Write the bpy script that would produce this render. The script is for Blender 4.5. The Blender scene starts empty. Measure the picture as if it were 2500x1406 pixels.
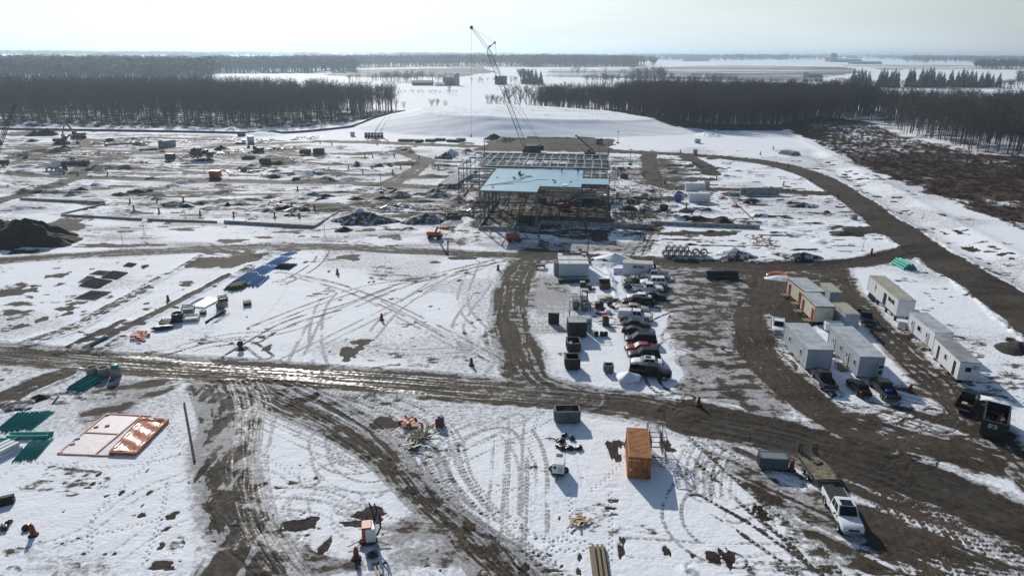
import bpy, math, random, bmesh
import numpy as np
from mathutils import Vector, Matrix
R = math.radians
sc = bpy.context.scene
col = sc.collection
random.seed(7)
# ---------------------------------------------------------------- camera
CAM_H = 43.5
FPX = 1659.0                      # focal length in pixels of the 2500 px wide photograph
cam_d = bpy.data.cameras.new("camera")
cam_d.sensor_width = 36.0
cam_d.lens = FPX / 2500.0 * 36.0
cam_d.clip_start = 0.5
cam_d.clip_end = 120000.0
cam = bpy.data.objects.new("camera", cam_d)
col.objects.link(cam)
CAM_M = Matrix.Translation((0, 0, CAM_H)) @ Matrix.Rotation(R(90 - 19.05), 4, 'X') @ Matrix.Rotation(R(0.30), 4, 'Z')
cam.matrix_world = CAM_M
sc.camera = cam
# ---------------------------------------------------------------- light
SUN_EL, SUN_AZ = 26.3, -20.0       # azimuth counted from +Y towards +X
w = bpy.data.worlds.new("World")
sc.world = w
w.use_nodes = True
nt = w.node_tree
bg = nt.nodes["Background"]
sky = nt.nodes.new("ShaderNodeTexSky")
sky.sky_type = 'NISHITA'
sky.sun_disc = False
sky.sun_elevation = R(SUN_EL)
sky.sun_rotation = R(SUN_AZ)
sky.altitude = 300
sky.air_density = 1.15
sky.dust_density = 0.6
sky.ozone_density = 2.0
def wmath(op, a, b_=None, clamp=False):
    n = nt.nodes.new("ShaderNodeMath"); n.operation = op; n.use_clamp = clamp
    for i, v in enumerate((a, b_)):
        if v is None: continue
        if isinstance(v, (int, float)): n.inputs[i].default_value = v
        else: nt.links.new(v, n.inputs[i])
    return n.outputs[0]
tc = nt.nodes.new("ShaderNodeTexCoord")
wsep = nt.nodes.new("ShaderNodeSeparateXYZ")
nt.links.new(tc.outputs["Generated"], wsep.inputs["Vector"])
mp = nt.nodes.new("ShaderNodeMapping")
mp.inputs["Scale"].default_value = (1.0, 1.0, 9.0)
cn = nt.nodes.new("ShaderNodeTexNoise")
cn.inputs["Scale"].default_value = 2.6
cn.inputs["Detail"].default_value = 7
cn.inputs["Roughness"].default_value = 0.5
nt.links.new(tc.outputs["Generated"], mp.inputs["Vector"])
nt.links.new(mp.outputs["Vector"], cn.inputs["Vector"])
# low milky layer of thin cloud: thick at the horizon, thinning out overhead
low = wmath('POWER', 2.718, wmath('MULTIPLY', wmath('MAXIMUM', wsep.outputs["Z"], 0.0), -4.6))
cf = wmath('MULTIPLY', low, wmath('ADD', .93, wmath('MULTIPLY', cn.outputs["Fac"], .20)), clamp=True)
# thin cloud is brighter towards the sun
dotn = nt.nodes.new("ShaderNodeVectorMath"); dotn.operation = 'DOT_PRODUCT'
nt.links.new(tc.outputs["Generated"], dotn.inputs[0])
dotn.inputs[1].default_value = (math.sin(R(SUN_AZ)) * math.cos(R(SUN_EL)), math.cos(R(SUN_AZ)) * math.cos(R(SUN_EL)), math.sin(R(SUN_EL)))
glow = wmath('POWER', wmath('MAXIMUM', dotn.outputs["Value"], 0.0), 1.1)
gs = wmath('ADD', .10, wmath('MULTIPLY', glow, .95))
gs = wmath('MULTIPLY', gs, wmath('ADD', .80, wmath('MULTIPLY', cn.outputs["Fac"], .4)))
ccol = nt.nodes.new("ShaderNodeVectorMath"); ccol.operation = 'SCALE'
ccol.inputs[0].default_value = (11.0, 12.5, 13.2)
nt.links.new(gs, ccol.inputs["Scale"])
mixc = nt.nodes.new("ShaderNodeMix")
mixc.data_type = 'RGBA'
nt.links.new(cf, mixc.inputs["Factor"])
nt.links.new(sky.outputs["Color"], mixc.inputs["A"])
nt.links.new(ccol.outputs["Vector"], mixc.inputs["B"])
nt.links.new(mixc.outputs["Result"], bg.inputs["Color"])
bg.inputs["Strength"].default_value = 0.078
sun_d = bpy.data.lights.new("sun", 'SUN')
sun_d.energy = 3.8
sun_d.angle = R(0.5)
sun_d.color = (1.0, 0.95, 0.88)
sun = bpy.data.objects.new("sun", sun_d)
col.objects.link(sun)
_sd = Vector((math.sin(R(SUN_AZ)) * math.cos(R(SUN_EL)), math.cos(R(SUN_AZ)) * math.cos(R(SUN_EL)), math.sin(R(SUN_EL))))
sun.rotation_euler = _sd.to_track_quat('Z', 'Y').to_euler()
sc.view_settings.view_transform = 'Standard'
sc.view_settings.look = 'None'
sc.view_settings.exposure = 0.20
sc.view_settings.gamma = 1.0
sc.cycles.max_bounces = 5
sc.cycles.diffuse_bounces = 2
sc.cycles.glossy_bounces = 2
sc.cycles.transmission_bounces = 2
sc.cycles.volume_bounces = 0
sc.cycles.transparent_max_bounces = 6

# ---------------------------------------------------------------- survey helpers
def ray(px, py):
    v = Vector(((px - 1250.0) / FPX, -(py - 703.0) / FPX, -1.0))
    return (CAM_M.to_3x3() @ v).normalized()
def G(px, py, z=0.0):
    """ground point seen at a place of the photograph, on the level z"""
    d = ray(px, py)
    t = (z - CAM_H) / min(d.z, -0.0008)
    return Vector((d.x * t, d.y * t, z))
def HT(px, pbase, ptop, z0=0.0):
    """height of something whose foot is at pbase and whose head is at ptop"""
    b = G(px, pbase, z0)
    d = ray(px, ptop)
    return CAM_H + d.z / math.hypot(d.x, d.y) * math.hypot(b.x, b.y) - z0
def MPP(py):
    return (G(1251, py) - G(1250, py)).length
# ---------------------------------------------------------------- materials
MATS = {}
def mat(name, c=(.5, .5, .5), rough=.6, metal=0.0, var=.12, nscale=1.5, bump=0.0, bscale=8.0, dirt=None, dirt_amt=.0, spec=.5, coat=0.0, wave=None, trans=0.0):
    if name in MATS:
        return MATS[name]
    m = bpy.data.materials.new(name)
    m.use_nodes = True
    t = m.node_tree
    b = t.nodes["Principled BSDF"]
    b.inputs["Roughness"].default_value = rough
    b.inputs["Metallic"].default_value = metal
    b.inputs["Specular IOR Level"].default_value = spec
    if coat:
        b.inputs["Coat Weight"].default_value = coat
        b.inputs["Coat Roughness"].default_value = .08
    tcn = t.nodes.new("ShaderNodeTexCoord")
    n = t.nodes.new("ShaderNodeTexNoise")
    n.inputs["Scale"].default_value = nscale
    n.inputs["Detail"].default_value = 5
    n.inputs["Roughness"].default_value = .6
    t.links.new(tcn.outputs["Object"], n.inputs["Vector"])
    mr = t.nodes.new("ShaderNodeMapRange")
    mr.inputs["From Min"].default_value = .3
    mr.inputs["From Max"].default_value = .7
    mr.inputs["To Min"].default_value = 1 - var
    mr.inputs["To Max"].default_value = 1 + var
    t.links.new(n.outputs["Fac"], mr.inputs["Value"])
    mul = t.nodes.new("ShaderNodeVectorMath")
    mul.operation = 'SCALE'
    mul.inputs[0].default_value = c[:3]
    t.links.new(mr.outputs["Result"], mul.inputs["Scale"])
    out = mul.outputs["Vector"]
    if dirt is not None:
        n2 = t.nodes.new("ShaderNodeTexNoise")
        n2.inputs["Scale"].default_value = nscale * .7
        n2.inputs["Detail"].default_value = 7
        n2.inputs["Roughness"].default_value = .7
        t.links.new(tcn.outputs["Object"], n2.inputs["Vector"])
        m2 = t.nodes.new("ShaderNodeMapRange")
        m2.inputs["From Min"].default_value = .62 - dirt_amt * .3
        m2.inputs["From Max"].default_value = .72 - dirt_amt * .2
        t.links.new(n2.outputs["Fac"], m2.inputs["Value"])
        mx = t.nodes.new("ShaderNodeMix")
        mx.data_type = 'RGBA'
        t.links.new(m2.outputs["Result"], mx.inputs["Factor"])
        t.links.new(out, mx.inputs["A"])
        mx.inputs["B"].default_value = (*dirt, 1)
        out = mx.outputs["Result"]
    t.links.new(out, b.inputs["Base Color"])
    hn = None
    if wave:                      # corrugation: (axis, period in m, depth)
        wv = t.nodes.new("ShaderNodeTexWave")
        wv.bands_direction = wave[0]
        wv.inputs["Scale"].default_value = .314 / wave[1] * 1.0
        wv.inputs["Distortion"].default_value = 0
        t.links.new(tcn.outputs["Object"], wv.inputs["Vector"])
        bw = t.nodes.new("ShaderNodeBump")
        bw.inputs["Distance"].default_value = wave[2]
        t.links.new(wv.outputs["Fac"], bw.inputs["Height"])
        t.links.new(bw.outputs["Normal"], b.inputs["Normal"])
    elif bump:
        n3 = t.nodes.new("ShaderNodeTexNoise")
        n3.inputs["Scale"].default_value = bscale
        n3.inputs["Detail"].default_value = 6
        t.links.new(tcn.outputs["Object"], n3.inputs["Vector"])
        bp = t.nodes.new("ShaderNodeBump")
        bp.inputs["Distance"].default_value = bump
        t.links.new(n3.outputs["Fac"], bp.inputs["Height"])
        t.links.new(bp.outputs["Normal"], b.inputs["Normal"])
    MATS[name] = m
    return m

def ground_material():
    m = bpy.data.materials.new("snow_and_mud")
    m.use_nodes = True
    t = m.node_tree
    L = t.links.new
    b = t.nodes["Principled BSDF"]
    at = t.nodes.new("ShaderNodeAttribute")
    at.attribute_name = "mask"
    sep = t.nodes.new("ShaderNodeSeparateColor")
    L(at.outputs["Color"], sep.inputs["Color"])
    geo = t.nodes.new("ShaderNodeNewGeometry")
    def noise(scale, detail=6, rough=.6, stretch=None, dist=0):
        n = t.nodes.new("ShaderNodeTexNoise")
        n.inputs["Scale"].default_value = scale
        n.inputs["Detail"].default_value = detail
        n.inputs["Roughness"].default_value = rough
        n.inputs["Distortion"].default_value = dist
        if stretch:
            mpn = t.nodes.new("ShaderNodeMapping")
            mpn.inputs["Scale"].default_value = stretch
            L(geo.outputs["Position"], mpn.inputs["Vector"])
            L(mpn.outputs["Vector"], n.inputs["Vector"])
        else:
            L(geo.outputs["Position"], n.inputs["Vector"])
        return n.outputs["Fac"]
    def math_(op, a, bb=None, c=None, clamp=False):
        n = t.nodes.new("ShaderNodeMath")
        n.operation = op
        n.use_clamp = clamp
        for i, v in enumerate((a, bb, c)):
            if v is None:
                continue
            if isinstance(v, (int, float)):
                n.inputs[i].default_value = v
            else:
                L(v, n.inputs[i])
        return n.outputs[0]
    def rng(v, a, bb, c=0., d=1.):
        n = t.nodes.new("ShaderNodeMapRange")
        n.inputs["From Min"].default_value = a
        n.inputs["From Max"].default_value = bb
        n.inputs["To Min"].default_value = c
        n.inputs["To Max"].default_value = d
        L(v, n.inputs["Value"])
        return n.outputs["Result"]
    def mix(f, a, bb):
        n = t.nodes.new("ShaderNodeMix")
        n.data_type = 'RGBA'
        for k, v in (("Factor", f), ("A", a), ("B", bb)):
            if isinstance(v, tuple):
                n.inputs[k].default_value = (*v, 1)
            elif isinstance(v, (int, float)):
                n.inputs[k].default_value = v
            else:
                L(v, n.inputs[k])
        return n.outputs["Result"]
    n_big = noise(.55, 9, .68)
    n_str = noise(.9, 8, .65, (.35, 1.0, 1.0))
    n_fine = noise(5.0, 6, .7)
    nn = math_('ADD', math_('MULTIPLY', n_big, .55), math_('MULTIPLY', n_str, .45))
    nn = rng(nn, .36, .64)
    # mud cover = where the painted share exceeds the noise
    cov = math_('SUBTRACT', math_('MULTIPLY_ADD', sep.outputs["Red"], 1.35, -.18), math_('SUBTRACT', 1.0, nn))
    cov = math_('ADD', cov, math_('MULTIPLY_ADD', n_fine, .30, -.15))
    mud = rng(cov, -.12, .10)
    n_fr = noise(1.6, 8, .75)
    pk = math_('ADD', math_('MULTIPLY_ADD', sep.outputs["Green"], 1.3, -.15), math_('SUBTRACT', rng(n_fr, .33, .67), 1.0))
    pk = math_('ADD', pk, math_('MULTIPLY_ADD', n_fine, .5, -.25))
    pack = rng(pk, -.25, .35)
    scr = rng(math_('ADD', math_('MULTIPLY_ADD', at.outputs["Alpha"], 1.3, -.15), math_('SUBTRACT', nn, 1.0)), -.12, .12)
    # colours
    n_tone = noise(.06, 4, .5)
    snow = mix(n_tone, (.80, .82, .86), (.87, .885, .905))
    packc = mix(rng(math_("ADD", math_("MULTIPLY", n_fine, .4), math_("MULTIPLY", noise(1.9, 8, .75), .6)), .36, .64), (.09, .080, .068), (.50, .49, .49))
    mudc = mix(rng(math_("ADD", math_("MULTIPLY", noise(1.1, 8, .7), .5), math_("MULTIPLY", noise(.13, 5, .6, (.5, 1.0, 1.0)), .5)), .36, .64), (.010, .0078, .0058), (.066, .052, .038))
    mudc_n = t.nodes.new('ShaderNodeVectorMath'); mudc_n.operation = 'SCALE'
    L(mudc, mudc_n.inputs[0]); L(math_('MULTIPLY_ADD', sep.outputs['Blue'], -.85, 1.55, clamp=False), mudc_n.inputs['Scale']); mudc = mudc_n.outputs[0]
    scrubc = mix(noise(.8, 8, .8), (.020, .013, .009), (.10, .066, .043))
    c = mix(math_('MULTIPLY', pack, .88), snow, packc)
    c = mix(scr, c, scrubc)
    c = mix(mud, c, mudc)
    L(c, b.inputs["Base Color"])
    wet = rng(sep.outputs['Blue'], .55, .95)
    wetn = rng(noise(1.3, 7, .7), .33, .55)
    wf = math_('MULTIPLY', math_('MULTIPLY', math_('MAXIMUM', mud, math_('MULTIPLY', pack, .8)), wet), wetn)
    rough = math_('MULTIPLY_ADD', wf, -.47, .80)
    L(rough, b.inputs["Roughness"])
    L(math_('MULTIPLY_ADD', wf, .62, .10), b.inputs["Specular IOR Level"])
    # relief: fine pits in the snow, clods in the mud
    h1 = noise(2.6, 5, .6)
    h2 = noise(9.0, 5, .7)
    hh = math_('ADD', math_('MULTIPLY', h1, .10), math_('MULTIPLY', h2, math_('MULTIPLY_ADD', math_('MAXIMUM', mud, pack), .035, .012)))
    bp = t.nodes.new("ShaderNodeBump")
    bp.inputs["Distance"].default_value = 1.0
    L(math_("MULTIPLY_ADD", wf, -.55, .75), bp.inputs["Strength"])
    L(hh, bp.inputs["Height"])
    L(bp.outputs["Normal"], b.inputs["Normal"])
    return m
# ---------------------------------------------------------------- the ground sheet
th = np.concatenate([np.linspace(R(50), R(31), 330), np.linspace(R(31), R(6), 640)[1:], np.linspace(R(6), R(1.2), 130)[1:], np.geomspace(R(1.2), R(.05), 60)[1:]])
rows = CAM_H / np.tan(th)
rows = np.concatenate([[-400, -60, 5, 25], rows])
NR = len(rows)
NC = 1700
wid = np.maximum(.98 * np.maximum(rows, 0) + 25, 60)
wid[rows < 30] = 400
wid = np.where(rows > 1500, rows * 1.6, wid)
s = np.linspace(-1, 1, NC)
s = np.sign(s) * (.75 * np.abs(s) + .25 * np.abs(s) ** 5)       # most columns where the site is
GX = wid[:, None] * s[None, :]
GY = np.repeat(rows[:, None], NC, axis=1)
MUD = np.zeros((NR, NC), np.float32)
PACK = np.zeros((NR, NC), np.float32)
WET = np.zeros((NR, NC), np.float32)
SCR = np.zeros((NR, NC), np.float32)
GZ = np.zeros((NR, NC), np.float32)
_rs = np.random.RandomState(3)
_lat = _rs.rand(256, 256).astype(np.float32)
def vnoise(x, y):
    xi = np.floor(x).astype(np.int64); yi = np.floor(y).astype(np.int64)
    fx = x - xi; fy = y - yi
    fx = fx * fx * (3 - 2 * fx); fy = fy * fy * (3 - 2 * fy)
    a = _lat[xi & 255, yi & 255]; b_ = _lat[(xi + 1) & 255, yi & 255]
    c = _lat[xi & 255, (yi + 1) & 255]; d = _lat[(xi + 1) & 255, (yi + 1) & 255]
    return (a * (1 - fx) + b_ * fx) * (1 - fy) + (c * (1 - fx) + d * fx) * fy
def fbm(x, y, o=4):
    t_, a, f, n = 0, 1.0, 1.0, 0
    for k in range(o):
        t_ = t_ + a * vnoise(x * f + 17.3 * k, y * f + 5.1 * k); n += a; a *= .5; f *= 2.03
    return t_ / n
def smooth(pts, n=10):
    P = [np.array((p[0], p[1]), float) for p in pts]
    if len(P) < 3:
        return [P[0] + (P[-1] - P[0]) * k / n for k in range(n + 1)]
    P = [2 * P[0] - P[1]] + P + [2 * P[-1] - P[-2]]
    out = []
    for i in range(1, len(P) - 2):
        for k in range(n):
            u = k / n
            out.append(.5 * ((2 * P[i]) + (-P[i - 1] + P[i + 1]) * u + (2 * P[i - 1] - 5 * P[i] + 4 * P[i + 1] - P[i + 2]) * u * u + (-P[i - 1] + 3 * P[i] - 3 * P[i + 1] + P[i + 2]) * u ** 3))
    out.append(P[-2])
    return out
def pxs(pts, n=10):
    """smoothed line through points of the photograph, in metres on the ground"""
    return [np.array(G(p[0], p[1])[:2]) for p in smooth(pts, n)]
def window(xa, xb, ya, yb):
    r0 = np.searchsorted(rows, ya); r1 = np.searchsorted(rows, yb)
    if r1 <= r0:
        return None
    X = GX[r0:r1]
    cmask = ((X >= xa) & (X <= xb)).any(axis=0)
    if not cmask.any():
        return None
    c = np.nonzero(cmask)[0]
    return slice(r0, r1), slice(c[0], c[-1] + 1)
def along(line, half):
    """signed distance across and distance along a line, on a window of the sheet"""
    L_ = np.array(line)
    acc = 0.0
    xa, ya = L_.min(0) - half; xb, yb = L_.max(0) + half
    win = window(xa, xb, ya, yb)
    if win is None:
        return None
    best = np.full(GX[win].shape, 1e9, np.float32); sgn = np.zeros_like(best); pos = np.zeros_like(best)
    for i in range(len(L_) - 1):
        p, q = L_[i], L_[i + 1]
        d = q - p; ln = float(np.hypot(*d))
        if ln < 1e-6:
            continue
        w2 = window(min(p[0], q[0]) - half, max(p[0], q[0]) + half, min(p[1], q[1]) - half, max(p[1], q[1]) + half)
        if w2 is not None:
            sub = (slice(w2[0].start - win[0].start, w2[0].stop - win[0].start), slice(w2[1].start - win[1].start, w2[1].stop - win[1].start))
            if sub[0].start >= 0 and sub[1].start >= 0:
                X = GX[w2] - p[0]; Y = GY[w2] - p[1]
                t_ = np.clip((X * d[0] + Y * d[1]) / (ln * ln), 0, 1)
                dx = X - t_ * d[0]; dy = Y - t_ * d[1]
                dist = np.hypot(dx, dy)
                b_ = best[sub]
                sh = (slice(0, b_.shape[0]), slice(0, b_.shape[1]))
                m_ = dist[sh] < b_
                b_[m_] = dist[sh][m_]
                side = np.where(d[0] * Y - d[1] * X > 0, 1., -1.)
                sgn[sub][m_] = side[sh][m_]; pos[sub][m_] = (acc + t_ * ln)[sh][m_]
        acc += ln
    return win, best, sgn * best, pos
def road(pts, w, v=1.0, streak=.5, wet=.3, deep=.07, freq=2.2, soft=.25, pack=.5, world=False, berm=.12, brk=0.):
    line = pts if world else pxs(pts)
    half = w * .5
    r_ = along(line, half * 1.9 + 1)
    if r_ is None:
        return
    win, d, sd, pos = r_
    wob = (fbm(pos * .12, sd * .35 + 9) - .5) * half * .55
    dd = d + wob
    prof = np.clip((half * (1 + soft) - dd) / (2 * soft * half), 0, 1)
    wv_ = (fbm(pos * .22 + 5, sd * .3, 3) - .5) * 1.4
    n1 = fbm((sd + wv_) * freq + 31, pos * .045 * freq + sd * .12, 4)
    n1 = np.clip((n1 - .5) * 3.2 + .5, 0, 1)
    val = prof * (v - streak * (1 - n1) * v)
    if brk:
        bk_ = np.clip((fbm(pos * .22 + 11, sd * .5, 4) - .5) * 6 + 1 - brk, 0, 1); val = val * bk_; prof = prof * bk_
    MUD[win] = np.maximum(MUD[win], val)
    PACK[win] = np.maximum(PACK[win], np.clip((half * 1.5 - dd) / (half * .7), 0, 1) * pack)
    n2_ = np.clip((fbm(sd * freq * 2.1 + 7, pos * .12 + 3, 3) - .5) * 4 + .45, 0, 1)
    WET[win] = np.maximum(WET[win], prof * wet * n2_)
    GZ[win] = GZ[win] - prof * deep * (.6 + .8 * n1)
    GZ[win] += berm * np.exp(-((dd - half * 1.15) / .5) ** 2) * fbm(pos * .7, sd, 3)
def tracks(pts, gauge=1.9, ww=.38, mud=.0, pack=.75, deep=.022, tread=.45, wet=.0, world=False, fade=.0):
    line = pts if world else pxs(pts, 12)
    r_ = along(line, gauge * .5 + ww + .4)
    if r_ is None:
        return
    win, d, sd, pos = r_
    a = np.abs(d - gauge * .5)
    prof = np.clip((ww * .5 + .08 - a) / .10, 0, 1)
    if tread:
        ph = np.cos(2 * np.pi * (pos + np.abs(a) * .9) / .62)
        prof = prof * (1 - tread * (.5 - .5 * ph))
    brk = np.clip((fbm(pos * .25, sd * .6 + 3, 3) - .26) * 7, .25, 1)
    prof = prof * brk
    if mud:
        MUD[win] = np.maximum(MUD[win], prof * mud)
    PACK[win] = np.maximum(PACK[win], prof * pack)
    if wet:
        WET[win] = np.maximum(WET[win], prof * wet)
    GZ[win] -= prof * deep
    GZ[win] += deep * .5 * np.clip(1 - np.abs(a - ww * .5 - .14) / .1, 0, 1)
def foot(pts, world=False):
    line = pts if world else pxs(pts, 12)
    r_ = along(line, .6)
    if r_ is None:
        return
    win, d, sd, pos = r_
    k = np.floor(pos / .42)
    off = np.where(k.astype(int) % 2 == 0, .14, -.14)
    e = ((sd - off) / .13) ** 2 + (((pos % .42) - .21) / .15) ** 2
    prof = np.clip(1.4 - e, 0, 1)
    GZ[win] -= prof * .07
    PACK[win] = np.maximum(PACK[win], prof * .75)
def patch(px, py, rx, ry, v=.9, ang=0, pack=.0, wet=.5, arr='m', rag=.9):
    """ragged blotch; centre and half sizes in photograph pixels"""
    c = G(px, py); e = G(px + rx, py); f0 = G(px, py - ry); f1 = G(px, py + ry)
    a = max(abs(e.x - c.x), .15); b_ = max(abs(f0.y - f1.y) * .5, .15)
    win = window(c.x - 1.8 * max(a, b_), c.x + 1.8 * max(a, b_), c.y - 1.8 * max(a, b_), c.y + 1.8 * max(a, b_))
    if win is None:
        return
    X = GX[win] - c.x; Y = GY[win] - c.y
    ca, sa = math.cos(R(ang)), math.sin(R(ang))
    u = (X * ca + Y * sa) / a; q = (-X * sa + Y * ca) / b_
    n_ = fbm(X / a * 1.6 + px, Y / b_ * 1.6 + py, 4) - .5
    r2 = np.sqrt(u * u + q * q) + n_ * rag * 1.6
    prof = np.clip((1.0 - r2) / .35, 0, 1)
    if arr == 'm':
        MUD[win] = np.maximum(MUD[win], prof * v)
        GZ[win] -= prof * .05
    elif arr == 's':                                     # a patch of clean snow left over
        MUD[win] *= 1 - prof * v
        PACK[win] *= 1 - prof * v
    else:
        PACK[win] = np.maximum(PACK[win], prof * v)
    WET[win] = np.maximum(WET[win], prof * wet)
def inside(poly, X, Y):
    r_ = np.zeros(X.shape, bool)
    n = len(poly)
    for i in range(n):
        x1, y1 = poly[i]; x2, y2 = poly[(i + 1) % n]
        if y1 == y2:
            continue
        c = ((y1 > Y) != (y2 > Y)) & (X < (x2 - x1) * (Y - y1) / (y2 - y1) + x1)
        r_ ^= c
    return r_
def zone(poly_px, mud=None, pack=None, wet=None, scr=None, soft=2.0, nz=.3, freq=.08, clear=False, dirx=None):
    P = [tuple(G(*p)[:2]) for p in poly_px]
    xs = [p[0] for p in P]; ys = [p[1] for p in P]
    win = window(min(xs) - soft, max(xs) + soft, min(ys) - soft, max(ys) + soft)
    if win is None:
        return
    X = GX[win]; Y = GY[win]
    # ragged edge: the test point is pushed about by noise
    ox = (fbm(X * .15 + 3, Y * .15, 3) - .5) * soft * 4; oy = (fbm(X * .15, Y * .15 + 40, 3) - .5) * soft * 4
    m = sum(inside(P, X + ox * a_ + b_ * soft * .6, Y + oy * a_ - c_ * soft * .6).astype(np.float32) for a_, b_, c_ in ((1, 0, 0), (.6, .8, .3), (1.4, -.8, -.3), (1.2, .3, -.9), (.8, -.3, .9))) / 5
    big = np.clip((fbm(X * freq, Y * freq * 2.2, 4) - .5) * 4 * nz + 1, 0, 2)
    if dirx is not None:                                  # streaks along one direction
        ca, sa = math.cos(R(dirx)), math.sin(R(dirx))
        u = X * ca + Y * sa; q = -X * sa + Y * ca
        big = big * np.clip((fbm(u * .06, q * 1.1, 4) - .5) * 3.4 + 1, 0, 2)
    for arr, v in ((MUD, mud), (PACK, pack), (WET, wet), (SCR, scr)):
        if v is None:
            continue
        if clear:
            arr[win] = arr[win] * (1 - m) + m * v * big
        else:
            arr[win] = np.maximum(arr[win], m * v * (big if arr is not WET else 1))
def mound(px, py, rx, ry, h, rough=.5, flat=0):
    c = G(px, py); e = G(px + rx, py); f0 = G(px, py - ry); f1 = G(px, py + ry)
    a = abs(e.x - c.x); b_ = max(abs(f0.y - f1.y) * .5, a * .5)
    win = window(c.x - 1.5 * a, c.x + 1.5 * a, c.y - 1.5 * b_, c.y + 1.5 * b_)
    if win is None:
        return
    X = (GX[win] - c.x); Y = (GY[win] - c.y)
    n_ = fbm(X * .8 + px, Y * .8, 4) - .5
    r2 = np.sqrt((X / a) ** 2 + (Y / b_) ** 2) + n_ * rough
    GZ[win] += h * np.clip(1 - r2, 0, 1) ** .9
def ditch(pts, w, dz, world=False):
    r_ = along(pts if world else pxs(pts), w * 1.2)
    if r_ is None:
        return
    win, d, sd, pos = r_
    GZ[win] += dz * np.exp(-(d / (w * .45)) ** 2)
def level(x, y):
    """height of the ground sheet"""
    r_ = int(np.clip(np.searchsorted(rows, y), 1, NR - 1))
    r_ = r_ if abs(rows[r_] - y) < abs(rows[r_ - 1] - y) else r_ - 1
    c_ = int(np.argmin(np.abs(GX[r_] - x)))
    return float(GZ[r_, c_])
HAZE = 1.4e-4
# ---- low relief of the plain
GZ += ((fbm(GX * .02, GY * .02, 3) - .5) * .35).astype(np.float32) * np.clip((GY - 60) / 100, 0, 1)
far = np.clip((GY - 900) / 3000, 0, 1)
GZ += ((fbm(GX * .0011 + 4, GY * .0009, 3) - .42) * 26 * far).astype(np.float32)
GZ += (np.clip((GY - 3500) / 12000, 0, 1) * (fbm(GX * .0003 + 2, GY * .0003, 3) - .35) * 60).astype(np.float32)
GZ += (fbm(GX * .7, GY * .7, 3) - .5) * .07
# small snow tufts everywhere near
GZ += (fbm(GX * 2.3, GY * 2.3, 2) - .5) * .03 * (GY < 140)
MUD += ((np.clip((fbm(GX * .11 + 60, GY * .16, 4) - .60) * 5, 0, .45)) * (GY < 330)).astype(np.float32)
rg = np.clip(fbm(GX * .07 + 3, GY * .16, 4) - .56, 0, 1) * 4.6 * np.clip((GY - 175) / 25, 0, 1) * np.clip((345 - GY) / 25, 0, 1) * np.clip((-GX + 6) / 20, 0, 1)
rg += np.clip(fbm(GX * .11 + 33, GY * .2, 4) - .58, 0, 1) * 4 * np.clip((GY - 165) / 20, 0, 1) * np.clip((300 - GY) / 25, 0, 1) * np.clip((GX - 34) / 10, 0, 1) * np.clip((105 - GX) / 20, 0, 1)
GZ += rg.astype(np.float32)
MUD += (np.clip(rg * 1.2, 0, .7) * (fbm(GX * .2, GY * .5, 3) > .47)).astype(np.float32)
# ---- zones of mixed ground
zone([(0, 318), (330, 322), (640, 335), (760, 350), (700, 430), (300, 428), (0, 420)], mud=.52, wet=.5, nz=.6, freq=.03, soft=3, dirx=-4)
zone([(0, 440), (180, 445), (1150, 470), (1160, 545), (700, 520), (220, 500), (0, 480)], mud=.46, wet=.5, nz=.8, freq=.05, soft=3, dirx=3)
zone([(240, 500), (820, 520), (780, 550), (180, 530)], mud=.22, soft=2, dirx=2)
zone([(200, 545), (760, 560), (1180, 545), (1180, 600), (700, 598), (100, 610)], mud=.16, soft=2, dirx=8)
zone([(700, 355), (1150, 360), (1130, 440), (960, 445), (760, 440)], mud=.20, soft=2, dirx=1)
zone([(1175, 375), (1490, 375), (1500, 590), (1165, 560)], mud=.74, wet=.5, nz=.5, freq=.06, pack=.6)  # muddy ground; the extra mud also stands for the shade under the frame
zone([(1490, 380), (1640, 385), (1700, 470), (1620, 570), (1500, 585)], mud=.50, nz=.5, pack=.5)
zone([(1640, 455), (1800, 460), (1830, 540), (1600, 545)], mud=.30, nz=.6)
zone([(1800, 465), (2080, 490), (2210, 600), (2100, 640), (1700, 600), (1700, 560)], mud=.19, nz=.6, dirx=-8)
zone([(1500, 335), (1900, 335), (2100, 420), (2000, 470), (1650, 460)], mud=.11)
zone([(1195, 330), (1250, 322), (1500, 340), (1490, 372), (1180, 365)], mud=.98, nz=.1, wet=.5)
zone([(1950, 400), (2500, 680), (2500, 880), (2300, 640)], mud=.14, nz=.8, dirx=-55)
zone([(1180, 590), (1580, 590), (1640, 620), (1180, 612)], mud=.28, pack=.4, nz=.6)
zone([(1225, 625), (1330, 625), (1350, 660), (1310, 760), (1230, 740)], mud=.45, pack=.6, nz=.7, freq=.2)
zone([(1310, 660), (1420, 680), (1400, 820), (1300, 830)], mud=.10, pack=.42, nz=.5)
zone([(1590, 645), (1870, 655), (1900, 700), (1790, 760), (1880, 900), (1960, 1010), (1640, 960), (1650, 860), (1600, 740)], mud=.50, pack=1., nz=.5, freq=.3)
zone([(1600, 650), (1880, 660), (1900, 1000), (1650, 960)], pack=.85, nz=.2)
zone([(1700, 640), (2050, 640), (2120, 760), (2000, 800), (1870, 800), (1850, 700)], mud=.86, nz=.2, pack=.8)
zone([(1990, 1000), (2330, 900), (2500, 1060), (2500, 1200), (2050, 1080)], mud=.62, pack=1., nz=.35, freq=.15, dirx=-40)
zone([(2030, 1120), (2500, 1230), (2500, 1420), (2120, 1420), (2090, 1290)], mud=.68, pack=.9, nz=.3, freq=.2, dirx=-42)
zone([(1560, 1010), (1850, 1050), (2050, 1150), (2130, 1406), (1990, 1406), (1880, 1230), (1700, 1060)], mud=.38, pack=.8, nz=.5, freq=.2, dirx=-45)
zone([(0, 1340), (100, 1300), (260, 1330), (300, 1406), (0, 1420)], mud=.70, pack=.8, nz=.5)
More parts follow.
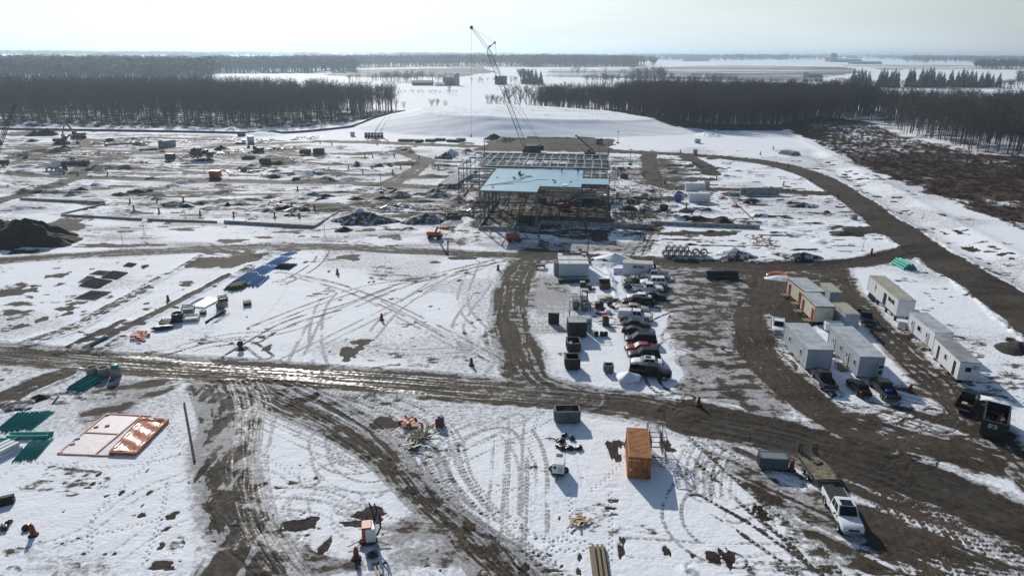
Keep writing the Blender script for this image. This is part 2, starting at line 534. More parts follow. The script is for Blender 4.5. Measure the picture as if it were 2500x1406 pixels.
zone([(470, 940), (620, 950), (625, 1150), (640, 1260), (740, 1410), (480, 1410), (500, 1150)], mud=.62, pack=1., wet=.6, nz=.7, freq=.12, dirx=88, soft=1.6)
zone([(640, 1260), (760, 1330), (860, 1380), (900, 1420), (700, 1420)], mud=.5, pack=.8)
zone([(960, 1230), (1080, 1260), (1250, 1420), (900, 1420)], mud=.30, pack=.6, nz=.8, freq=.25)
zone([(190, 930), (380, 900), (470, 930), (330, 985), (260, 1060), (200, 1040)], mud=.60, pack=.6, nz=.6, dirx=28, freq=.2, soft=1.2)
zone([(0, 700), (60, 690), (90, 740), (0, 850)], mud=.55, nz=.5, freq=.2)
PACK += (np.clip((fbm(GX * .035 + 9, GY * .05, 4) - .47) * 3, 0, .5) * (GY < 340)).astype(np.float32)
zone([(0, 330), (1150, 365), (1150, 600), (0, 640)], pack=.42, mud=.12, nz=.8, freq=.09)
def arc(cx, cy, rx, ry, a0, a1, n=9):
    return [(cx + rx * math.cos(R(a0 + (a1 - a0) * k / n)), cy - ry * math.sin(R(a0 + (a1 - a0) * k / n))) for k in range(n + 1)]
# ---- roads
road([(-250, 838), (0, 862), (150, 877), (400, 895), (700, 912), (1000, 936), (1250, 958), (1500, 983), (1700, 1025), (1900, 1066), (2100, 1122), (2300, 1200), (2500, 1290), (2700, 1390)], 7.4, v=.98, streak=.42, wet=1., pack=1., soft=.3)
road([(1700, 1020), (1900, 1062), (2100, 1118), (2300, 1196), (2500, 1286), (2700, 1386)], 8.6, v=1., streak=.1, wet=.2, pack=1.)
road([(1400, 968), (1300, 930), (1262, 850), (1248, 770), (1256, 690), (1285, 640), (1310, 622)], 6.8, v=.92, streak=.5, wet=.4, pack=1.)
road([(-250, 655), (0, 636), (300, 618), (600, 604), (800, 603), (1000, 612), (1200, 622), (1500, 633), (1700, 642), (1900, 652), (2100, 640), (2240, 608)], 5.6, v=.90, streak=.55, wet=.6, pack=.9)
road([(1300, 618), (1500, 633), (1700, 643), (1900, 651), (2100, 640), (2240, 610)], 7.0, v=.98, streak=.25, pack=.8)
road([(2680, 900), (2500, 762), (2400, 692), (2235, 592), (2105, 500), (2010, 440), (1910, 405), (1800, 388), (1650, 377), (1500, 371), (1350, 366), (1150, 358), (950, 350), (800, 346)], 11.0, v=1., streak=.12, wet=.15, pack=.6, berm=.5, soft=.12)
road([(800, 346), (680, 350), (560, 356), (420, 372), (300, 378), (200, 412), (180, 430)], 8.0, v=.9, streak=.3)
road([(1583, 374), (1588, 410), (1600, 440), (1640, 458), (1750, 462), (1850, 466), (2000, 472), (2080, 480), (2120, 500)], 7.5, v=1., streak=.2, berm=.3)
road([(1596, 440), (1600, 480), (1590, 540), (1570, 600), (1540, 632)], 6, v=.6, streak=.5)
road([(-200, 560), (0, 492), (70, 474), (130, 456), (180, 438), (300, 434)], 6.5, v=1., streak=.15, berm=.5)
road([(-100, 422), (180, 432), (400, 438), (700, 445), (950, 453), (1080, 460), (1190, 464)], 8.0, v=1., streak=.25, berm=.3)
road([(0, 402), (60, 392), (130, 372), (230, 352)], 6, v=.85, streak=.3)
road([(950, 450), (1000, 425), (1040, 398), (1030, 388), (990, 375), (985, 360)], 8.5, v=.95, streak=.35)
for a_, b2, yy, ww in ((755, 1030, 402, 6), (785, 965, 427, 5), (770, 1000, 376, 6), (1000, 1110, 433, 5), (1030, 1140, 395, 5), (1035, 1115, 405, 4), (1110, 1180, 371, 4), (700, 800, 398, 5), (1180, 1500, 366, 10),
                       (1605, 1695, 390, 4), (1610, 1700, 406, 4), (1650, 1712, 415, 6), (1640, 1700, 425, 4), (1610, 1690, 440, 4), (1700, 1722, 437, 7)):
    road([(a_, yy), ((a_ + b2) / 2, yy + 1), (b2, yy + 2)], ww, v=1., streak=.1, berm=.4, soft=.15)
road([(1680, 385), (1720, 405), (1735, 425)], 8, v=.95, streak=.1)
# lower left haul strip: dark churned left side, icy wet ruts on the right side
road([(535, 935), (552, 1040), (548, 1150), (580, 1280), (680, 1430)], 6.4, v=.66, streak=.8, wet=.5, deep=.05, pack=1., freq=1.5, soft=.5, brk=.35)
for k, (o, ww_, vv_, wt_) in enumerate(((-2, .9, .8, .5), (14, .5, .5, .5), (34, 1.1, .9, .5), (58, .6, .7, .5), (76, .5, .4, .8), (88, .3, .3, .9), (99, .6, .5, .6), (112, .3, .2, .9), (124, .4, .4, .8), (137, .35, .6, .8))):
    w1 = random.uniform(-9, 9); w2 = random.uniform(-9, 9)
    road([(470 + o * 1.1 + w1, 945), (496 + o * .95, 1040 + w2), (493 + o * .92 + w2 * .5, 1130), (505 + o * .9, 1220 + w1), (560 + o * 1.0 + w1, 1320), (650 + o * 1.0, 1430)], ww_, v=vv_, streak=.6, wet=wt_, deep=.06, pack=1., berm=.07, freq=4, brk=.45)
for p in ((575, 985, 45, 16, .95), (560, 962, 30, 10, .9), (536, 1040, 16, 40, .95), (600, 1040, 18, 30, .8), (575, 1105, 30, 26, .98), (545, 1160, 34, 24, .98), (590, 1180, 20, 20, .9), (540, 1220, 30, 26, .8), (500, 1140, 14, 50, .7), (560, 1320, 18, 24, .7)):
    patch(*p)
# diagonal churned haul track, lower middle
for k, (o, ww_, vv_) in enumerate(((-80, .6, .35), (-58, .7, .6), (-34, .8, .85), (-16, .6, .5), (2, 1.0, .9), (20, .8, .8), (36, .5, .4), (60, .7, .75), (84, .5, .35), (104, .45, .3))):
    c_ = 1.25 if o > 40 or o < -40 else 1.
    road([(600 + o * 1.2, 930), (720 + o * c_, 990), (855 + o * .9, 1062), (955 + o * .62, 1140), (1050 + o * .62, 1235), (1155 + o * .8, 1320), (1250 + o * 1.1, 1420)], ww_ * 1.25, v=vv_, streak=.6, wet=.3, deep=.10, pack=.85, berm=.09, freq=3.5)
road([(950, 1130), (1050, 1230), (1155, 1315), (1260, 1430)], 3.6, v=.62, streak=.6, wet=.2, pack=.95, deep=.05, soft=.5, berm=0)
for o in (0, 50, 95):
    tracks([(600 + o, 925), (800 + o, 1010 - o * .1), (930 + o * .6, 1110 - o * .6), (1050, 1240)], mud=.45)
    tracks([(560, 960 + o * .4), (700, 1020 + o * .4), (880, 1090 + o * .5), (1010, 1190)], mud=.3)
for k in range(9):
    x0 = 575 + k * 9
    j1 = random.uniform(-12, 12); j2 = random.uniform(-12, 12); tracks([(x0 - 20, 925), (x0 + 4, 985), (x0 + j1, 1060), (x0 - 4 + j2, 1140), (x0 + 2 + j1 * .5, 1220), (x0 + 40 + j2, 1310), (x0 + 110, 1425)], gauge=.6 + .25 * (k % 3), ww=(.2, .35, .25)[k % 3], pack=.95, wet=.84, tread=.2, deep=.03)
for k in range(16):
    a_ = random.uniform(-60, 60)
    tracks([(560 + k * 12, 925 + k * 2), (720 + k * 16, 985 + a_ * .3), (880 + k * 14, 1060 + a_ * .5), (1000 + k * 9, 1180 + a_ * .2), (1130 + k * 8, 1320), (1240 + k * 9, 1420)], gauge=random.uniform(1.4, 2.2), ww=.4, pack=.9, mud=random.choice((0, .3, .5)), tread=.6)
for k in range(14):
    x = random.uniform(620, 1000); y = random.uniform(1000, 1300); a0 = random.uniform(0, 360)
    tracks(arc(x, y, random.uniform(60, 160), random.uniform(40, 90), a0, a0 + random.uniform(80, 220)), gauge=1.8, ww=.4, pack=.7, tread=.6)
# right yard haul roads
road([(1860, 650), (1885, 700), (1830, 760), (1850, 850), (1920, 930), (2020, 1010), (2150, 1090)], 6.5, v=.97, streak=.3, wet=.15, pack=.9)
road([(2030, 650), (2060, 700), (2140, 790), (2230, 880), (2320, 960), (2420, 1060), (2560, 1200)], 5.6, v=.86, streak=.45, wet=.15, pack=1.)
road([(1700, 1406), (1690, 1400)], 1, v=0)
# ---- tyre tracks in snow
T = tracks
T([(1225, 1030), (1222, 1150), (1215, 1250), (1220, 1400)], pack=.8)
T([(1262, 1020), (1255, 1120), (1250, 1260), (1245, 1420)], pack=.9)
T([(1305, 1406), (1310, 1250), (1308, 1120), (1270, 1045), (1200, 1035), (1130, 1060), (1060, 1110), (980, 1135)], gauge=2.2, ww=.5, pack=.95)
T([(1290, 1250), (1285, 1130), (1240, 1060), (1180, 1062), (1100, 1105), (1030, 1140)], pack=.8)
T([(980, 1150), (1100, 1125), (1250, 1060), (1350, 1010)], pack=.7)
T([(1050, 1110), (1180, 1060), (1290, 1010), (1340, 985)], pack=.7)
T(arc(860, 1085, 85, 60, 80, 330), pack=.9); T(arc(900, 1110, 120, 80, 130, 380), pack=.85)
T(arc(860, 1160, 110, 45, 20, 200), pack=.8); T(arc(930, 1090, 90, 45, 100, 300), pack=.8)
T(arc(800, 1240, 70, 65, 60, 200), pack=.7); T([(560, 1208), (700, 1203), (800, 1215), (880, 1260)], pack=.75)
T([(560, 1238), (700, 1230), (790, 1240), (850, 1275)], pack=.75)
T([(665, 990), (630, 1100), (620, 1200), (640, 1290), (700, 1350)], gauge=2.0, pack=.7)
T([(720, 960), (840, 985), (950, 1000), (1100, 995), (1300, 1000)], pack=.6); T([(800, 955), (950, 978), (1100, 985), (1250, 975)], pack=.6)
T([(1000, 1020), (1080, 995), (1160, 985)], pack=.6); T([(950, 1040), (1000, 1010), (1050, 1000), (1110, 1020)], pack=.7)
T([(955, 1060), (990, 1120), (1010, 1180), (1090, 1250)], mud=.5, pack=.9)
T([(1050, 1110), (1060, 1180), (1110, 1250), (1200, 1340), (1260, 1420)], pack=.8)
T([(1080, 1200), (1150, 1260), (1220, 1300), (1290, 1406)], pack=.8); T([(1100, 1230), (1180, 1310), (1230, 1400)], pack=.8, mud=.3)
T([(1545, 1335), (1700, 1345), (1900, 1350), (2050, 1345)], gauge=2.6, pack=.85); T([(1700, 1390), (1850, 1375), (2000, 1360)], pack=.6)
for k in range(6):
    T([(1690 + 22 * k, 1080 + 6 * k), (1665 + 22 * k, 1140 + 5 * k), (1672 + 20 * k, 1190 + 5 * k)], gauge=1.0, ww=.3, pack=.8)
    T([(1670 + 26 * k, 1090), (1690 + 26 * k, 1130), (1720 + 22 * k, 1170)], gauge=.8, ww=.3, pack=.7)
for (cx, cy, rx, ry, a0, a1) in ((1830, 1250, 190, 120, 100, 260), (1980, 1250, 70, 90, 100, 260), (1850, 1150, 130, 90, 60, 190), (2010, 1300, 60, 110, 90, 240), (1900, 1330, 170, 90, 30, 130), (1780, 1190, 70, 60, 0, 200), (1870, 1080, 60, 40, 150, 300)):
    T(arc(cx, cy, rx, ry, a0, a1), pack=.9, mud=.45)
T([(1650, 1060), (1760, 1160), (1850, 1240), (1960, 1330), (2040, 1420)], pack=.95, mud=.7, gauge=2.2, ww=.6)
T([(1600, 1030), (1750, 1100), (1880, 1200), (1960, 1290), (2010, 1420)], pack=.95, mud=.6)
T([(1700, 1220), (1820, 1290), (1920, 1360), (2000, 1420)], pack=.9, mud=.8, ww=.5)
# tracks in the triangular snow field, centre
T([(700, 878), (900, 780), (1080, 690), (1200, 640)], pack=.95, ww=.55); T([(560, 870), (700, 790), (850, 745), (1000, 690), (1230, 632)], pack=.95, ww=.55, mud=.75, gauge=2.0)
T([(620, 800), (760, 745), (900, 700), (1050, 680), (1240, 640)], pack=.95, ww=.55, mud=.6); T([(450, 845), (560, 820), (700, 805), (900, 730), (1000, 690)], pack=.95, ww=.55, wet=.3)
T([(680, 668), (800, 690), (950, 745), (1100, 820), (1210, 880)], pack=.95, ww=.55, mud=.55, gauge=2.0); T([(740, 680), (860, 710), (1000, 780), (1150, 860)], pack=.95, ww=.55)
T([(1130, 650), (1060, 690), (960, 760), (900, 830)], pack=.95, ww=.55); T([(1190, 690), (1120, 790), (1140, 850)], pack=.95, ww=.55); T([(1160, 640), (1130, 740), (1190, 820), (1230, 900)], pack=.95, ww=.55)
T(arc(830, 820, 60, 110, 110, 220), pack=.95, ww=.55); T([(780, 760), (730, 860), (715, 890)], pack=.95, ww=.55); T([(880, 850), (1000, 860), (1200, 850)], pack=.95, ww=.55)
T([(795, 608), (775, 640), (735, 668), (690, 690)], pack=.9, mud=.8, gauge=2.2); T([(420, 868), (520, 840), (600, 838), (650, 870)], pack=.95, ww=.55, mud=.7)
T([(1290, 640), (1260, 700), (1270, 800), (1300, 900)], pack=.9, mud=.5); T([(1200, 915), (1225, 880), (1200, 820), (1215, 730)], pack=.95, ww=.55, mud=.3)
for k in range(7):
    T([(1215 - k * 3, 640 + k * 8), (1190 + k * 6, 700 + k * 6), (1205 + k * 2, 790), (1230 + k * 3, 880 + k * 4)], pack=.55, gauge=1.6)
for k in range(4):
    T(arc(1350 + 8 * k, 690 + 8 * k, 40, 38, 0, 300), pack=.6, gauge=1.2)
# right yard swirls
for k in range(22):
    a_ = random.uniform(0, 360); cx = random.uniform(1640, 1880); cy = random.uniform(690, 930)
    T(arc(cx, cy, random.uniform(40, 160), random.uniform(30, 100), a_, a_ + random.uniform(60, 170)), pack=.95, mud=random.uniform(.3, .85), ww=.5)
for k in range(8):
    x = 1640 + 20 * k
    T([(x, 660 + 10 * k), (x + 90, 780), (x + 170, 880), (x + 260, 960)], pack=.9, mud=.6, ww=.5)
for k in range(14):
    a_ = random.uniform(150, 260); cx = random.uniform(2080, 2330); cy = random.uniform(960, 1150)
    T(arc(cx, cy, random.uniform(60, 150), random.uniform(30, 80), a_, a_ + 110), pack=.9, mud=.7)
for k in range(16):
    x = 2060 + 28 * k; y = 1150 + 12 * k
    T([(x, y), (x + 60, y + 60), (x + 120, y + 150), (x + 160, y + 240)], pack=.95, mud=random.uniform(.5, .95), ww=.55)
# lower left
T([(560, 1130), (350, 1200), (200, 1300), (60, 1350)], pack=.6, gauge=1.4); T([(500, 1240), (400, 1280), (280, 1360)], pack=.6)
T([(270, 960), (380, 965), (480, 975)], pack=.8, gauge=2.3)
T([(10, 985), (60, 960), (130, 925)], pack=.4); T([(0, 870), (120, 800), (230, 730), (370, 650)], pack=.4, mud=.2); T([(190, 850), (330, 770), (470, 700), (560, 650)], pack=.5)
T([(140, 862), (270, 790), (420, 720)], pack=.45, gauge=1.5)
T([(905, 345), (920, 325), (960, 300), (985, 292)], pack=.8, gauge=3.5, ww=.9, tread=0, mud=.7); T([(905, 330), (930, 340), (946, 352)], pack=.9, gauge=4, ww=1.1, tread=0, mud=.8)
for p in ([(0, 1168), (60, 1130), (200, 1140), (330, 1135), (460, 1105)], [(220, 1350), (225, 1270), (300, 1190), (380, 1110), (425, 1040)], [(350, 1380), (390, 1270), (410, 1180)], [(130, 1330), (300, 1290), (420, 1260)],
          [(640, 1110), (700, 1150), (770, 1185), (800, 1200)], [(1240, 1260), (1320, 1310), (1440, 1325)], [(1080, 1200), (1200, 1200), (1300, 1185)], [(1180, 1250), (1270, 1290), (1350, 1330)], [(1320, 1010), (1300, 1060), (1295, 1130), (1310, 1170)],
          [(430, 1000), (410, 1040), (430, 1080), (460, 1100)], [(1340, 1340), (1380, 1300), (1400, 1280)], [(1330, 1340), (1370, 1390)], [(640, 620), (680, 640), (700, 700), (640, 780), (560, 860)], [(540, 700), (560, 730), (600, 760)], [(1490, 1200), (1492, 1290), (1490, 1380)],
          [(1390, 1200), (1396, 1260), (1400, 1300)], [(2300, 780), (2400, 850), (2500, 900)], [(2330, 860), (2420, 960)], [(1540, 1100), (1500, 1150), (1440, 1200)], [(1250, 1390), (1330, 1350), (1450, 1340)]):
    foot(p)
# ---- bare blotches (measured one by one)
for p in ((730, 1278, 52, 22, .98), (910, 1255, 60, 22, .95), (880, 1275, 50, 12, .95), (940, 1035, 40, 22, .9), (770, 965, 18, 10, .95), (745, 975, 30, 6, .9), (855, 860, 30, 22, .95), (880, 835, 30, 10, .9), (700, 990, 14, 6, .95),
          (600, 1105, 30, 9, .95), (640, 1182, 14, 6, .95), (680, 1190, 16, 5, .9), (713, 1178, 14, 6, .9), (793, 1330, 14, 22, .9), (855, 628, 35, 10, .98), (1130, 630, 40, 5, .9), (1060, 640, 25, 4, .8), (655, 848, 14, 9, .95), (590, 852, 16, 7, .95),
          (665, 815, 8, 5, .9), (640, 822, 14, 4, .9), (100, 780, 18, 9, .95), (45, 797, 24, 8, .95), (138, 673, 26, 7, .95), (145, 694, 10, 5, .95), (85, 697, 14, 4, .9), (160, 752, 30, 6, .98), (165, 765, 22, 7, .98), (180, 740, 22, 6, .9), (205, 738, 12, 5, .9),
          (365, 703, 14, 6, .95), (250, 810, 46, 12, .96), (215, 830, 26, 8, .95), (330, 790, 30, 7, .8), (35, 712, 50, 14, .9), (30, 762, 40, 8, .8), (520, 640, 60, 16, .95), (480, 648, 30, 8, .95), (590, 632, 50, 20, .85), (610, 655, 30, 14, .6), (455, 692, 26, 9, .9),
          (240, 1158, 7, 8, .9), (297, 1203, 10, 8, .9), (215, 1190, 12, 4, .8), (345, 1258, 11, 10, .95), (420, 1258, 14, 12, .95), (405, 1290, 12, 7, .9), (430, 1330, 25, 25, .6), (393, 1332, 10, 12, .9), (260, 1210, 10, 4, .8), (365, 1202, 8, 8, .8), (400, 1380, 40, 14, .85),
          (1515, 1342, 12, 26, .95), (1520, 1320, 8, 14, .9), (1415, 1357, 10, 14, .95), (1412, 1395, 10, 14, .9), (1500, 1100, 16, 30, .85), (1512, 1080, 14, 16, .9), (1500, 1190, 20, 8, .5), (1495, 1222, 20, 6, .7), (1490, 1240, 18, 6, .7), (1500, 1255, 16, 4, .7), (1625, 1345, 16, 20, .85),
          (1740, 1360, 20, 18, .95), (1775, 1362, 18, 28, .98), (1690, 1355, 8, 8, .8), (1630, 1087, 18, 20, .85), (1280, 1395, 12, 26, .95), (1420, 1160, 6, 40, .3), (1345, 1392, 40, 6, .7), (1850, 1240, 24, 16, .98), (1865, 1258, 20, 14, .9), (2360, 1025, 16, 14, .2),
          (130, 555, 60, 30, 1.), (110, 595, 90, 14, 1.), (40, 600, 50, 12, .9), (60, 615, 60, 8, .8), (250, 600, 80, 6, .9), (370, 598, 60, 5, .9), (560, 588, 60, 6, .9), (640, 580, 30, 4, .8), (700, 610, 40, 5, .8), (950, 578, 30, 8, .7), (880, 605, 70, 3, .7), (540, 615, 50, 6, .9),
          (1700, 570, 90, 9, 1.), (1640, 572, 40, 6, 1.), (1760, 568, 40, 6, 1.), (1740, 541, 60, 4, .9), (1690, 545, 60, 3, .8), (2110, 562, 60, 9, 1.), (2170, 570, 40, 8, 1.), (2050, 555, 50, 4, .8), (1560, 530, 50, 5, 1.), (1530, 524, 30, 4, .8), (1900, 530, 50, 4, .8),
          (1800, 632, 26, 9, .9), (1950, 640, 40, 5, .9), (2020, 650, 50, 4, 1.), (2230, 620, 30, 10, .9), (2340, 565, 10, 6, 1.), (2370, 600, 20, 10, .8), (2430, 660, 20, 8, .7), (2200, 400, 40, 8, .4), (2490, 840, 22, 14, 1.), (2470, 830, 16, 8, .9), (2010, 1100, 14, 14, .9),
          (1140, 350, 24, 6, .7), (60, 325, 80, 8, .95), (250, 345, 80, 6, .95), (330, 350, 60, 5, 1.), (200, 350, 50, 5, 1.), (80, 362, 50, 4, 1.), (420, 385, 60, 5, 1.), (560, 378, 60, 6, 1.), (650, 370, 60, 5, 1.), (480, 420, 40, 4, 1.), (600, 428, 60, 3, 1.), (690, 430, 40, 3, 1.),
          (720, 365, 50, 4, 1.), (1300, 470, 60, 10, .9), (1400, 520, 60, 10, .9), (1250, 540, 40, 8, .9), (1430, 470, 40, 10, .9), (1300, 610, 40, 6, .8), (1340, 628, 30, 8, .8), (1330, 600, 20, 12, .6), (1250, 500, 40, 8, .7), (1130, 590, 14, 12, .6), (1100, 560, 20, 10, .6), (1410, 640, 20, 5, .6)):
    patch(*p)
for p in ((820, 470, 70, 3), (900, 480, 50, 3), (1000, 485, 60, 4), (1060, 478, 40, 4), (770, 498, 70, 5), (700, 490, 60, 4), (840, 497, 60, 3), (960, 470, 50, 3), (640, 475, 60, 3), (560, 465, 50, 3), (470, 470, 60, 3), (380, 462, 50, 3), (300, 455, 40, 3), (250, 462, 40, 4), (430, 480, 80, 3),
          (350, 478, 60, 3), (590, 500, 40, 3), (680, 512, 50, 4), (730, 528, 40, 4), (760, 505, 30, 4), (350, 500, 30, 3), (470, 525, 40, 3), (840, 560, 40, 3), (700, 565, 40, 4), (900, 560, 30, 5), (960, 560, 40, 4), (440, 560, 40, 3), (360, 520, 30, 3), (300, 565, 30, 3),
          (1850, 500, 40, 3), (1950, 500, 30, 3), (2000, 520, 50, 3), (1980, 545, 40, 3), (1900, 575, 60, 2), (2060, 600, 40, 2), (1960, 610, 40, 3), (1850, 600, 40, 2), (1750, 600, 40, 2), (1660, 585, 50, 3), (1600, 560, 20, 12), (1860, 480, 40, 2)):
    patch(*p, v=.95)
# churned clods
for k in range(60):
    patch(random.uniform(150, 1400), random.uniform(1100, 1400), random.uniform(2, 7), random.uniform(2, 6), .9)
for k in range(70):
    patch(random.uniform(100, 1200), random.uniform(640, 880), random.uniform(3, 12), random.uniform(1, 4), .85)
for k in range(260):
    patch(random.uniform(200, 1150), random.choice((random.uniform(340, 440), random.uniform(455, 600))), random.uniform(5, 26), random.uniform(.8, 2.4), 1.)
for k in range(130):
    patch(random.uniform(1500, 2150), random.uniform(385, 620), random.uniform(6, 24), random.uniform(.8, 2), .9)
for k in range(90):
    x = random.uniform(2050, 2500)
    patch(x, 560 + (x - 2150) * .62 + random.uniform(-100, 40) - 40, random.uniform(4, 14), random.uniform(1.5, 4), .8)
for k in range(40):
    patch(random.uniform(2150, 2480), random.uniform(650, 760), random.uniform(3, 10), random.uniform(1, 2), .75)
# dark strips in the laydown field at left
for pts, w_, v_ in (([(85, 832), (180, 800), (280, 745), (345, 712)], 3.0, .62), ([(215, 850), (330, 790), (440, 735), (555, 675)], 1.9, .85), ([(150, 858), (240, 815), (300, 785)], 1.4, .8), ([(0, 985), (60, 950), (150, 915)], 4.0, .95), ([(495, 830), (560, 700)], .6, .3),
                    ([(250, 855), (300, 825)], 1.6, .6), ([(350, 700), (420, 665), (490, 625)], 1.5, .55), ([(575, 672), (620, 650), (660, 630)], 2., .4)):
    road(pts, w_, v=v_, streak=.25, berm=.35, wet=.1, deep=-.10, soft=.2, pack=.3)
# ---- mounds, ditches, banks
for p in ((880, 530, 40, 8, 2.2), (1040, 535, 36, 7, 1.9), (800, 490, 26, 5, .4), (975, 476, 20, 4, 1.6), (1060, 470, 22, 5, 1.8), (1120, 490, 24, 6, 1.8), (1100, 378, 22, 4, 3.0), (830, 362, 14, 3, 2.), (1790, 620, 40, 8, 1.6), (1960, 628, 34, 6, 1.4), (1760, 540, 26, 5, 1.6),
          (1690, 535, 70, 6, 1.0), (1930, 495, 34, 6, 1.4), (1960, 520, 30, 5, .4), (1570, 510, 26, 6, 1.5), (1540, 495, 24, 5, 1.5), (1720, 475, 20, 4, 1.5), (1640, 505, 26, 4, .9), (1660, 480, 26, 5, 1.5), (1470, 640, 36, 14, 1.1), (1490, 680, 10, 30, .6), (1500, 720, 9, 40, .5),
          (1535, 930, 26, 16, .9), (1730, 330, 30, 5, 2.0), (2360, 1000, 24, 14, .8), (2440, 980, 40, 20, .6), (1690, 400, 16, 3, 1.2), (650, 620, 40, 8, .8), (550, 470, 30, 4, 1.), (420, 455, 20, 3, 1.2), (240, 452, 20, 3, 1.), (1000, 560, 24, 4, .8), (640, 505, 12, 3, .8), (930, 465, 20, 4, 1.),
          (1900, 620, 30, 3, .5), (2000, 592, 20, 5, .8), (1345, 590, 60, 6, .5), (1100, 545, 24, 6, .9), (640, 330, 60, 4, 2.), (1230, 345, 25, 4, 2.5), (1140, 370, 18, 3, 1.5), (1000, 372, 18, 3, 1.4), (870, 405, 14, 3, 1.6), (855, 440, 40, 3, 1.4), (800, 442, 26, 3, 1.2)):
    mound(*p)
road([(1910, 340), (2000, 375), (2100, 430), (2300, 545), (2500, 660)], 2, v=0, streak=0, deep=0, berm=0, pack=0)
ditch([(1980, 370), (2100, 450), (2250, 540), (2400, 625), (2560, 720)], 9, -.9)
ditch([(1960, 345), (2100, 415), (2300, 525), (2520, 640)], 5, .4)
# the snow covered stockpile hill
cx, cy = 13.0, 452.0
X = GX - cx; Y = GY - cy
e = np.sqrt((X / 118) ** 2 + (Y / 78) ** 2) + (fbm(GX * .02, GY * .02, 3) - .5) * .10
hill = np.clip((1.0 - e) / .40, 0, 1)
hill = np.where(hill > .93, .93 + (hill - .93) * .2, hill)
asym = np.clip(1.08 - (GX + 10) / 210, .45, 1.1)
GZ += (hill * 9.0 * asym * (1 + .05 * (fbm(GX * .07, GY * .07, 3) - .5)) + (hill > .02) * (fbm(GX * .03, GY * .35, 4) - .5) * .9).astype(np.float32)
MUD[hill > .05] *= .1
lip = np.exp(-((hill - .86) / .05) ** 2) * (Y < 0)
GZ += (lip * .5).astype(np.float32)
m_ = (hill > .9) & (Y > -40)
SCR += (m_ * .35 * (fbm(GX * .05, GY * .2, 3) > .5)).astype(np.float32)
# ---- scrub and wood floor at right
zone([(1900, 305), (1960, 330), (2020, 362), (2110, 405), (2260, 465), (2420, 525), (2520, 570), (2700, 640), (2700, 380), (2500, 385), (2350, 375), (2200, 330), (2120, 296), (2000, 285)], scr=.86, nz=.35, freq=.03, soft=4)
zone([(2060, 400), (2300, 440), (2600, 560), (2600, 420), (2400, 400), (2200, 380)], scr=1., nz=.1, soft=4)
zone([(1480, 322), (1900, 330), (1960, 300), (2100, 285), (2550, 300), (2550, 390), (2200, 345), (1960, 330)], scr=.45, nz=.5, soft=4)
zone([(-60, 300), (700, 313), (980, 280), (980, 270), (600, 260), (-60, 260)], scr=.55, nz=.5, soft=4)
zone([(1965, 302), (2130, 298), (2300, 345), (2210, 368), (2060, 345)], scr=.42, nz=.8, freq=.06, clear=True, soft=5)
zone([(2330, 470), (2500, 520), (2500, 500), (2380, 470)], scr=.5, nz=.8, clear=True, soft=3)
# ---- far fields
zone([(780, 186), (870, 172), (1180, 168), (1215, 180), (1130, 190), (900, 192)], scr=.66, nz=.1, freq=.01, soft=10)
zone([(1330, 172), (1560, 170), (1760, 160), (2060, 165), (2120, 178), (1960, 200), (1700, 196), (1330, 190)], scr=.56, nz=.25, freq=.004, soft=14)
zone([(2030, 158), (2500, 160), (2500, 172), (2150, 174)], scr=.50, nz=.3, freq=.004, soft=14)
zone([(1050, 158), (1380, 160), (1380, 175), (1050, 172)], scr=.2, soft=5)
# calm the ground under the frame building and write the mesh
GZ = GZ.astype(np.float32)
co = np.empty((NR * NC, 3), np.float32)
co[:, 0] = GX.ravel(); co[:, 1] = GY.ravel(); co[:, 2] = GZ.ravel()
idx = np.arange(NR * NC, dtype=np.int32).reshape(NR, NC)
q = np.stack([idx[:-1, :-1], idx[:-1, 1:], idx[1:, 1:], idx[1:, :-1]], axis=-1).reshape(-1, 4)
def raw_mesh(name, co, faces, k=4):
    me = bpy.data.meshes.new(name)
    co = np.asarray(co, np.float32); faces = np.asarray(faces, np.int32)
    me.vertices.add(len(co)); me.vertices.foreach_set("co", co.ravel())
    me.loops.add(faces.size); me.loops.foreach_set("vertex_index", faces.ravel())
    me.polygons.add(len(faces)); me.polygons.foreach_set("loop_start", np.arange(0, faces.size, k, dtype=np.int32))
    me.update(calc_edges=True)
    return me
gm = raw_mesh("ground", co, q)
ca = gm.color_attributes.new("mask", 'FLOAT_COLOR', 'POINT')
arr = np.stack([MUD.ravel(), PACK.ravel(), WET.ravel(), SCR.ravel()], axis=-1).astype(np.float32)
ca.data.foreach_set("color", np.clip(arr, 0, 1).ravel())
gm.polygons.foreach_set("use_smooth", np.ones(len(q), bool))
gm.materials.append(ground_material())
ground = bpy.data.objects.new("ground", gm)
col.objects.link(ground)
ground['kind'] = 'structure'
# ---- haze: one even volume from a metre under the ground to above the crane
hz = bpy.data.materials.new("haze_air")
hz.use_nodes = True
hz.node_tree.nodes.clear()
ho = hz.node_tree.nodes.new("ShaderNodeOutputMaterial")
hv = hz.node_tree.nodes.new("ShaderNodeVolumePrincipled")
hv.inputs["Color"].default_value = (.66, .84, 1.0, 1)
hv.inputs["Density"].default_value = HAZE
hv.inputs["Anisotropy"].default_value = 0.5
hz.node_tree.links.new(hv.outputs["Volume"], ho.inputs["Volume"])
hb = bpy.data.meshes.new("haze")
zb, zt = float(GZ.min()) - 1.0, 76.0
hx0, hx1, hy0, hy1 = -90000, 90000, -500, 55000
hb.from_pydata([(hx0, hy0, zb), (hx1, hy0, zb), (hx1, hy1, zb), (hx0, hy1, zb), (hx0, hy0, zt), (hx1, hy0, zt), (hx1, hy1, zt), (hx0, hy1, zt)], [],
               [(0, 3, 2, 1), (4, 5, 6, 7), (0, 1, 5, 4), (1, 2, 6, 5), (2, 3, 7, 6), (3, 0, 4, 7)])
hb.materials.append(hz)
ho_ = bpy.data.objects.new("haze", hb)
col.objects.link(ho_)
ho_['kind'] = 'stuff'
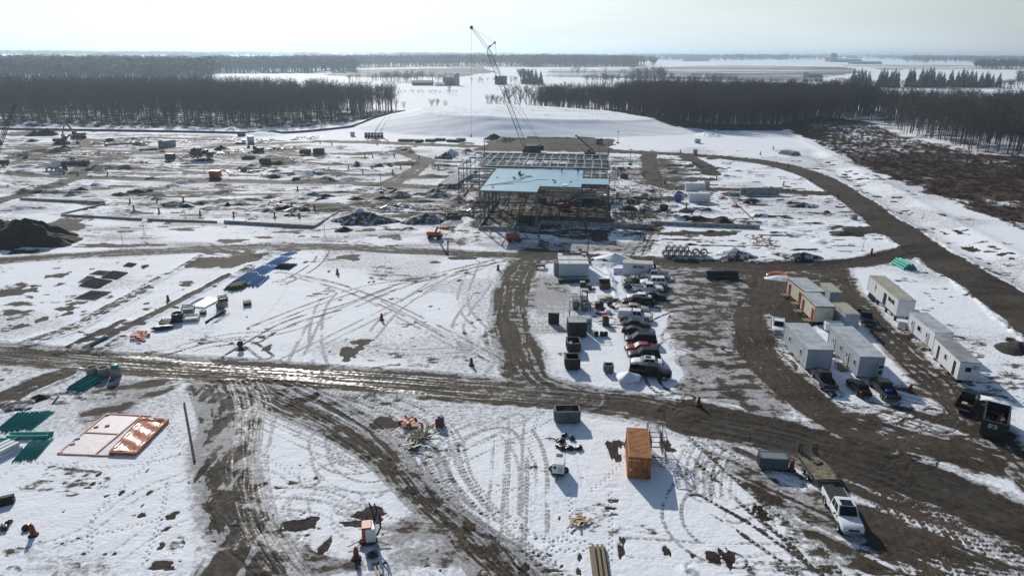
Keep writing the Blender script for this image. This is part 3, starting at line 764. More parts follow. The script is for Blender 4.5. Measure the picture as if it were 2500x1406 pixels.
ho_['label'] = 'pale blue winter haze lying over the site and the far fields'
# ---------------------------------------------------------------- building helpers
class MB:
    """collects shapes and links them as ONE mesh object"""
    def __init__(s):
        s.v = []; s.f = []; s.sm = []
    def add(s, vs, fs, M=None, smooth=False):
        o = len(s.v)
        for p in vs:
            p = Vector(p)
            s.v.append(M @ p if M is not None else p)
        for f in fs:
            s.f.append([i + o for i in f]); s.sm.append(smooth)
        return s
    def box(s, c, d, rz=0, M=None, rx=0, ry=0, ch=0):
        x, y, z = d[0] / 2, d[1] / 2, d[2] / 2
        T = Matrix.Translation(c) @ Matrix.Rotation(R(rz), 4, 'Z') @ Matrix.Rotation(R(ry), 4, 'Y') @ Matrix.Rotation(R(rx), 4, 'X')
        if M is not None:
            T = M @ T
        vs = [(-x, -y, -z), (x, -y, -z), (x, y, -z), (-x, y, -z), (-x, -y, z), (x, -y, z), (x, y, z), (-x, y, z)]
        return s.add(vs, [(0, 3, 2, 1), (4, 5, 6, 7), (0, 1, 5, 4), (1, 2, 6, 5), (2, 3, 7, 6), (3, 0, 4, 7)], T)
    def bar(s, p, q, w=.1, h=None, M=None):
        """rectangular member from p to q"""
        p, q = Vector(p), Vector(q); d = q - p
        if d.length < 1e-6: return s
        h = h or w
        up = Vector((0, 0, 1)) if abs(d.normalized().z) < .98 else Vector((1, 0, 0))
        a = d.cross(up).normalized() * w / 2; b = a.cross(d).normalized() * h / 2
        vs = [p - a - b, p + a - b, p + a + b, p - a + b, q - a - b, q + a - b, q + a + b, q - a + b]
        return s.add(vs, [(0, 1, 2, 3), (7, 6, 5, 4), (0, 4, 5, 1), (1, 5, 6, 2), (2, 6, 7, 3), (3, 7, 4, 0)], M)
    def tube(s, pts, r, n=8, r2=None, caps=True, M=None):
        pts = [Vector(p) for p in pts]
        rings = []
        for i, p in enumerate(pts):
            d = (pts[min(i + 1, len(pts) - 1)] - pts[max(i - 1, 0)]).normalized()
            up = Vector((0, 0, 1)) if abs(d.z) < .95 else Vector((1, 0, 0))
            a = d.cross(up).normalized(); b = a.cross(d).normalized()
            rr = r if r2 is None else r + (r2 - r) * i / max(1, len(pts) - 1)
            if isinstance(r, (list, tuple)): rr = r[i]
            rings.append([p + (a * math.cos(2 * math.pi * k / n) + b * math.sin(2 * math.pi * k / n)) * rr for k in range(n)])
        vs = [v for r_ in rings for v in r_]
        fs = [(i * n + k, i * n + (k + 1) % n, (i + 1) * n + (k + 1) % n, (i + 1) * n + k) for i in range(len(pts) - 1) for k in range(n)]
        o = len(s.v)
        s.add(vs, fs, M, True)
        if caps:
            s.f.append([o + k for k in range(n)][::-1]); s.sm.append(False)
            s.f.append([o + (len(pts) - 1) * n + k for k in range(n)]); s.sm.append(False)
        return s
    def lathe(s, prof, n=16, M=None, smooth=True):
        """profile of (radius, height) turned about z"""
        vs = [(r * math.cos(2 * math.pi * k / n), r * math.sin(2 * math.pi * k / n), z) for r, z in prof for k in range(n)]
        fs = [(i * n + k, i * n + (k + 1) % n, (i + 1) * n + (k + 1) % n, (i + 1) * n + k) for i in range(len(prof) - 1) for k in range(n)]
        return s.add(vs, fs, M, smooth)
    def prism(s, poly, z0, z1, M=None):
        n = len(poly)
        vs = [(x, y, z0) for x, y in poly] + [(x, y, z1) for x, y in poly]
        fs = [tuple(range(n))[::-1], tuple(range(n, 2 * n))] + [(k, (k + 1) % n, n + (k + 1) % n, n + k) for k in range(n)]
        return s.add(vs, fs, M)
    def build(s, name, m, parent=None, bevel=0, seg=1):
        me = bpy.data.meshes.new(name)
        me.from_pydata([tuple(p) for p in s.v], [], s.f)
        me.materials.append(m)
        me.polygons.foreach_set("use_smooth", s.sm)
        me.update()
        if bevel:
            bm = bmesh.new(); bm.from_mesh(me)
            bmesh.ops.remove_doubles(bm, verts=bm.verts, dist=1e-4)
            bmesh.ops.recalc_face_normals(bm, faces=bm.faces)
            bmesh.ops.bevel(bm, geom=[e for e in bm.edges if e.is_manifold and e.calc_face_angle(0) > .5], offset=bevel, segments=seg, affect='EDGES', clamp_overlap=True)
            bm.to_mesh(me); bm.free()
        else:
            bm = bmesh.new(); bm.from_mesh(me)
            bmesh.ops.recalc_face_normals(bm, faces=bm.faces)
            bm.to_mesh(me); bm.free()
        o = bpy.data.objects.new(name, me)
        col.objects.link(o)
        if parent is not None:
            o.parent = parent
        return o
def tag(o, label, cat, group=None):
    o['label'] = label; o['category'] = cat
    if group: o['group'] = group
    return o
def thing(name, label, cat, loc=(0, 0, 0), rz=0, group=None):
    o = bpy.data.objects.new(name, None)
    o.empty_display_size = .5
    col.objects.link(o)
    o.location = loc; o.rotation_euler = (0, 0, R(rz))
    return tag(o, label, cat, group)
KIDS = {}
def copy_tree(o, parent=None):
    c = o.copy(); col.objects.link(c)
    if parent is not None: c.parent = parent
    for ch in KIDS.get(o.name) or [k for k in bpy.data.objects if k.parent == o]:
        copy_tree(ch, c)
    return c
def at(px, py, z=0.):
    p = G(px, py)
    return Vector((p.x, p.y, level(p.x, p.y) + z))
def text_mesh(txt, size, name, m, parent, loc, rot, ext=.01, bold=.0):
    cu = bpy.data.curves.new(name, 'FONT')
    cu.body = txt; cu.size = size; cu.extrude = ext; cu.offset = bold
    cu.align_x = 'CENTER'; cu.align_y = 'CENTER'; cu.resolution_u = 2
    t_ = bpy.data.objects.new(name + "_tmp", cu)
    col.objects.link(t_)
    bpy.context.view_layer.update()
    me = bpy.data.meshes.new_from_object(t_.evaluated_get(bpy.context.evaluated_depsgraph_get()))
    bpy.data.objects.remove(t_)
    me.materials.clear(); me.materials.append(m); me.name = name
    o = bpy.data.objects.new(name, me); col.objects.link(o)
    o.parent = parent; o.location = loc; o.rotation_euler = rot
    return o
def blob(c, rad, n=2, amp=.25, seed=0, squash=1.):
    """lumpy closed shape: returns verts, faces"""
    bm = bmesh.new()
    bmesh.ops.create_icosphere(bm, subdivisions=n, radius=1)
    rs = random.Random(seed)
    a, b, g = rs.uniform(0, 9), rs.uniform(0, 9), rs.uniform(0, 9)
    vs = []
    for v in bm.verts:
        p = v.co
        k = 1 + amp * (math.sin(p.x * 4 + a) * math.cos(p.y * 5 + b) + .6 * math.sin(p.z * 7 + g + p.x * 6)) + rs.uniform(-.08, .08) * amp * 2
        vs.append((c[0] + p.x * rad[0] * k, c[1] + p.y * rad[1] * k, c[2] + p.z * rad[2] * k * squash))
    fs = [[v.index for v in f.verts] for f in bm.faces]
    bm.free()
    return vs, fs
def heap(name, label, cat, loc, rx, ry, h, m, seed=0, rough=.35, group=None, rz=0, n=26, snow=None):
    """a tipped pile: lumpy cone with a ragged foot"""
    rs = np.random.RandomState(seed)
    vs = []; fs = []
    nr, na = n // 2, n
    off = rs.rand() * 50
    for i in range(nr + 1):
        t_ = i / nr
        for k in range(na):
            a = 2 * math.pi * k / na
            rag = 1 + rough * (float(vnoise(np.array(math.cos(a) * 1.7 + off), np.array(math.sin(a) * 1.7 + off))) - .5) * 1.6
            x = math.cos(a) * rx * t_ * rag; y = math.sin(a) * ry * t_ * rag
            nz = float(fbm(np.array(x * .9 + off), np.array(y * .9), 4)) - .5
            z = h * max(0, 1 - t_) ** .95 * (1 + .0 * nz) + nz * rough * h * .55 * (1 - t_ ** 3) - .12 * (t_ > .99) - .05
            vs.append((x, y, z))
    for i in range(nr):
        for k in range(na):
            fs.append((i * na + k, i * na + (k + 1) % na, (i + 1) * na + (k + 1) % na, (i + 1) * na + k))
    b = MB(); b.add(vs, fs, None, False)
    o = b.build(name, m)
    o.location = loc; o.rotation_euler = (0, 0, R(rz))
    if snow is not None:
        o.data.materials[0] = MATS['snow_streaked_soil']
    return tag(o, label, cat, group)

# common materials
M_STEEL = mat("grey_primer_steel", (.13, .15, .18), .55, .3, .2)
M_DARK = mat("dark_metal", (.03, .032, .035), .5, .2, .2)
M_RUST = mat("rusty_steel", (.10, .055, .035), .8, .0, .35, 3)
M_TYRE = mat("tyre_rubber", (.02, .02, .02), .85, 0, .2)
M_RIM = mat("wheel_rim", (.35, .36, .38), .35, .8, .1)
M_GLASS = mat("dark_window", (.008, .010, .012), .22, 0, .05, spec=.25)
M_WOOD = mat("fresh_lumber", (.48, .36, .20), .75, 0, .25, 4)
M_OLDWOOD = mat("weathered_wood", (.22, .17, .12), .85, 0, .3, 4)
M_ORANGE = mat("safety_orange", (.42, .07, .02), .6, 0, .15, 5, dirt=(.12, .06, .04), dirt_amt=.3)
M_LIFT = mat("lift_orange", (.42, .07, .02), .45, 0, .15)
M_GREENPIPE = mat("green_sewer_pipe", (.025, .31, .255), .35, 0, .12, 2)
M_BLUEPIPE = mat("blue_water_pipe", (.40, .57, .82), .35, 0, .12, 2)
M_BLACKPIPE = mat("black_pipe", (.025, .025, .028), .45, 0, .2)
M_CONC = mat("concrete", (.34, .33, .31), .85, 0, .18, 1.5, bump=.01, dirt=(.16, .15, .13), dirt_amt=.5)
M_SNOW = mat("snow_cap", (.80, .82, .86), .7, 0, .05, 2, bump=.03, bscale=3)
M_SOIL = mat("dug_soil", (.030, .024, .018), .95, 0, .5, 1.2, bump=.12, bscale=3)
M_SNOWD = mat("dirty_snow", (.62, .65, .70), .8, 0, .1, 2, bump=.08, bscale=3, dirt=(.05, .042, .036), dirt_amt=.75)
M_SOILD = mat("black_topsoil", (.016, .014, .013), .95, 0, .5, 1.2, bump=.12, bscale=3)
M_WHITE = mat("white_panel", (.72, .74, .76), .5, 0, .06, 1.0, dirt=(.40, .38, .34), dirt_amt=.15)
M_GREYP = mat("grey_panel", (.42, .46, .50), .5, 0, .07, 1.0, dirt=(.25, .25, .24), dirt_amt=.2)
M_BEIGE = mat("cream_panel", (.62, .60, .46), .55, 0, .08, 1.0, dirt=(.36, .33, .24), dirt_amt=.2)
M_RED = mat("red_trim", (.25, .035, .03), .5, 0, .12)
M_ROOF = mat("pale_roof_membrane", (.44, .47, .50), .6, 0, .14, .8, dirt=(.30, .31, .32), dirt_amt=.6)
M_ROOFT = mat("tan_roof_sheet", (.36, .34, .26), .65, 0, .15, .8, dirt=(.22, .21, .17), dirt_amt=.5)
M_BLUE = mat("blue_paint", (.03, .08, .30), .45, 0, .12)
M_YEL = mat("yellow_paint", (.55, .38, .05), .5, 0, .15)
M_PLY = mat("plywood_sheet", (.50, .43, .26), .75, 0, .15, 2)
M_HUSK = mat("black_plastic_bag", (.018, .018, .02), .3, 0, .2)
mat("snow_streaked_soil", (.018, .016, .014), .9, 0, .4, 1.1, dirt=(.70, .73, .79), dirt_amt=.42)
# ---------------------------------------------------------------- steel frame building
BO = G(1172, 466, 10.2); BO.z = 0
BZ = -7.0
bld = thing("steel_frame_building", "unfinished grey steel frame building, pale blue sheeting on the front part of its roof", "building", BO, BZ)
M_DECK = mat("pale_blue_sheathing", (.24, .43, .52), .42, 0, .05, .35, dirt=(.20, .37, .46), dirt_amt=.5)
BL = MB()
H1, H2 = 10.0, 10.9
# roof sheathing, real 6 cm sheet
deckp = [(0, 0), (14.6, 0), (14.6, 8), (25.5, 8), (25.5, 13), (32.8, 13), (32.8, 21.5), (25.5, 21.6), (25.4, 35.7), (-.8, 35)]
MB().prism(deckp, H1 + .26, H1 + .34).build("roof_deck", M_DECK, bld)
fas = MB()
for i in range(len(deckp)):
    p, q = deckp[i], deckp[(i + 1) % len(deckp)]
    fas.bar((*p, H1 + .12), (*q, H1 + .12), .18, .26)
fas.build("roof_edge_beam", M_STEEL, bld)
# columns
cols = [(0, 0), (7.3, 0), (14.6, 0), (14.6, 8), (20, 8), (25.5, 8), (25.5, 13), (32.8, 13), (34.3, 11.5), (32.8, 21.5), (25.5, 21.5), (32.8, 31), (32.8, 45), (32.8, 54), (32.8, 65),
        (0, 7), (0, 14), (0, 21), (0, 28), (0, 35), (8, 35), (16.5, 35), (25.4, 35), (-12, 32), (-12.3, 41), (-12.5, 48), (-12.8, 56), (-12.9, 65.5), (-4, 65.5), (5, 65.4), (14, 65.3), (24, 65.1), (-6, 34), (5, 50), (14, 50), (24, 50), (-4, 50), (8, 20), (16.5, 20)]
for x, y in cols:
    h = H1 if y < 36 and x > -5 else H2
    if (x, y) in ((32.8, 65), (34.3, 11.5)): h = 11.6
    big = .5 if (x, y) in ((14.6, 0), (32.8, 13)) or (x == 0 and 5 < y < 30) else .26
    m_ = MB()
    m_.box((x, y, h / 2), (big * .16, big, h)); m_.box((x - big / 2, y, h / 2), (.05, big, h)); m_.box((x + big / 2, y, h / 2), (.05, big, h))
    if big == .5:
        m_.box((x, y - .45, h / 2), (big * .9, .1, h))
    m_.build("column", M_STEEL, bld)
# girts along the walls
for pts, zs in (([(0, 0), (7.3, 0)], (4.2, 8.4)), ([(7.3, 0), (14.6, 0)], (8.2,)), ([(0, 0), (0, 35)], (8.4,)), ([(14.6, 8), (25.5, 8)], (4.5, 8.6)), ([(25.5, 13), (32.8, 13)], (9.2, 3)), ([(-12, 32), (-6, 34)], (7,)), ([(32.8, 13), (32.8, 65)], (4.5, 7.8)), ([(-12, 32), (-12.9, 65.5)], (7.4,))):
    for z in zs:
        g_ = MB(); g_.bar((*pts[0], z), (*pts[1], z), .14, .2); g_.build("girt", M_STEEL, bld)
# main beams with light blue top flashing, open part of the roof
M_FLASH = mat("blue_flashing", (.22, .42, .53), .4, 0, .1)
for y, xa, xb in ((32, -12, -.8), (36.6, -5, 33), (44, 15, 33), (53.5, -12.8, 33), (65.3, -12.9, 33)):
    y2 = y
    bm_ = MB(); bm_.bar((xa, y, H2 - .3), (xb, y, H2 - .3), .16, .45); bm_.build("roof_girder", M_STEEL, bld)
    fl = MB()
    n_ = max(1, int((xb - xa) / 9))
    for k in range(n_):
        a = xa + (xb - xa) * k / n_; b_ = xa + (xb - xa) * (k + 1) / n_
        fl.box(((a + b_) / 2, y + (.12 if k % 2 else -.12), H2 - .02 + .01 * (k % 2)), (b_ - a, .55, .04))
    fl.build("roof_flashing", M_FLASH, bld)
# rafters / joists running front to back
M_JOIST = mat('blue_grey_joist_paint', (.26, .31, .37), .5, .2, .1)
def joist(x, y0, y1, z):
    j = MB()
    j.bar((x, y0, z), (x, y1, z), .24, .16); j.bar((x, y0 + .6, z - .75), (x, y1 - .6, z - .75), .08, .08)
    n_ = max(3, int((y1 - y0) / 1.3))
    for k in range(n_):
        a = y0 + (y1 - y0) * k / n_; b_ = y0 + (y1 - y0) * (k + 1) / n_
        j.bar((x, a, z if k % 2 else z - .75), (x, b_, z - .75 if k % 2 else z), .05)
    j.build("roof_joist", M_JOIST, bld)
for k in range(18):
    x = -12.4 + k * 2.67
    joist(x, 53.6, 65.2, H2 - .05)
    if x < 33: joist(x + (.5 if k > 3 else 0), 36.8 if x > -5 else 32.2, 53.4, H2 - .05)
for x in (28, 30.4, 32.7):
    joist(x, 22, 36.4, H2 - .5)
for k in range(9):
    joist(1.5 + k * 2.9, .4 if k < 4.5 else 8.4, 34.6, H1 - .05)
for y in (14, 21, 28):
    t_ = MB(); t_.bar((0, y, H1 - .4), (25.4, y, H1 - .4), .16, .4)
    t_.build("roof_girder", M_STEEL, bld)
# upstanding end truss at the back right
t_ = MB()
t_.bar((12, 65.6, 14.2), (33.4, 65.6, 14.2), .12); t_.bar((12, 65.6, 11.6), (33.4, 65.6, 11.6), .12)
for k in range(8):
    x = 12 + k * 2.67
    t_.bar((x, 65.6, 11.6 if k % 2 else 14.2), (x + 2.67, 65.6, 14.2 if k % 2 else 11.6), .09)
t_.bar((33.1, 65, 0), (33.1, 65, 15.5), .24); t_.bar((30, 66, 8), (30, 66, 15.2), .14)
t_.build("end_truss", M_STEEL, bld)
# X bracing rods
for a, b_ in (((-12, 32, 10), (-12.5, 48, 0)), ((-12, 32, 0), (-12.5, 48, 10)), ((32.8, 13, 10), (32.8, 31, 0)), ((32.8, 31, 10), (32.8, 13, .3)), ((0, 0, .4), (0, 14, 9.6)), ((0, 0, 9.6), (0, 14, .4)), ((14.6, 8, 9), (14.6, 21, .4)), ((20, 35, 10), (25.4, 35, 0)), ((-12.9, 65.5, 10), (-4, 65.5, 0)), ((24, 65, 10), (32.8, 65, 0)), ((7.3, 0, .4), (3, .2, 4))):
    c_ = MB(); c_.bar(a, b_, .07); c_.build("brace", M_DARK, bld)
for a, b_ in (((-12, 32, 9.5), (-9, 24, 0)), ((0, 0, 9.8), (-4, 5, 0)), ((34.3, 11.5, 9.8), (39, 14, 0)), ((33, 13, 9.8), (45, 18, 0)), ((32.8, 21.5, 9.8), (46, 30, 0)), ((-12, 32, 9.5), (-2, 20, 0))):
    c_ = MB(); c_.tube([a, b_], .035, 4); c_.build("guy_cable", M_DARK, bld)
# mezzanine floor framing and inner partitions seen through the frame
mz = MB()
for y in (22, 26, 30, 34, 40, 46, 52, 58, 64):
    mz.bar((-12 if y > 31 else 1, y, 5.4), (32.5, y, 5.4), .12, .25)
for x in (-8, -3, 3, 9, 15, 21, 27):
    mz.bar((x, 38, 5.2), (x, 65, 5.2), .14, .3)
mz.build("floor_beam", M_STEEL, bld)
M_METDECK = mat("galvanised_floor_deck", (.10, .12, .16), .5, .3, .2)
MB().box((22, 45, 5.57), (20, 9, .05)).build("floor_deck", M_METDECK, bld)
# foundation walls
fw = MB()
fw.bar((-.4, -.5, .55), (15, -.5, .55), .35, 1.1); fw.bar((15, -.5, .5), (15, 7.4, .5), .35, 1.0); fw.bar((15, 7.4, .6), (45, 7.2, .6), .35, 1.2); fw.bar((-.4, -.5, .4), (-.6, 36, .4), .3, .8); fw.bar((-12.4, 31.6, .35), (-13.2, 66, .35), .3, .7)
fw.bar((-12.4, 31.6, .35), (-.6, 33.6, .35), .3, .7); fw.bar((33.1, 11, .35), (33.2, 66, .35), .3, .7); fw.bar((-13, 66, .35), (33, 66, .35), .3, .7)
fw.build("foundation", M_CONC, bld)
def bpt(x, y, z=0.):
    c, s_ = math.cos(R(BZ)), math.sin(R(BZ))
    return Vector((BO.x + x * c - y * s_, BO.y + x * s_ + y * c, z))
RZ = H1 + .345
# timber offcuts and sheet on the roof
p = bpt(8.2, 21, RZ)
t_ = thing("debris_pile", "heap of dark offcuts and torn wrap on the pale blue roof", "debris", p, 10)
b_ = MB()
for k in range(16):
    a = random.uniform(0, 6.28); l = random.uniform(.5, 1.6)
    x, y = random.gauss(0, .45), random.gauss(0, .5)
    b_.bar((x, y, .1 + .05 * k), (x + math.cos(a) * l, y + math.sin(a) * l * .5, random.uniform(.2, 1.7)), .16, .1)
b_.build("offcuts", M_SOILD, t_)
b_ = MB()
for k in range(14):
    a = random.uniform(-.4, .5); x = random.uniform(.6, 3.4); y = random.uniform(-.5, 1.2)
    b_.box((x, y, .12 + .05 * (k % 4)), (random.uniform(.3, .8), random.uniform(.2, .5), .07), rz=math.degrees(a) * 3, rx=random.uniform(-20, 20))
b_.build("timber_pieces", M_WOOD, t_)
o = MB().box((0, 0, .08), (1.3, 2.4, .16)).build("insulation_panel", M_WHITE, None, .01)
o.location = bpt(21.2, 10.4, RZ); o.rotation_euler = (0, 0, R(-4)); tag(o, "white panel lying near the front edge of the blue roof", "panel")
for k, (x, y, l) in enumerate(((17.5, 17, .5), (18.2, 15.4, .4), (18.2, 13, .35), (22.5, 15, .4), (2.6, 4, .4), (1.6, 19, .35), (6.2, 20, .5), (6.6, 17.8, .6))):
    b_ = MB(); b_.box((0, 0, .12), (l, .25, .22), rz=20 * k); b_.box((l * .7, .1, .07), (l * .7, .16, .12), rz=-30 * k)
    o = b_.build("tool_bundle", M_DARK, None); o.location = bpt(x, y, RZ)
    tag(o, "small dark bundle of tools lying on the pale blue roof", "tools", "small tool bundles on the roof sheeting")
b_ = MB()
for ln in ([(0, 6), (3, 9.5), (6, 13), (8, 16), (9, 17)], [(4, 8.5), (7, 12), (11, 13.5), (13, 17), (16, 17.4)], [(1.5, 7), (4, 9), (7.6, 9.8)]):
    q = [bpt(x, y, RZ + .03) for x, y in smooth(ln, 6)]
    b_.tube(q, .05, 4)
tag(b_.build("extension_cable", M_DARK), "thin dark cables snaking over the pale blue roof sheeting", "cable")
# ---------------------------------------------------------------- people: one skinned body, clothing as children
M_SKIN = mat("skin", (.42, .26, .19), .6, 0, .05)
M_VEST = mat("orange_work_jacket", (.62, .13, .03), .75, 0, .1)
M_VESTY = mat("yellow_work_vest", (.42, .42, .05), .75, 0, .1)
M_CLOTH = mat("dark_work_trousers", (.03, .033, .045), .85, 0, .15)
M_HAT = mat("white_hard_hat", (.7, .7, .68), .4, 0, .05)
def skin_mesh(name, verts, edges, radii, m, parent=None, root=0, sub=1):
    me = bpy.data.meshes.new(name)
    me.from_pydata(verts, edges, [])
    o = bpy.data.objects.new(name, me); col.objects.link(o)
    sk = o.modifiers.new("skin", 'SKIN'); sk.use_smooth_shade = True
    for i, v in enumerate(me.skin_vertices[0].data):
        r = radii[i]; v.radius = r if isinstance(r, tuple) else (r, r); v.use_root = (i == root)
    sb = o.modifiers.new("subdivision", 'SUBSURF'); sb.levels = sub; sb.render_levels = sub
    bpy.context.view_layer.update()
    m2 = bpy.data.meshes.new_from_object(o.evaluated_get(bpy.context.evaluated_depsgraph_get()))
    bpy.data.objects.remove(o)
    m2.materials.clear(); m2.materials.append(m); m2.name = name
    ob = bpy.data.objects.new(name, m2); col.objects.link(ob)
    if parent is not None: ob.parent = parent
    return ob
def person(label, loc, rz, top, lean=0., arms='down', stride=.12):
    t_ = thing("person", label, "person", loc, rz)
    s = stride
    hipz, shz = .93, 1.43
    lx = lean
    V = [(0, 0, hipz), (lx * .4, 0, 1.15), (lx * .8, 0, 1.38), (lx, 0, 1.50), (lx * 1.1, .02, 1.62), (lx * 1.1, .02, 1.72)]
    Rr = [(.15, .12), (.15, .11), (.17, .11), .055, .085, .075]
    E = [(0, 1), (1, 2), (2, 3), (3, 4), (4, 5)]
    def add(p, r, j):
        V.append(p); Rr.append(r); E.append((j, len(V) - 1)); return len(V) - 1
    for sd in (-1, 1):
        h = add((sd * .10, 0, .88), .105, 0); k = add((sd * .12, sd * s * .6 + .03, .50), .07, h); a = add((sd * .13, sd * s - .02, .10), .045, k); add((sd * .14, sd * s + .14, .05), .045, a)
        sh = add((lx * .8 + sd * .19, 0, 1.40), .065, 2)
        if arms == 'fwd':
            e = add((sd * .26, .20, 1.18), .048, sh); w_ = add((sd * .18, .42, 1.12), .034, e)
        else:
            e = add((sd * .27, .03, 1.12), .048, sh); w_ = add((sd * .27, .14, .88), .034, e)
        hnd = add(tuple(Vector(V[w_]) + Vector((0, .03, -.06))), (.04, .025), w_)
        for q in range(4):
            add(tuple(Vector(V[hnd]) + Vector(((q - 1.5) * .02, .02, -.075 + .006 * abs(q - 1.5)))), .009, hnd)
        add(tuple(Vector(V[hnd]) + Vector((-sd * .035, .035, -.03))), .010, hnd)
    body = skin_mesh("body", V, E, Rr, M_SKIN, t_)
    # clothing a little larger than the body
    jv = [(0, 0, .86), (lx * .4, 0, 1.15), (lx * .8, 0, 1.36), (lx, 0, 1.47)]; jr = [(.19, .15), (.19, .145), (.21, .14), .08]; je = [(0, 1), (1, 2), (2, 3)]
    for i, (p, r) in enumerate(zip(V, Rr)):
        pass
    def jadd(p, r, j):
        jv.append(p); jr.append(r); je.append((j, len(jv) - 1)); return len(jv) - 1
    for sd in (-1, 1):
        sh = jadd((lx * .8 + sd * .20, 0, 1.40), .088, 2)
        if arms == 'fwd':
            e = jadd((sd * .26, .20, 1.18), .072, sh); jadd((sd * .19, .39, 1.13), .055, e)
        else:
            e = jadd((sd * .27, .03, 1.12), .072, sh); jadd((sd * .27, .13, .92), .055, e)
    skin_mesh("jacket", jv, je, jr, top, t_)
    tv = [(0, 0, .95)]; tr = [(.18, .145)]; te = []
    for sd in (-1, 1):
        o_ = len(tv)
        tv += [(sd * .10, 0, .86), (sd * .12, sd * s * .6 + .03, .50), (sd * .13, sd * s - .02, .12)]; tr += [.125, .092, .075]
        te += [(0, o_), (o_, o_ + 1), (o_ + 1, o_ + 2)]
    skin_mesh("trousers", tv, te, tr, M_CLOTH, t_)
    hm = MB(); hm.lathe([(.0, .155), (.07, .14), (.115, .09), (.13, .03), (.165, .0), (.165, -.012), (.0, -.012)], 12, Matrix.Translation((lx * 1.1, .02, 1.70)))
    hm.build("hard_hat", M_HAT, t_)
    fc = MB()
    for sd in (-1, 1):
        fc.box((lx * 1.1 + sd * .032, .105, 1.665), (.018, .01, .012)); fc.box((lx * 1.1 + sd * .088, .02, 1.65), (.012, .03, .05))
    fc.box((lx * 1.1, .108, 1.605), (.045, .012, .010)); fc.box((lx * 1.1, .115, 1.635), (.018, .03, .03))
    fc.build("face", mat("face_detail", (.16, .07, .05), .6), t_)
    for sd in (-1, 1):
        bt = MB(); bt.box((sd * .14, sd * s + .05, .055), (.11, .29, .11)); bt.build("boot", M_DARK, t_, .02)
    return t_
person("worker in yellow vest standing towards the back of the blue roof", bpt(19.2, 30.5, RZ), 200, M_VESTY)
person("worker in dark clothes on the blue roof, right of the one in yellow", bpt(24.0, 29.5, RZ), 175, M_CLOTH)
person("worker in orange jacket walking on shaded snow below the steel frame", at(1382, 561), 150, M_VEST, stride=.28)
person("worker in dark clothes standing by the low concrete wall in the shade", at(1428, 556), 120, M_CLOTH)
# ---------------------------------------------------------------- cars and pickups (nose towards +x)
PAINT = {}
def paint(n, c, metal=.0, rough=.42):
    return mat("paint_" + n, c, rough, metal, .04, 1., dirt=(.20, .18, .16), dirt_amt=.02, spec=.14)
P_WHITE = paint("white", (.74, .76, .78)); P_BLACK = paint("black", (.012, .013, .015)); P_NAVY = paint("midnight", (.015, .022, .035)); P_GREY = paint("dark_grey", (.05, .055, .062), .3)
P_SILVER = paint("silver", (.52, .54, .56), .3); P_RED = paint("maroon", (.22, .02, .03)); P_GRN = paint("dark_green_grey", (.03, .04, .04)); P_CHAMP = paint("champagne", (.42, .40, .36), .3)
M_LAMPW = mat("headlamp_glass", (.6, .63, .66), .1, 0, .05, spec=.9); M_LAMPR = mat("tail_lamp_red", (.35, .01, .01), .2, 0, .05)
M_BEDL = mat("bed_liner", (.02, .02, .02), .8, 0, .2)
M_TRIM = mat("black_plastic_trim", (.02, .02, .022), .6, 0, .1)
def loft(secs, ring, cap=True):
    """secs -> list of rings through ring(sec); closed ends"""
    vs = []; n = 0; rs_ = [ring(s_) for s_ in secs]
    n = len(rs_[0])
    for r_ in rs_: vs += r_
    fs = [(i * n + k, i * n + (k + 1) % n, (i + 1) * n + (k + 1) % n, (i + 1) * n + k) for i in range(len(secs) - 1) for k in range(n)]
    if cap: fs += [tuple(range(n)), tuple((len(secs) - 1) * n + k for k in range(n))[::-1]]
    return vs, fs
def low_ring(s_):
    x, z0, z1, w = s_
    h = z1 - z0
    return [(x, -w * .90, z0), (x, -w, z0 + h * .30), (x, -w, z0 + h * .66), (x, -w * .95, z1 - h * .06), (x, -w * .80, z1), (x, 0, z1 + .025), (x, w * .80, z1), (x, w * .95, z1 - h * .06), (x, w, z0 + h * .66), (x, w, z0 + h * .30), (x, w * .90, z0)]
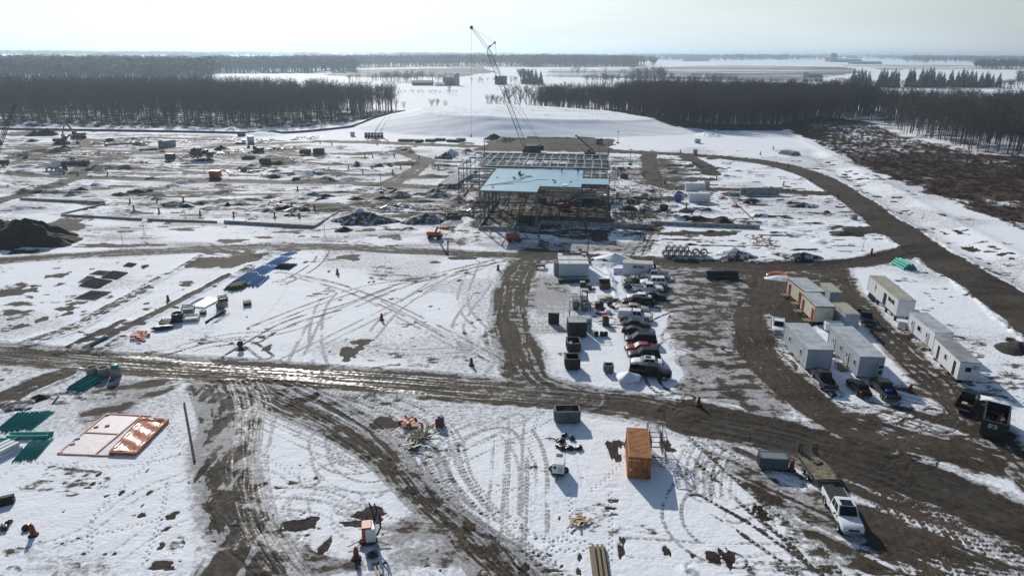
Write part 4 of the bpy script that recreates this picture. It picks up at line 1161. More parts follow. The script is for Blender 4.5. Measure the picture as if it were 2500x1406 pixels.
SPEC = {
 'sedan': dict(L=4.7, w=.90, low=[(-2.32, .45, .80, .72), (-2.2, .28, .98, .84), (-1.5, .24, 1.02, .90), (.9, .22, .98, .91), (1.6, .24, .90, .89), (2.1, .28, .80, .82), (2.34, .42, .62, .66)], cab=(-1.85, -1.10, .25, 1.15, .95, 1.44), wb=(-1.35, 1.42), wr=.32),
 'coupe': dict(L=4.6, w=.90, low=[(-2.27, .45, .82, .72), (-2.15, .28, 1.0, .84), (-1.4, .24, 1.02, .90), (.9, .22, .96, .91), (1.6, .24, .88, .89), (2.05, .28, .78, .82), (2.28, .42, .60, .66)], cab=(-2.0, -.85, .05, 1.05, .95, 1.38), wb=(-1.32, 1.4), wr=.32),
 'suv': dict(L=4.8, w=.95, low=[(-2.38, .5, .95, .84), (-2.3, .36, 1.08, .92), (-1.5, .30, 1.12, .96), (.9, .30, 1.10, .96), (1.6, .32, 1.04, .94), (2.1, .38, .96, .88), (2.38, .5, .78, .76)], cab=(-2.34, -2.1, .30, 1.10, 1.05, 1.76), wb=(-1.45, 1.42), wr=.37),
 'van': dict(L=5.0, w=.98, low=[(-2.48, .45, .95, .86), (-2.4, .32, 1.05, .94), (-1.5, .28, 1.08, .98), (1.0, .28, 1.06, .98), (1.8, .32, .98, .95), (2.25, .38, .88, .88), (2.48, .5, .72, .76)], cab=(-2.44, -2.25, .55, 1.55, 1.02, 1.74), wb=(-1.5, 1.5), wr=.35),
 'pickup': dict(L=5.9, w=1.0, low=[(-.62, .45, 1.16, .98), (.0, .45, 1.16, 1.0), (1.6, .45, 1.15, 1.0), (2.3, .46, 1.13, .98), (2.75, .48, 1.06, .93), (2.93, .55, .92, .84)], cab=(-.64, -.45, .85, 1.55, 1.10, 1.90), wb=(-1.75, 1.95), wr=.40),
}
def wheel(x, y, r, parent, sd):
    t_ = MB(); Mw = Matrix.Translation((x, y, r)) @ Matrix.Rotation(R(90), 4, 'X')
    t_.lathe([(r * .62, -.11), (r * .93, -.12), (r, -.08), (r, .08), (r * .93, .12), (r * .62, .11)], 16, Mw)
    o = t_.build("wheel", M_TYRE, parent)
    q = MB(); q.lathe([(0, .09 * sd), (r * .2, .10 * sd), (r * .55, .06 * sd), (r * .63, .10 * sd)], 12, Matrix.Translation((x, y, r)) @ Matrix.Rotation(R(90), 4, 'X') @ Matrix.Scale(-1, 4, (0, 0, 1)), False)
    q.build("rim", M_RIM, o)
def car(kind, p, label, rear, front, name=None, z=0., topper=False, cover=False, sunroof=False, load=None, cat=None, group=None, dxy=(0, 0), scale=None):
    S = SPEC[kind]
    a, b_ = at(*rear), at(*front)
    mid = (a + b_) / 2 + Vector((dxy[0], dxy[1], 0))
    rz = math.degrees(math.atan2(b_.y - a.y, b_.x - a.x))
    nm = name or {'sedan': 'parked_car', 'coupe': 'parked_car', 'suv': 'parked_suv', 'van': 'parked_minivan', 'pickup': 'pickup_truck'}[kind]
    t_ = thing(nm, label, cat or ('pickup truck' if kind == 'pickup' else 'car'), mid, rz, group)
    if scale: t_.scale = (scale,) * 3
    w_ = S['w']
    bd = MB(); vs, fs = loft(S['low'], low_ring); bd.add(vs, fs)
    xb, xt0, xt1, xf, zb, zt = S['cab']
    wb_, wt_ = w_ * .93, w_ * .74
    cabv = [(xb, -wb_, zb - .12), (xf, -wb_, zb - .12), (xf, wb_, zb - .12), (xb, wb_, zb - .12), (xt0, -wt_, zt), (xt1, -wt_, zt), (xt1, wt_, zt), (xt0, wt_, zt)]
    bd.add(cabv, [(0, 3, 2, 1), (4, 5, 6, 7), (0, 1, 5, 4), (1, 2, 6, 5), (2, 3, 7, 6), (3, 0, 4, 7)])
    if kind == 'pickup':
        for sd in (-1, 1):
            bd.box((-1.78, sd * .93, .84), (2.34, .12, .66))
        bd.box((-2.9, 0, .84), (.10, 1.74, .66)); bd.box((-.68, 0, .84), (.06, 1.74, .66))
    bo_ = bd.build("body", p, t_, .05, 2); bo_.data.shade_smooth(); bo_.data.set_sharp_from_angle(angle=R(38))
    if kind == 'pickup':
        MB().box((-1.79, 0, .66), (2.12, 1.70, .10)).build("bed", M_BEDL, t_)
        MB().box((-1.9, 0, .42), (2.0, 1.5, .30)).build("underframe", M_TRIM, t_)
    # glazing: slabs standing 6 mm proud of the cab faces
    def quad(pa, pb, pc, pd, off, name):
        P = [Vector(q) for q in (pa, pb, pc, pd)]
        n_ = (P[1] - P[0]).cross(P[3] - P[0]).normalized() * off
        g_ = MB(); g_.add([q + n_ for q in P] + [q - n_ * .5 for q in P], [(0, 1, 2, 3), (7, 6, 5, 4), (0, 4, 5, 1), (1, 5, 6, 2), (2, 6, 7, 3), (3, 7, 4, 0)])
        g_.build(name, M_GLASS, t_)
    C = [Vector(q) for q in cabv]
    def lerp(a, b_, k): return a + (b_ - a) * k
    def face(i, j, k, l, u0, u1, v0, v1):
        bl, br, tr, tl = C[i], C[j], C[k], C[l]
        f_ = lambda u, v: lerp(lerp(bl, br, u), lerp(tl, tr, u), v)
        return f_(u0, v0), f_(u1, v0), f_(u1, v1), f_(u0, v1)
    quad(*face(1, 2, 6, 5, .06, .94, .22, .93), .008, "windshield")
    quad(*face(3, 0, 4, 7, .08, .92, .28, .90), .008, "rear_window")
    vlo = .24
    sp = {'pickup': ((.08, .42), (.46, .86)), 'suv': ((.05, .28), (.31, .58), (.61, .88)), 'van': ((.05, .33), (.36, .62), (.65, .88)), 'sedan': ((.16, .48), (.52, .84)), 'coupe': ((.20, .45), (.48, .84))}[kind]
    for u0, u1 in sp:
        quad(*face(0, 1, 5, 4, u0, u1, vlo, .88), .008, "side_window")
        quad(*face(2, 3, 7, 6, 1 - u1, 1 - u0, vlo, .88), .008, "side_window")
    L_ = S['low'][-1]; xfr = L_[0]; xre = S['low'][0][0] if kind != 'pickup' else -2.95
    for sd in (-1, 1):
        MB().box((xfr - .14, sd * L_[3] * .86, (L_[1] + L_[2]) / 2 + .12), (.18, .34, .16)).build("headlight", M_LAMPW, t_, .02)
        MB().box((xre + (.03 if kind == 'pickup' else .09), sd * (.90 if kind == 'pickup' else .70), .86), (.12, .2, .28)).build("tail_light", M_LAMPR, t_, .02)
        MB().box((xf - .45, sd * (w_ + .10), zb + .08), (.12, .22, .16)).build("mirror", p if kind != 'pickup' else M_TRIM, t_, .02)
        wheel(S['wb'][0], sd * (w_ - .10), S['wr'], t_, sd); wheel(S['wb'][1], sd * (w_ - .10), S['wr'], t_, sd)
    MB().box((xfr + .02, 0, L_[1] + .02), (.14, L_[3] * 1.9, .22)).build("front_bumper", M_TRIM if kind != 'pickup' else M_RIM, t_, .03)
    MB().box((xre - .04, 0, .52), (.14, w_ * 1.7, .20)).build("rear_bumper", M_TRIM if kind != 'pickup' else M_RIM, t_, .03)
    MB().box((xfr + .01, 0, (L_[1] + L_[2]) / 2 + .10), (.06, L_[3] * 1.1, .2)).build("grille", M_TRIM, t_, .01)
    for sd in (-1, 1):                                   # wheel arches
        for x in S['wb']:
            ar = MB(); ar.lathe([(S['wr'] * 1.12, -.02), (S['wr'] * 1.22, -.02), (S['wr'] * 1.22, .03), (S['wr'] * 1.12, .03)], 20, Matrix.Translation((x, sd * (w_ + .0), S['wr'] + .02)) @ Matrix.Rotation(R(90), 4, 'X'))
            ar.build("wheel_arch", M_TRIM, t_)
    if topper:
        c_ = MB(); c_.add([(-2.95, -.95, 1.17), (-.66, -.95, 1.17), (-.66, .95, 1.17), (-2.95, .95, 1.17), (-2.85, -.82, 1.80), (-.70, -.82, 1.86), (-.70, .82, 1.86), (-2.85, .82, 1.80)], [(0, 3, 2, 1), (4, 5, 6, 7), (0, 1, 5, 4), (1, 2, 6, 5), (2, 3, 7, 6), (3, 0, 4, 7)])
        c_.build("bed_cap", p, t_, .05, 2)
    if cover:
        MB().box((-1.79, 0, 1.19), (2.3, 1.8, .06)).build("bed_cover", M_BEDL, t_, .02)
    if sunroof:
        MB().box(((xt0 + xt1) / 2 + .25, 0, zt + .012), ((xt1 - xt0) * .62, wt_ * 1.35, .03)).build("sunroof", M_GLASS, t_)
    if load:
        c_, x_, d_ = load
        MB().box((x_, .0, .72 + d_[2] / 2), d_).build("bed_load", c_, t_, .03)
    return t_
GR = "cars and pickups parked in the long row"
# the long row, from the far end to the near end
row = [
 ('pickup', P_SILVER, "silver pickup nearest the white lettered container, far end of the parked row", (1632, 681), (1564, 679), {}),
 ('suv', P_WHITE, "white wagon with dark side windows, second from the far end of the row", (1624, 697), (1562, 696), dict(scale=1.05)),
 ('pickup', P_WHITE, "white pickup with empty black bed facing right, third from the row's far end", (1546, 711), (1616, 713), {}),
 ('coupe', P_NAVY, "low dark blue car facing right, set forward beside the white pickup", (1568, 726), (1628, 731), {}),
 ('sedan', P_WHITE, "white car half hidden behind the dark pickup in the parked row", (1588, 733), (1532, 731), {}),
 ('pickup', P_BLACK, "black pickup facing left, in front of the half hidden white car", (1592, 747), (1523, 744), {}),
 ('sedan', P_CHAMP, "champagne car half hidden behind the white pickup with the bed cap", (1521, 758), (1582, 762), {}),
 ('pickup', P_WHITE, "white pickup with a white cap over its bed, middle of the row", (1511, 777), (1590, 783), dict(topper=True)),
 ('sedan', P_GREY, "dark grey car just in front of the white pickup with a bed cap", (1523, 797), (1586, 801), {}),
 ('coupe', P_BLACK, "black low car between the dark grey car and the dark minivan", (1522, 813), (1584, 820), {}),
 ('van', P_NAVY, "dark minivan facing left, directly behind the maroon car", (1599, 838), (1528, 835), {}),
 ('sedan', P_RED, "maroon car, the only red one in the parked row", (1592, 858), (1533, 857), {}),
 ('suv', P_BLACK, "black crossover between the maroon car and the white sunroof car", (1606, 876), (1536, 874), {}),
 ('sedan', P_WHITE, "white car with a dark sunroof, second from the near end", (1616, 896), (1540, 890), dict(sunroof=True)),
 ('pickup', P_BLACK, "black pickup at the near end of the parked row", (1541, 913), (1633, 924), {}),
]
for k, p, l, a, b_, kw in row:
    car(k, p, l, a, b_, group=GR, **kw)
car('pickup', P_WHITE, "white pickup facing the camera beside the long grey office trailer", (1899, 788), (1899, 822))
car('pickup', P_NAVY, "dark pickup with lights on between cream hut and white trailers", (2098, 762), (2125, 806))
car('pickup', P_GREY, "charcoal pickup backed away in front of the first long grey trailer", (2027, 960), (1994, 912))
car('sedan', P_BLACK, "black hatchback between the two dark pickups by the grey trailers", (2108, 968), (2081, 940))
car('pickup', P_GREY, "grey pickup with a blue bag in its bed, right of the black hatchback", (2176, 982), (2137, 938), load=(M_BLUE, -1.2, (.7, .8, .5)))
car('pickup', P_BLACK, "black pickup with open tool bed beside the green dumpster", (2345, 1012), (2374, 964), load=(M_WOOD, -2.3, (.7, .6, .5)))
tow = car('pickup', P_WHITE, "large white crew cab pickup with black bed cover towing the flatbed trailer", (2030, 1216), (2080, 1312), cover=True, sunroof=True, scale=1.1)

# flatbed equipment trailer
a, b_ = at(1975, 1130), at(2028, 1206)
rz = math.degrees(math.atan2(b_.y - a.y, b_.x - a.x))
t_ = thing("flatbed_trailer", "muddy wooden deck flatbed trailer hitched behind the big white pickup", "trailer", (a + b_) / 2, rz)
L_ = (b_ - a).length
M_DECKW = mat("muddy_deck_boards", (.26, .22, .13), .85, 0, .3, 2.5, dirt=(.10, .08, .05), dirt_amt=.8)
d_ = MB()
for k in range(10):
    d_.box((-.6, -1.1 + k * .245, .86), (L_ - 1.4, .225, .06))
d_.build("deck", M_DECKW, t_)
d_ = MB()
for k in range(9): d_.box((-L_ / 2 - .35 + .1, -1.1 + k * .27, .82), (.9, .24, .05), ry=14)
d_.build("beaver_tail", M_DECKW, t_)
fr = MB()
for sd in (-1, 1):
    fr.box((0, sd * 1.26, .78), (L_ - .4, .10, .22)); fr.bar((L_ / 2 - .4, sd * 1.1, .75), (L_ / 2 + 1.2, 0, .65), .12, .16)
fr.box((L_ / 2 - .7, 0, .95), (.1, 2.4, .35)); fr.box((L_ / 2 - .7, 0, 1.35), (.06, 2.2, .06))
for k in range(6): fr.bar((L_ / 2 - .7, -1.1 + k * .44, 1.0), (L_ / 2 - .7, -1.1 + k * .44, 1.36), .05)
fr.build("frame", M_DARK, t_)
for sd in (-1, 1):
    rp = MB(); rp.box((-L_ / 2 - .9, sd * .8, 1.2), (.12, .7, 1.5), ry=-18)
    rp.build("ramp", M_DECKW, t_)
    MB().box((-.2, sd * 1.42, .92), (2.4, .34, .06)).build("fender", M_DARK, t_, .02)
    for x in (-.85, .35): wheel(x, sd * 1.42, .38, t_, sd)
MB().box((-1.6, .35, .94), (.5, 1.0, .18), rz=25).build("chain_box", M_RUST, t_)
# ---------------------------------------------------------------- containers, cabins, skips
def frame_of(fl, fr, bl, z0=0.):
    """front-left, front-right, back-left foot corners (photograph) -> centre, turn, width, length; local -y is the front"""
    a, b_, c = G(*fl, z0), G(*fr, z0), G(*bl, z0)
    e = (b_ - a); W = e.length; rz = math.degrees(math.atan2(e.y, e.x))
    n_ = Vector((-e.y, e.x, 0)).normalized()
    L_ = abs((c - a).dot(n_))
    mid = a + e / 2 + n_ * L_ / 2
    return Vector((mid.x, mid.y, level(mid.x, mid.y))), rz, W, L_
def corrug(b_, W, L_, z0, H, roof=True, p=.28, dp=.035):
    """container side sheets with real ribs, roof ribs"""
    for sd in (-1, 1):
        n = int(L_ / p)
        for k in range(n):
            b_.box((sd * (W / 2 + .0), -L_ / 2 + (k + .5) * L_ / n, z0 + H / 2), (dp * 2, p * .5, H - .3))
    for sd in (-1, 1):
        n = int(W / p)
        for k in range(n):
            b_.box((-W / 2 + (k + .5) * W / n, sd * L_ / 2, z0 + H / 2), (p * .5, dp * 2, H - .3))
def container(name, label, fl, fr, bl, m, roofm, H=2.59, dims=None, door='front', cat="shipping container", ribs_x=False, lift=.12, roof_gap=0, lock=None):
    c, rz, W, L_ = frame_of(fl, fr, bl)
    if dims:
        # keep the front edge fixed, use true sizes
        n_ = Vector((-math.sin(R(rz)), math.cos(R(rz)), 0))
        c = c - n_ * L_ / 2 + n_ * dims[1] / 2
        W, L_ = dims
    t_ = thing(name, label, cat, c, rz)
    H0 = lift
    w_ = MB(); w_.box((0, 0, H0 + H / 2), (W - .08, L_ - .08, H - .06)); corrug(w_, W - .08, L_ - .08, H0, H)
    w_.build("wall", m, t_)
    fr_ = MB()
    for sx in (-1, 1):
        for sy in (-1, 1):
            fr_.box((sx * (W / 2 - .06), sy * (L_ / 2 - .06), H0 + H / 2), (.17, .17, H + .02))
        fr_.box((sx * (W / 2 - .03), 0, H0 + H - .05), (.12, L_ - .2, .14)); fr_.box((sx * (W / 2 - .03), 0, H0 + .08), (.12, L_ - .2, .16))
        fr_.box((0, sx * (L_ / 2 - .03), H0 + H - .05), (W - .2, .12, .14)); fr_.box((0, sx * (L_ / 2 - .03), H0 + .08), (W - .2, .12, .16))
    fr_.build("frame", m, t_)
    rf = MB(); rf.box((0, 0, H0 + H - .01), (W - .2, L_ - .2, .04))
    if ribs_x:
        n = int(W / .26)
        for k in range(n): rf.box((-W / 2 + (k + .5) * W / n, 0, H0 + H + .015), (.13, L_ - .25, .06))
    else:
        n = int(L_ / .26)
        for k in range(n): rf.box((0, -L_ / 2 + (k + .5) * L_ / n, H0 + H + .015), (W - .25, .13, .06))
    rf.build("roof", roofm, t_)
    if door:
        sgn = {'front': (0, -1), 'right': (1, 0), 'left': (-1, 0)}[door]
        for s_ in (-1, 1):
            if door == 'front':
                q = MB(); q.box((s_ * W * .235, -L_ / 2 - .035, H0 + H / 2), (W * .44, .06, H - .35))
                for zz in (.28, .5, .72): q.box((s_ * W * .235, -L_ / 2 - .075, H0 + H * zz), (W * .38, .03, .10))
                d_ = q.build("door", m, t_)
                q = MB()
                for u in (.10, .35): q.tube([(s_ * W * u, -L_ / 2 - .12, H0 + .1), (s_ * W * u, -L_ / 2 - .12, H0 + H - .1)], .022, 5); 
                q.box((s_ * W * .16, -L_ / 2 - .13, H0 + 1.1), (.4, .05, .06))
                q.build("lock_rod", M_DARK, d_)
            else:
                q = MB(); q.box((sgn[0] * (W / 2 + .035), s_ * L_ * .235, H0 + H / 2), (.06, L_ * .44, H - .35)); d_ = q.build("door", m, t_)
                q = MB(); q.tube([(sgn[0] * (W / 2 + .1), s_ * L_ * .1, H0 + .1), (sgn[0] * (W / 2 + .1), s_ * L_ * .1, H0 + H - .1)], .022, 5); q.build("lock_rod", M_DARK, d_)
    sk = MB()
    for sy in (-1, 1): sk.box((0, sy * (L_ / 2 - .3), H0 / 2), (W * .98, .25, H0))
    sk.build("skid", M_OLDWOOD, t_)
    return t_, W, L_, H0 + H
M_OC = mat("orange_container_paint", (.40, .135, .03), .6, 0, .16, 1.2, dirt=(.16, .06, .03), dirt_amt=.35)
M_OCR = mat("orange_container_roof", (.50, .20, .06), .6, 0, .16, 1.0, dirt=(.28, .12, .05), dirt_amt=.5)
M_WC = mat("white_container_paint", (.60, .64, .68), .5, 0, .08, 1.0, dirt=(.36, .30, .24), dirt_amt=.15)
M_WR = mat("white_container_roof", (.62, .64, .62), .55, 0, .10, 1.0, dirt=(.30, .29, .26), dirt_amt=.35)
M_CR = mat("cream_container_roof", (.56, .53, .40), .55, 0, .10, 1.0, dirt=(.30, .27, .18), dirt_amt=.4)
M_BC = mat("black_container_paint", (.020, .022, .026), .6, 0, .2)
M_GR = mat("grey_steel_sheet", (.30, .33, .35), .5, .2, .12)
M_TXTW = mat("white_lettering", (.7, .7, .7), .6, 0, .03); M_TXTB = mat("navy_lettering", (.02, .03, .10), .5, 0, .05); M_TXTK = mat("black_lettering", (.012, .012, .015), .5, 0, .05)
# orange container
oc, W, L_, H = container("shipping_container", "orange twenty foot container with brown doors, alone in the lower snow field", (1532.5, 1167), (1585.5, 1171), (1528, 1090), M_OC, M_OCR, dims=(2.44, 6.06))
text_mesh("SCOWES", .30, "lettering", M_TXTW, oc, (-.60, -L_ / 2 - .10, H - .33), (R(90), 0, 0))
MB().box((-.92, -L_ / 2 - .10, 1.15), (.22, .02, .26)).build("notice_plate", M_TXTW, oc)
# rack of rust red forms leaning at its right side
t_ = thing("form_rack", "rust red steel rack with upright hoops against the orange container", "rack", at(1599, 1098), -4)
b_ = MB()
for x, y in ((-.9, -2.0), (.9, -2.0), (-.9, 1.2), (.9, 1.2)): b_.bar((x, y, 0), (x, y, 2.9), .09)
for z in (.3, 1.6, 2.9):
    b_.bar((-.9, -2, z), (.9, -2, z), .07); b_.bar((-.9, 1.2, z), (.9, 1.2, z), .07); b_.bar((-.9, -2, z), (-.9, 1.2, z), .07); b_.bar((.9, -2, z), (.9, 1.2, z), .07)
b_.build("frame", M_RUST, t_)
for k in range(7):
    b_ = MB(); b_.tube([(-.7, -1.7 + .42 * k, .3), (-.7, -1.7 + .42 * k, 2.2), (-.1, -1.7 + .42 * k, 3.1), (.6, -1.7 + .42 * k, 2.2), (.6, -1.7 + .42 * k, .3)], .035, 5); b_.build("hoop", M_RUST, t_)
t_ = thing("lattice_truss", "grey steel lattice frame lying on the snow right of the orange container", "truss", at(1622, 1132), -42)
b_ = MB()
for y in (-.7, .7): b_.bar((-3.2, y, .12), (3.2, y, .12), .07)
for k in range(5): b_.bar((-3.2 + 1.6 * k, -.7, .12), (-3.2 + 1.6 * k, .7, .12), .06)
for k in range(4): b_.bar((-3.2 + 1.6 * k, -.7, .12), (-1.6 + 1.6 * k, .7, .12), .04)
b_.build("lattice", M_GR, t_)
b_ = MB(); b_.tube([(0, 0, 0), (.1, 0, .9), (.5, 0, 1.3), (.7, 0, .9), (.6, 0, 0)], .06, 6); b_.tube([(0, .4, 0), (.2, .4, .9), (.7, .4, .6)], .07, 6)
o = b_.build("hose_coil", M_DARK); o.location = at(1524, 1092); tag(o, "black coiled hose leaning on the left side of the orange container", "hose")
# white twin container with lean-to and rear container
w1, W, L_, H = container("shipping_container", "white ribbed container nearest the camera of the stacked pair behind the skip yard", (1365.5, 677), (1436, 677), (1365, 668), M_WC, M_WR, dims=(6.06, 2.44), door='right', ribs_x=True, lift=.35)
w2, W, L_, H = container("shipping_container", "white ribbed container in the middle of the white pair, behind the first one", (1364, 666), (1433, 666), (1364, 657), M_WC, M_WR, dims=(6.06, 2.44), door='right', ribs_x=True, lift=.35)
w3, W, L_, H = container("shipping_container", "white container carrying red pipes on its roof, third behind the pair", (1363, 656), (1432, 656), (1363, 647), M_WC, M_WR, dims=(6.06, 2.0), door='right', ribs_x=True, lift=.35)
c = w1.location
t_ = thing("site_shed", "narrow grey ribbed shed attached at the left end of white containers", "shed", at(1358.5, 668), w1.rotation_euler[2] * 57.3)
b_ = MB(); b_.box((0, 0, 1.35), (1.2, 2.6, 2.6))
for k in range(5): b_.box((-.5 + .25 * k, -1.31, 1.35), (.1, .05, 2.5))
b_.build("wall", M_GR, t_); MB().box((0, .1, 2.70), (1.25, 3.4, .06)).build("roof", M_DARK, t_)
cc = w3.location + Vector((0, 0, H + .05))
t_ = thing("pipe_rack", "red steel pipes lying lengthwise on the rear white container roof", "pipes", cc, w3.rotation_euler[2] * 57.3)
for k in range(5):
    b_ = MB(); b_.tube([(-2.2, -.5 + .22 * k, .10), (1.7 + .1 * k, -.5 + .22 * k, .10)], .05, 5); b_.build("pipe", M_RED, t_)
t_ = thing("red_compressor", "small dark red machine with round drum on the rear white container roof", "machine", cc + Vector((2.0, .25, 0)), 0)
b_ = MB(); b_.box((.5, 0, .45), (1.3, .6, .35)); b_.box((-.2, 0, .15), (.15, .6, .3)); b_.box((1.0, 0, .15), (.15, .6, .3)); b_.build("body", M_RED, t_)
b_ = MB(); b_.lathe([(0, -.3), (.33, -.3), (.33, .3), (0, .3)], 12, Matrix.Translation((-.35, 0, .95)) @ Matrix.Rotation(R(90), 4, 'X')); b_.build("drum", M_RED, t_)
t_ = thing("dark_green_beam", "long dark green beam along the front of the white container pair", "skid", at(1401, 688), w1.rotation_euler[2] * 57.3)  # low dark green block along the front foot of the containers
b_ = MB(); b_.box((0, 0, .35), (6.3, .9, .5)); b_.build("beam", mat("deep_green", (.015, .035, .03), .5), t_, .03)
b_ = MB(); b_.box((-2, 0, .05), (.3, 1.1, .1)); b_.box((2, 0, .05), (.3, 1.1, .1)); b_.build("runner", M_OLDWOOD, t_)
# lettered white container
lc, W, L_, H = container("shipping_container", "white ribbed container with cream roof and navy lettering behind the parked row", (1521.5, 672), (1590, 676), (1521, 663), M_WC, M_CR, dims=(6.06, 2.44), door=None, ribs_x=True)
text_mesh("BECKIM", .62, "lettering", M_TXTB, lc, (.1, -L_ / 2 - .08, 1.98), (R(90), 0, 0), bold=.02)
text_mesh("CONSTRUCTION", .16, "lettering", M_TXTB, lc, (-.2, -L_ / 2 - .08, 1.42), (R(90), 0, 0)) if False else None
MB().box((W / 2 + .45, .0, 1.3), (.06, 1.2, 2.3), rz=20).build("open_door", M_BC, lc)
for k in range(5):
    b_ = MB(); b_.box((0, 0, .14), (2.4, .2, .16)); o = b_.build("steel_beam", M_BLUE); o.location = at(1512, 658 + k * 3.2); o.rotation_euler = (0, 0, -.05); o['group'] = "blue beams beside the lettered container"
    tag(o, "short dark blue beam lying on snow left of the lettered white container", "beam")
# black container with scaffold frames on top
kc, W, L_, H = container("shipping_container", "short black container with bare ribbed grey roof above the black skips", (1386.5, 824), (1431.5, 824), (1388, 800), M_BC, M_GR, dims=(3.0, 2.6), ribs_x=True, door='front', H=2.5)
t_ = thing("grey_tank", "pale grey upright sheet tank against the black container's right side", "tank", at(1437, 806), 0)
b_ = MB(); b_.box((0, 0, 1.2), (.8, 1.8, 2.4)); b_.build("body", M_GREYP, t_, .06); MB().box((0, -.92, 1.6), (.4, .04, .3)).build("plate", M_DARK, t_)
for k, x in enumerate((1401, 1427)):
    t_ = thing("scaffold_tower", ("dark" if k == 0 else "galvanised") + " scaffold frame standing behind the black container's roof, " + ("left one" if k == 0 else "right one"), "scaffold", at(x, 797 - k), 0)
    for y in (0, 1.2):
        b_ = MB()
        for xx in (-.75, .75): b_.tube([(xx, y, 0), (xx, y, 4.3)], .035, 5)
        for z in (1.6, 3.0, 4.2): b_.tube([(-.75, y, z), (.75, y, z)], .03, 5)
        b_.tube([(-.75, y, 3), (.75, y, 4.2)], .025, 4); b_.tube([(.75, y, 3), (-.75, y, 4.2)], .025, 4)
        b_.build("frame", M_DARK if k == 0 else M_GR, t_)
    b_ = MB()
    for xx in (-.75, .75): b_.tube([(xx, 0, 4.2), (xx, 1.2, 4.2)], .03, 4); b_.tube([(xx, 0, 1.6), (xx, 1.2, 3)], .03, 4)
    b_.build("brace", M_GR, t_)
# brown leaning sheet panel
t_ = thing("steel_trench_panel", "dark brown steel box standing alone on snow left of the black container", "panel", at(1351.5, 790), -8)
b_ = MB(); b_.box((0, 0, 1.0), (1.7, .5, 2.0)); b_.build("panel", mat("brown_steel", (.035, .024, .018), .7, 0, .2), t_, .03)
b_ = MB(); b_.bar((.9, 0, .1), (.9, 0, 2.2), .08); b_.bar((-.9, 0, .1), (-.9, 0, 1.9), .08); b_.build("post", M_RUST, t_)
# white containers in the middle distance
container("shipping_container", "white cabin container with dark corner posts beside the narrow middle road", (1676, 467), (1717, 468), (1676, 462), M_WHITE, M_WR, dims=(6.06, 2.44), door=None, ribs_x=True)
container("shipping_container", "bright white container casting a blue shadow, in front of the cabin container", (1684, 494), (1731.5, 494.5), (1683, 487), M_WHITE, M_WR, dims=(6.4, 2.44), door=None, ribs_x=True)
container("storage_box", "small royal blue steel storage box left of the bright white container", (1649.5, 494), (1661.5, 494), (1650, 489), M_BLUE, M_BLUE, dims=(1.8, 1.5), H=2.2, door=None, cat="storage box")
container("storage_box", "grey upright cabinet right behind the white cabin container", (1721, 462.5), (1731, 462.5), (1721, 459), M_GREYP, M_GREYP, dims=(1.6, 1.3), H=2.5, door=None, cat="cabinet")
container("storage_box", "small grey hut standing on the curved perimeter road edge", (1694, 379), (1701.5, 379), (1694, 375), M_GREYP, M_ROOF, dims=(1.6, 1.5), H=2.4, door=None, cat="hut")
container("storage_box", "rusty red steel bin beside the stacked beams right of the frame", (1516, 436), (1533, 436), (1516, 431), M_RED, M_RED, dims=(2.6, 1.8), H=1.6, door=None, cat="bin")
container("shipping_container", "white container standing behind the columns under the steel frame", (1409, 486), (1454, 487), (1409, 480), M_WHITE, M_WR, dims=(6.06, 2.44), door=None, ribs_x=True)

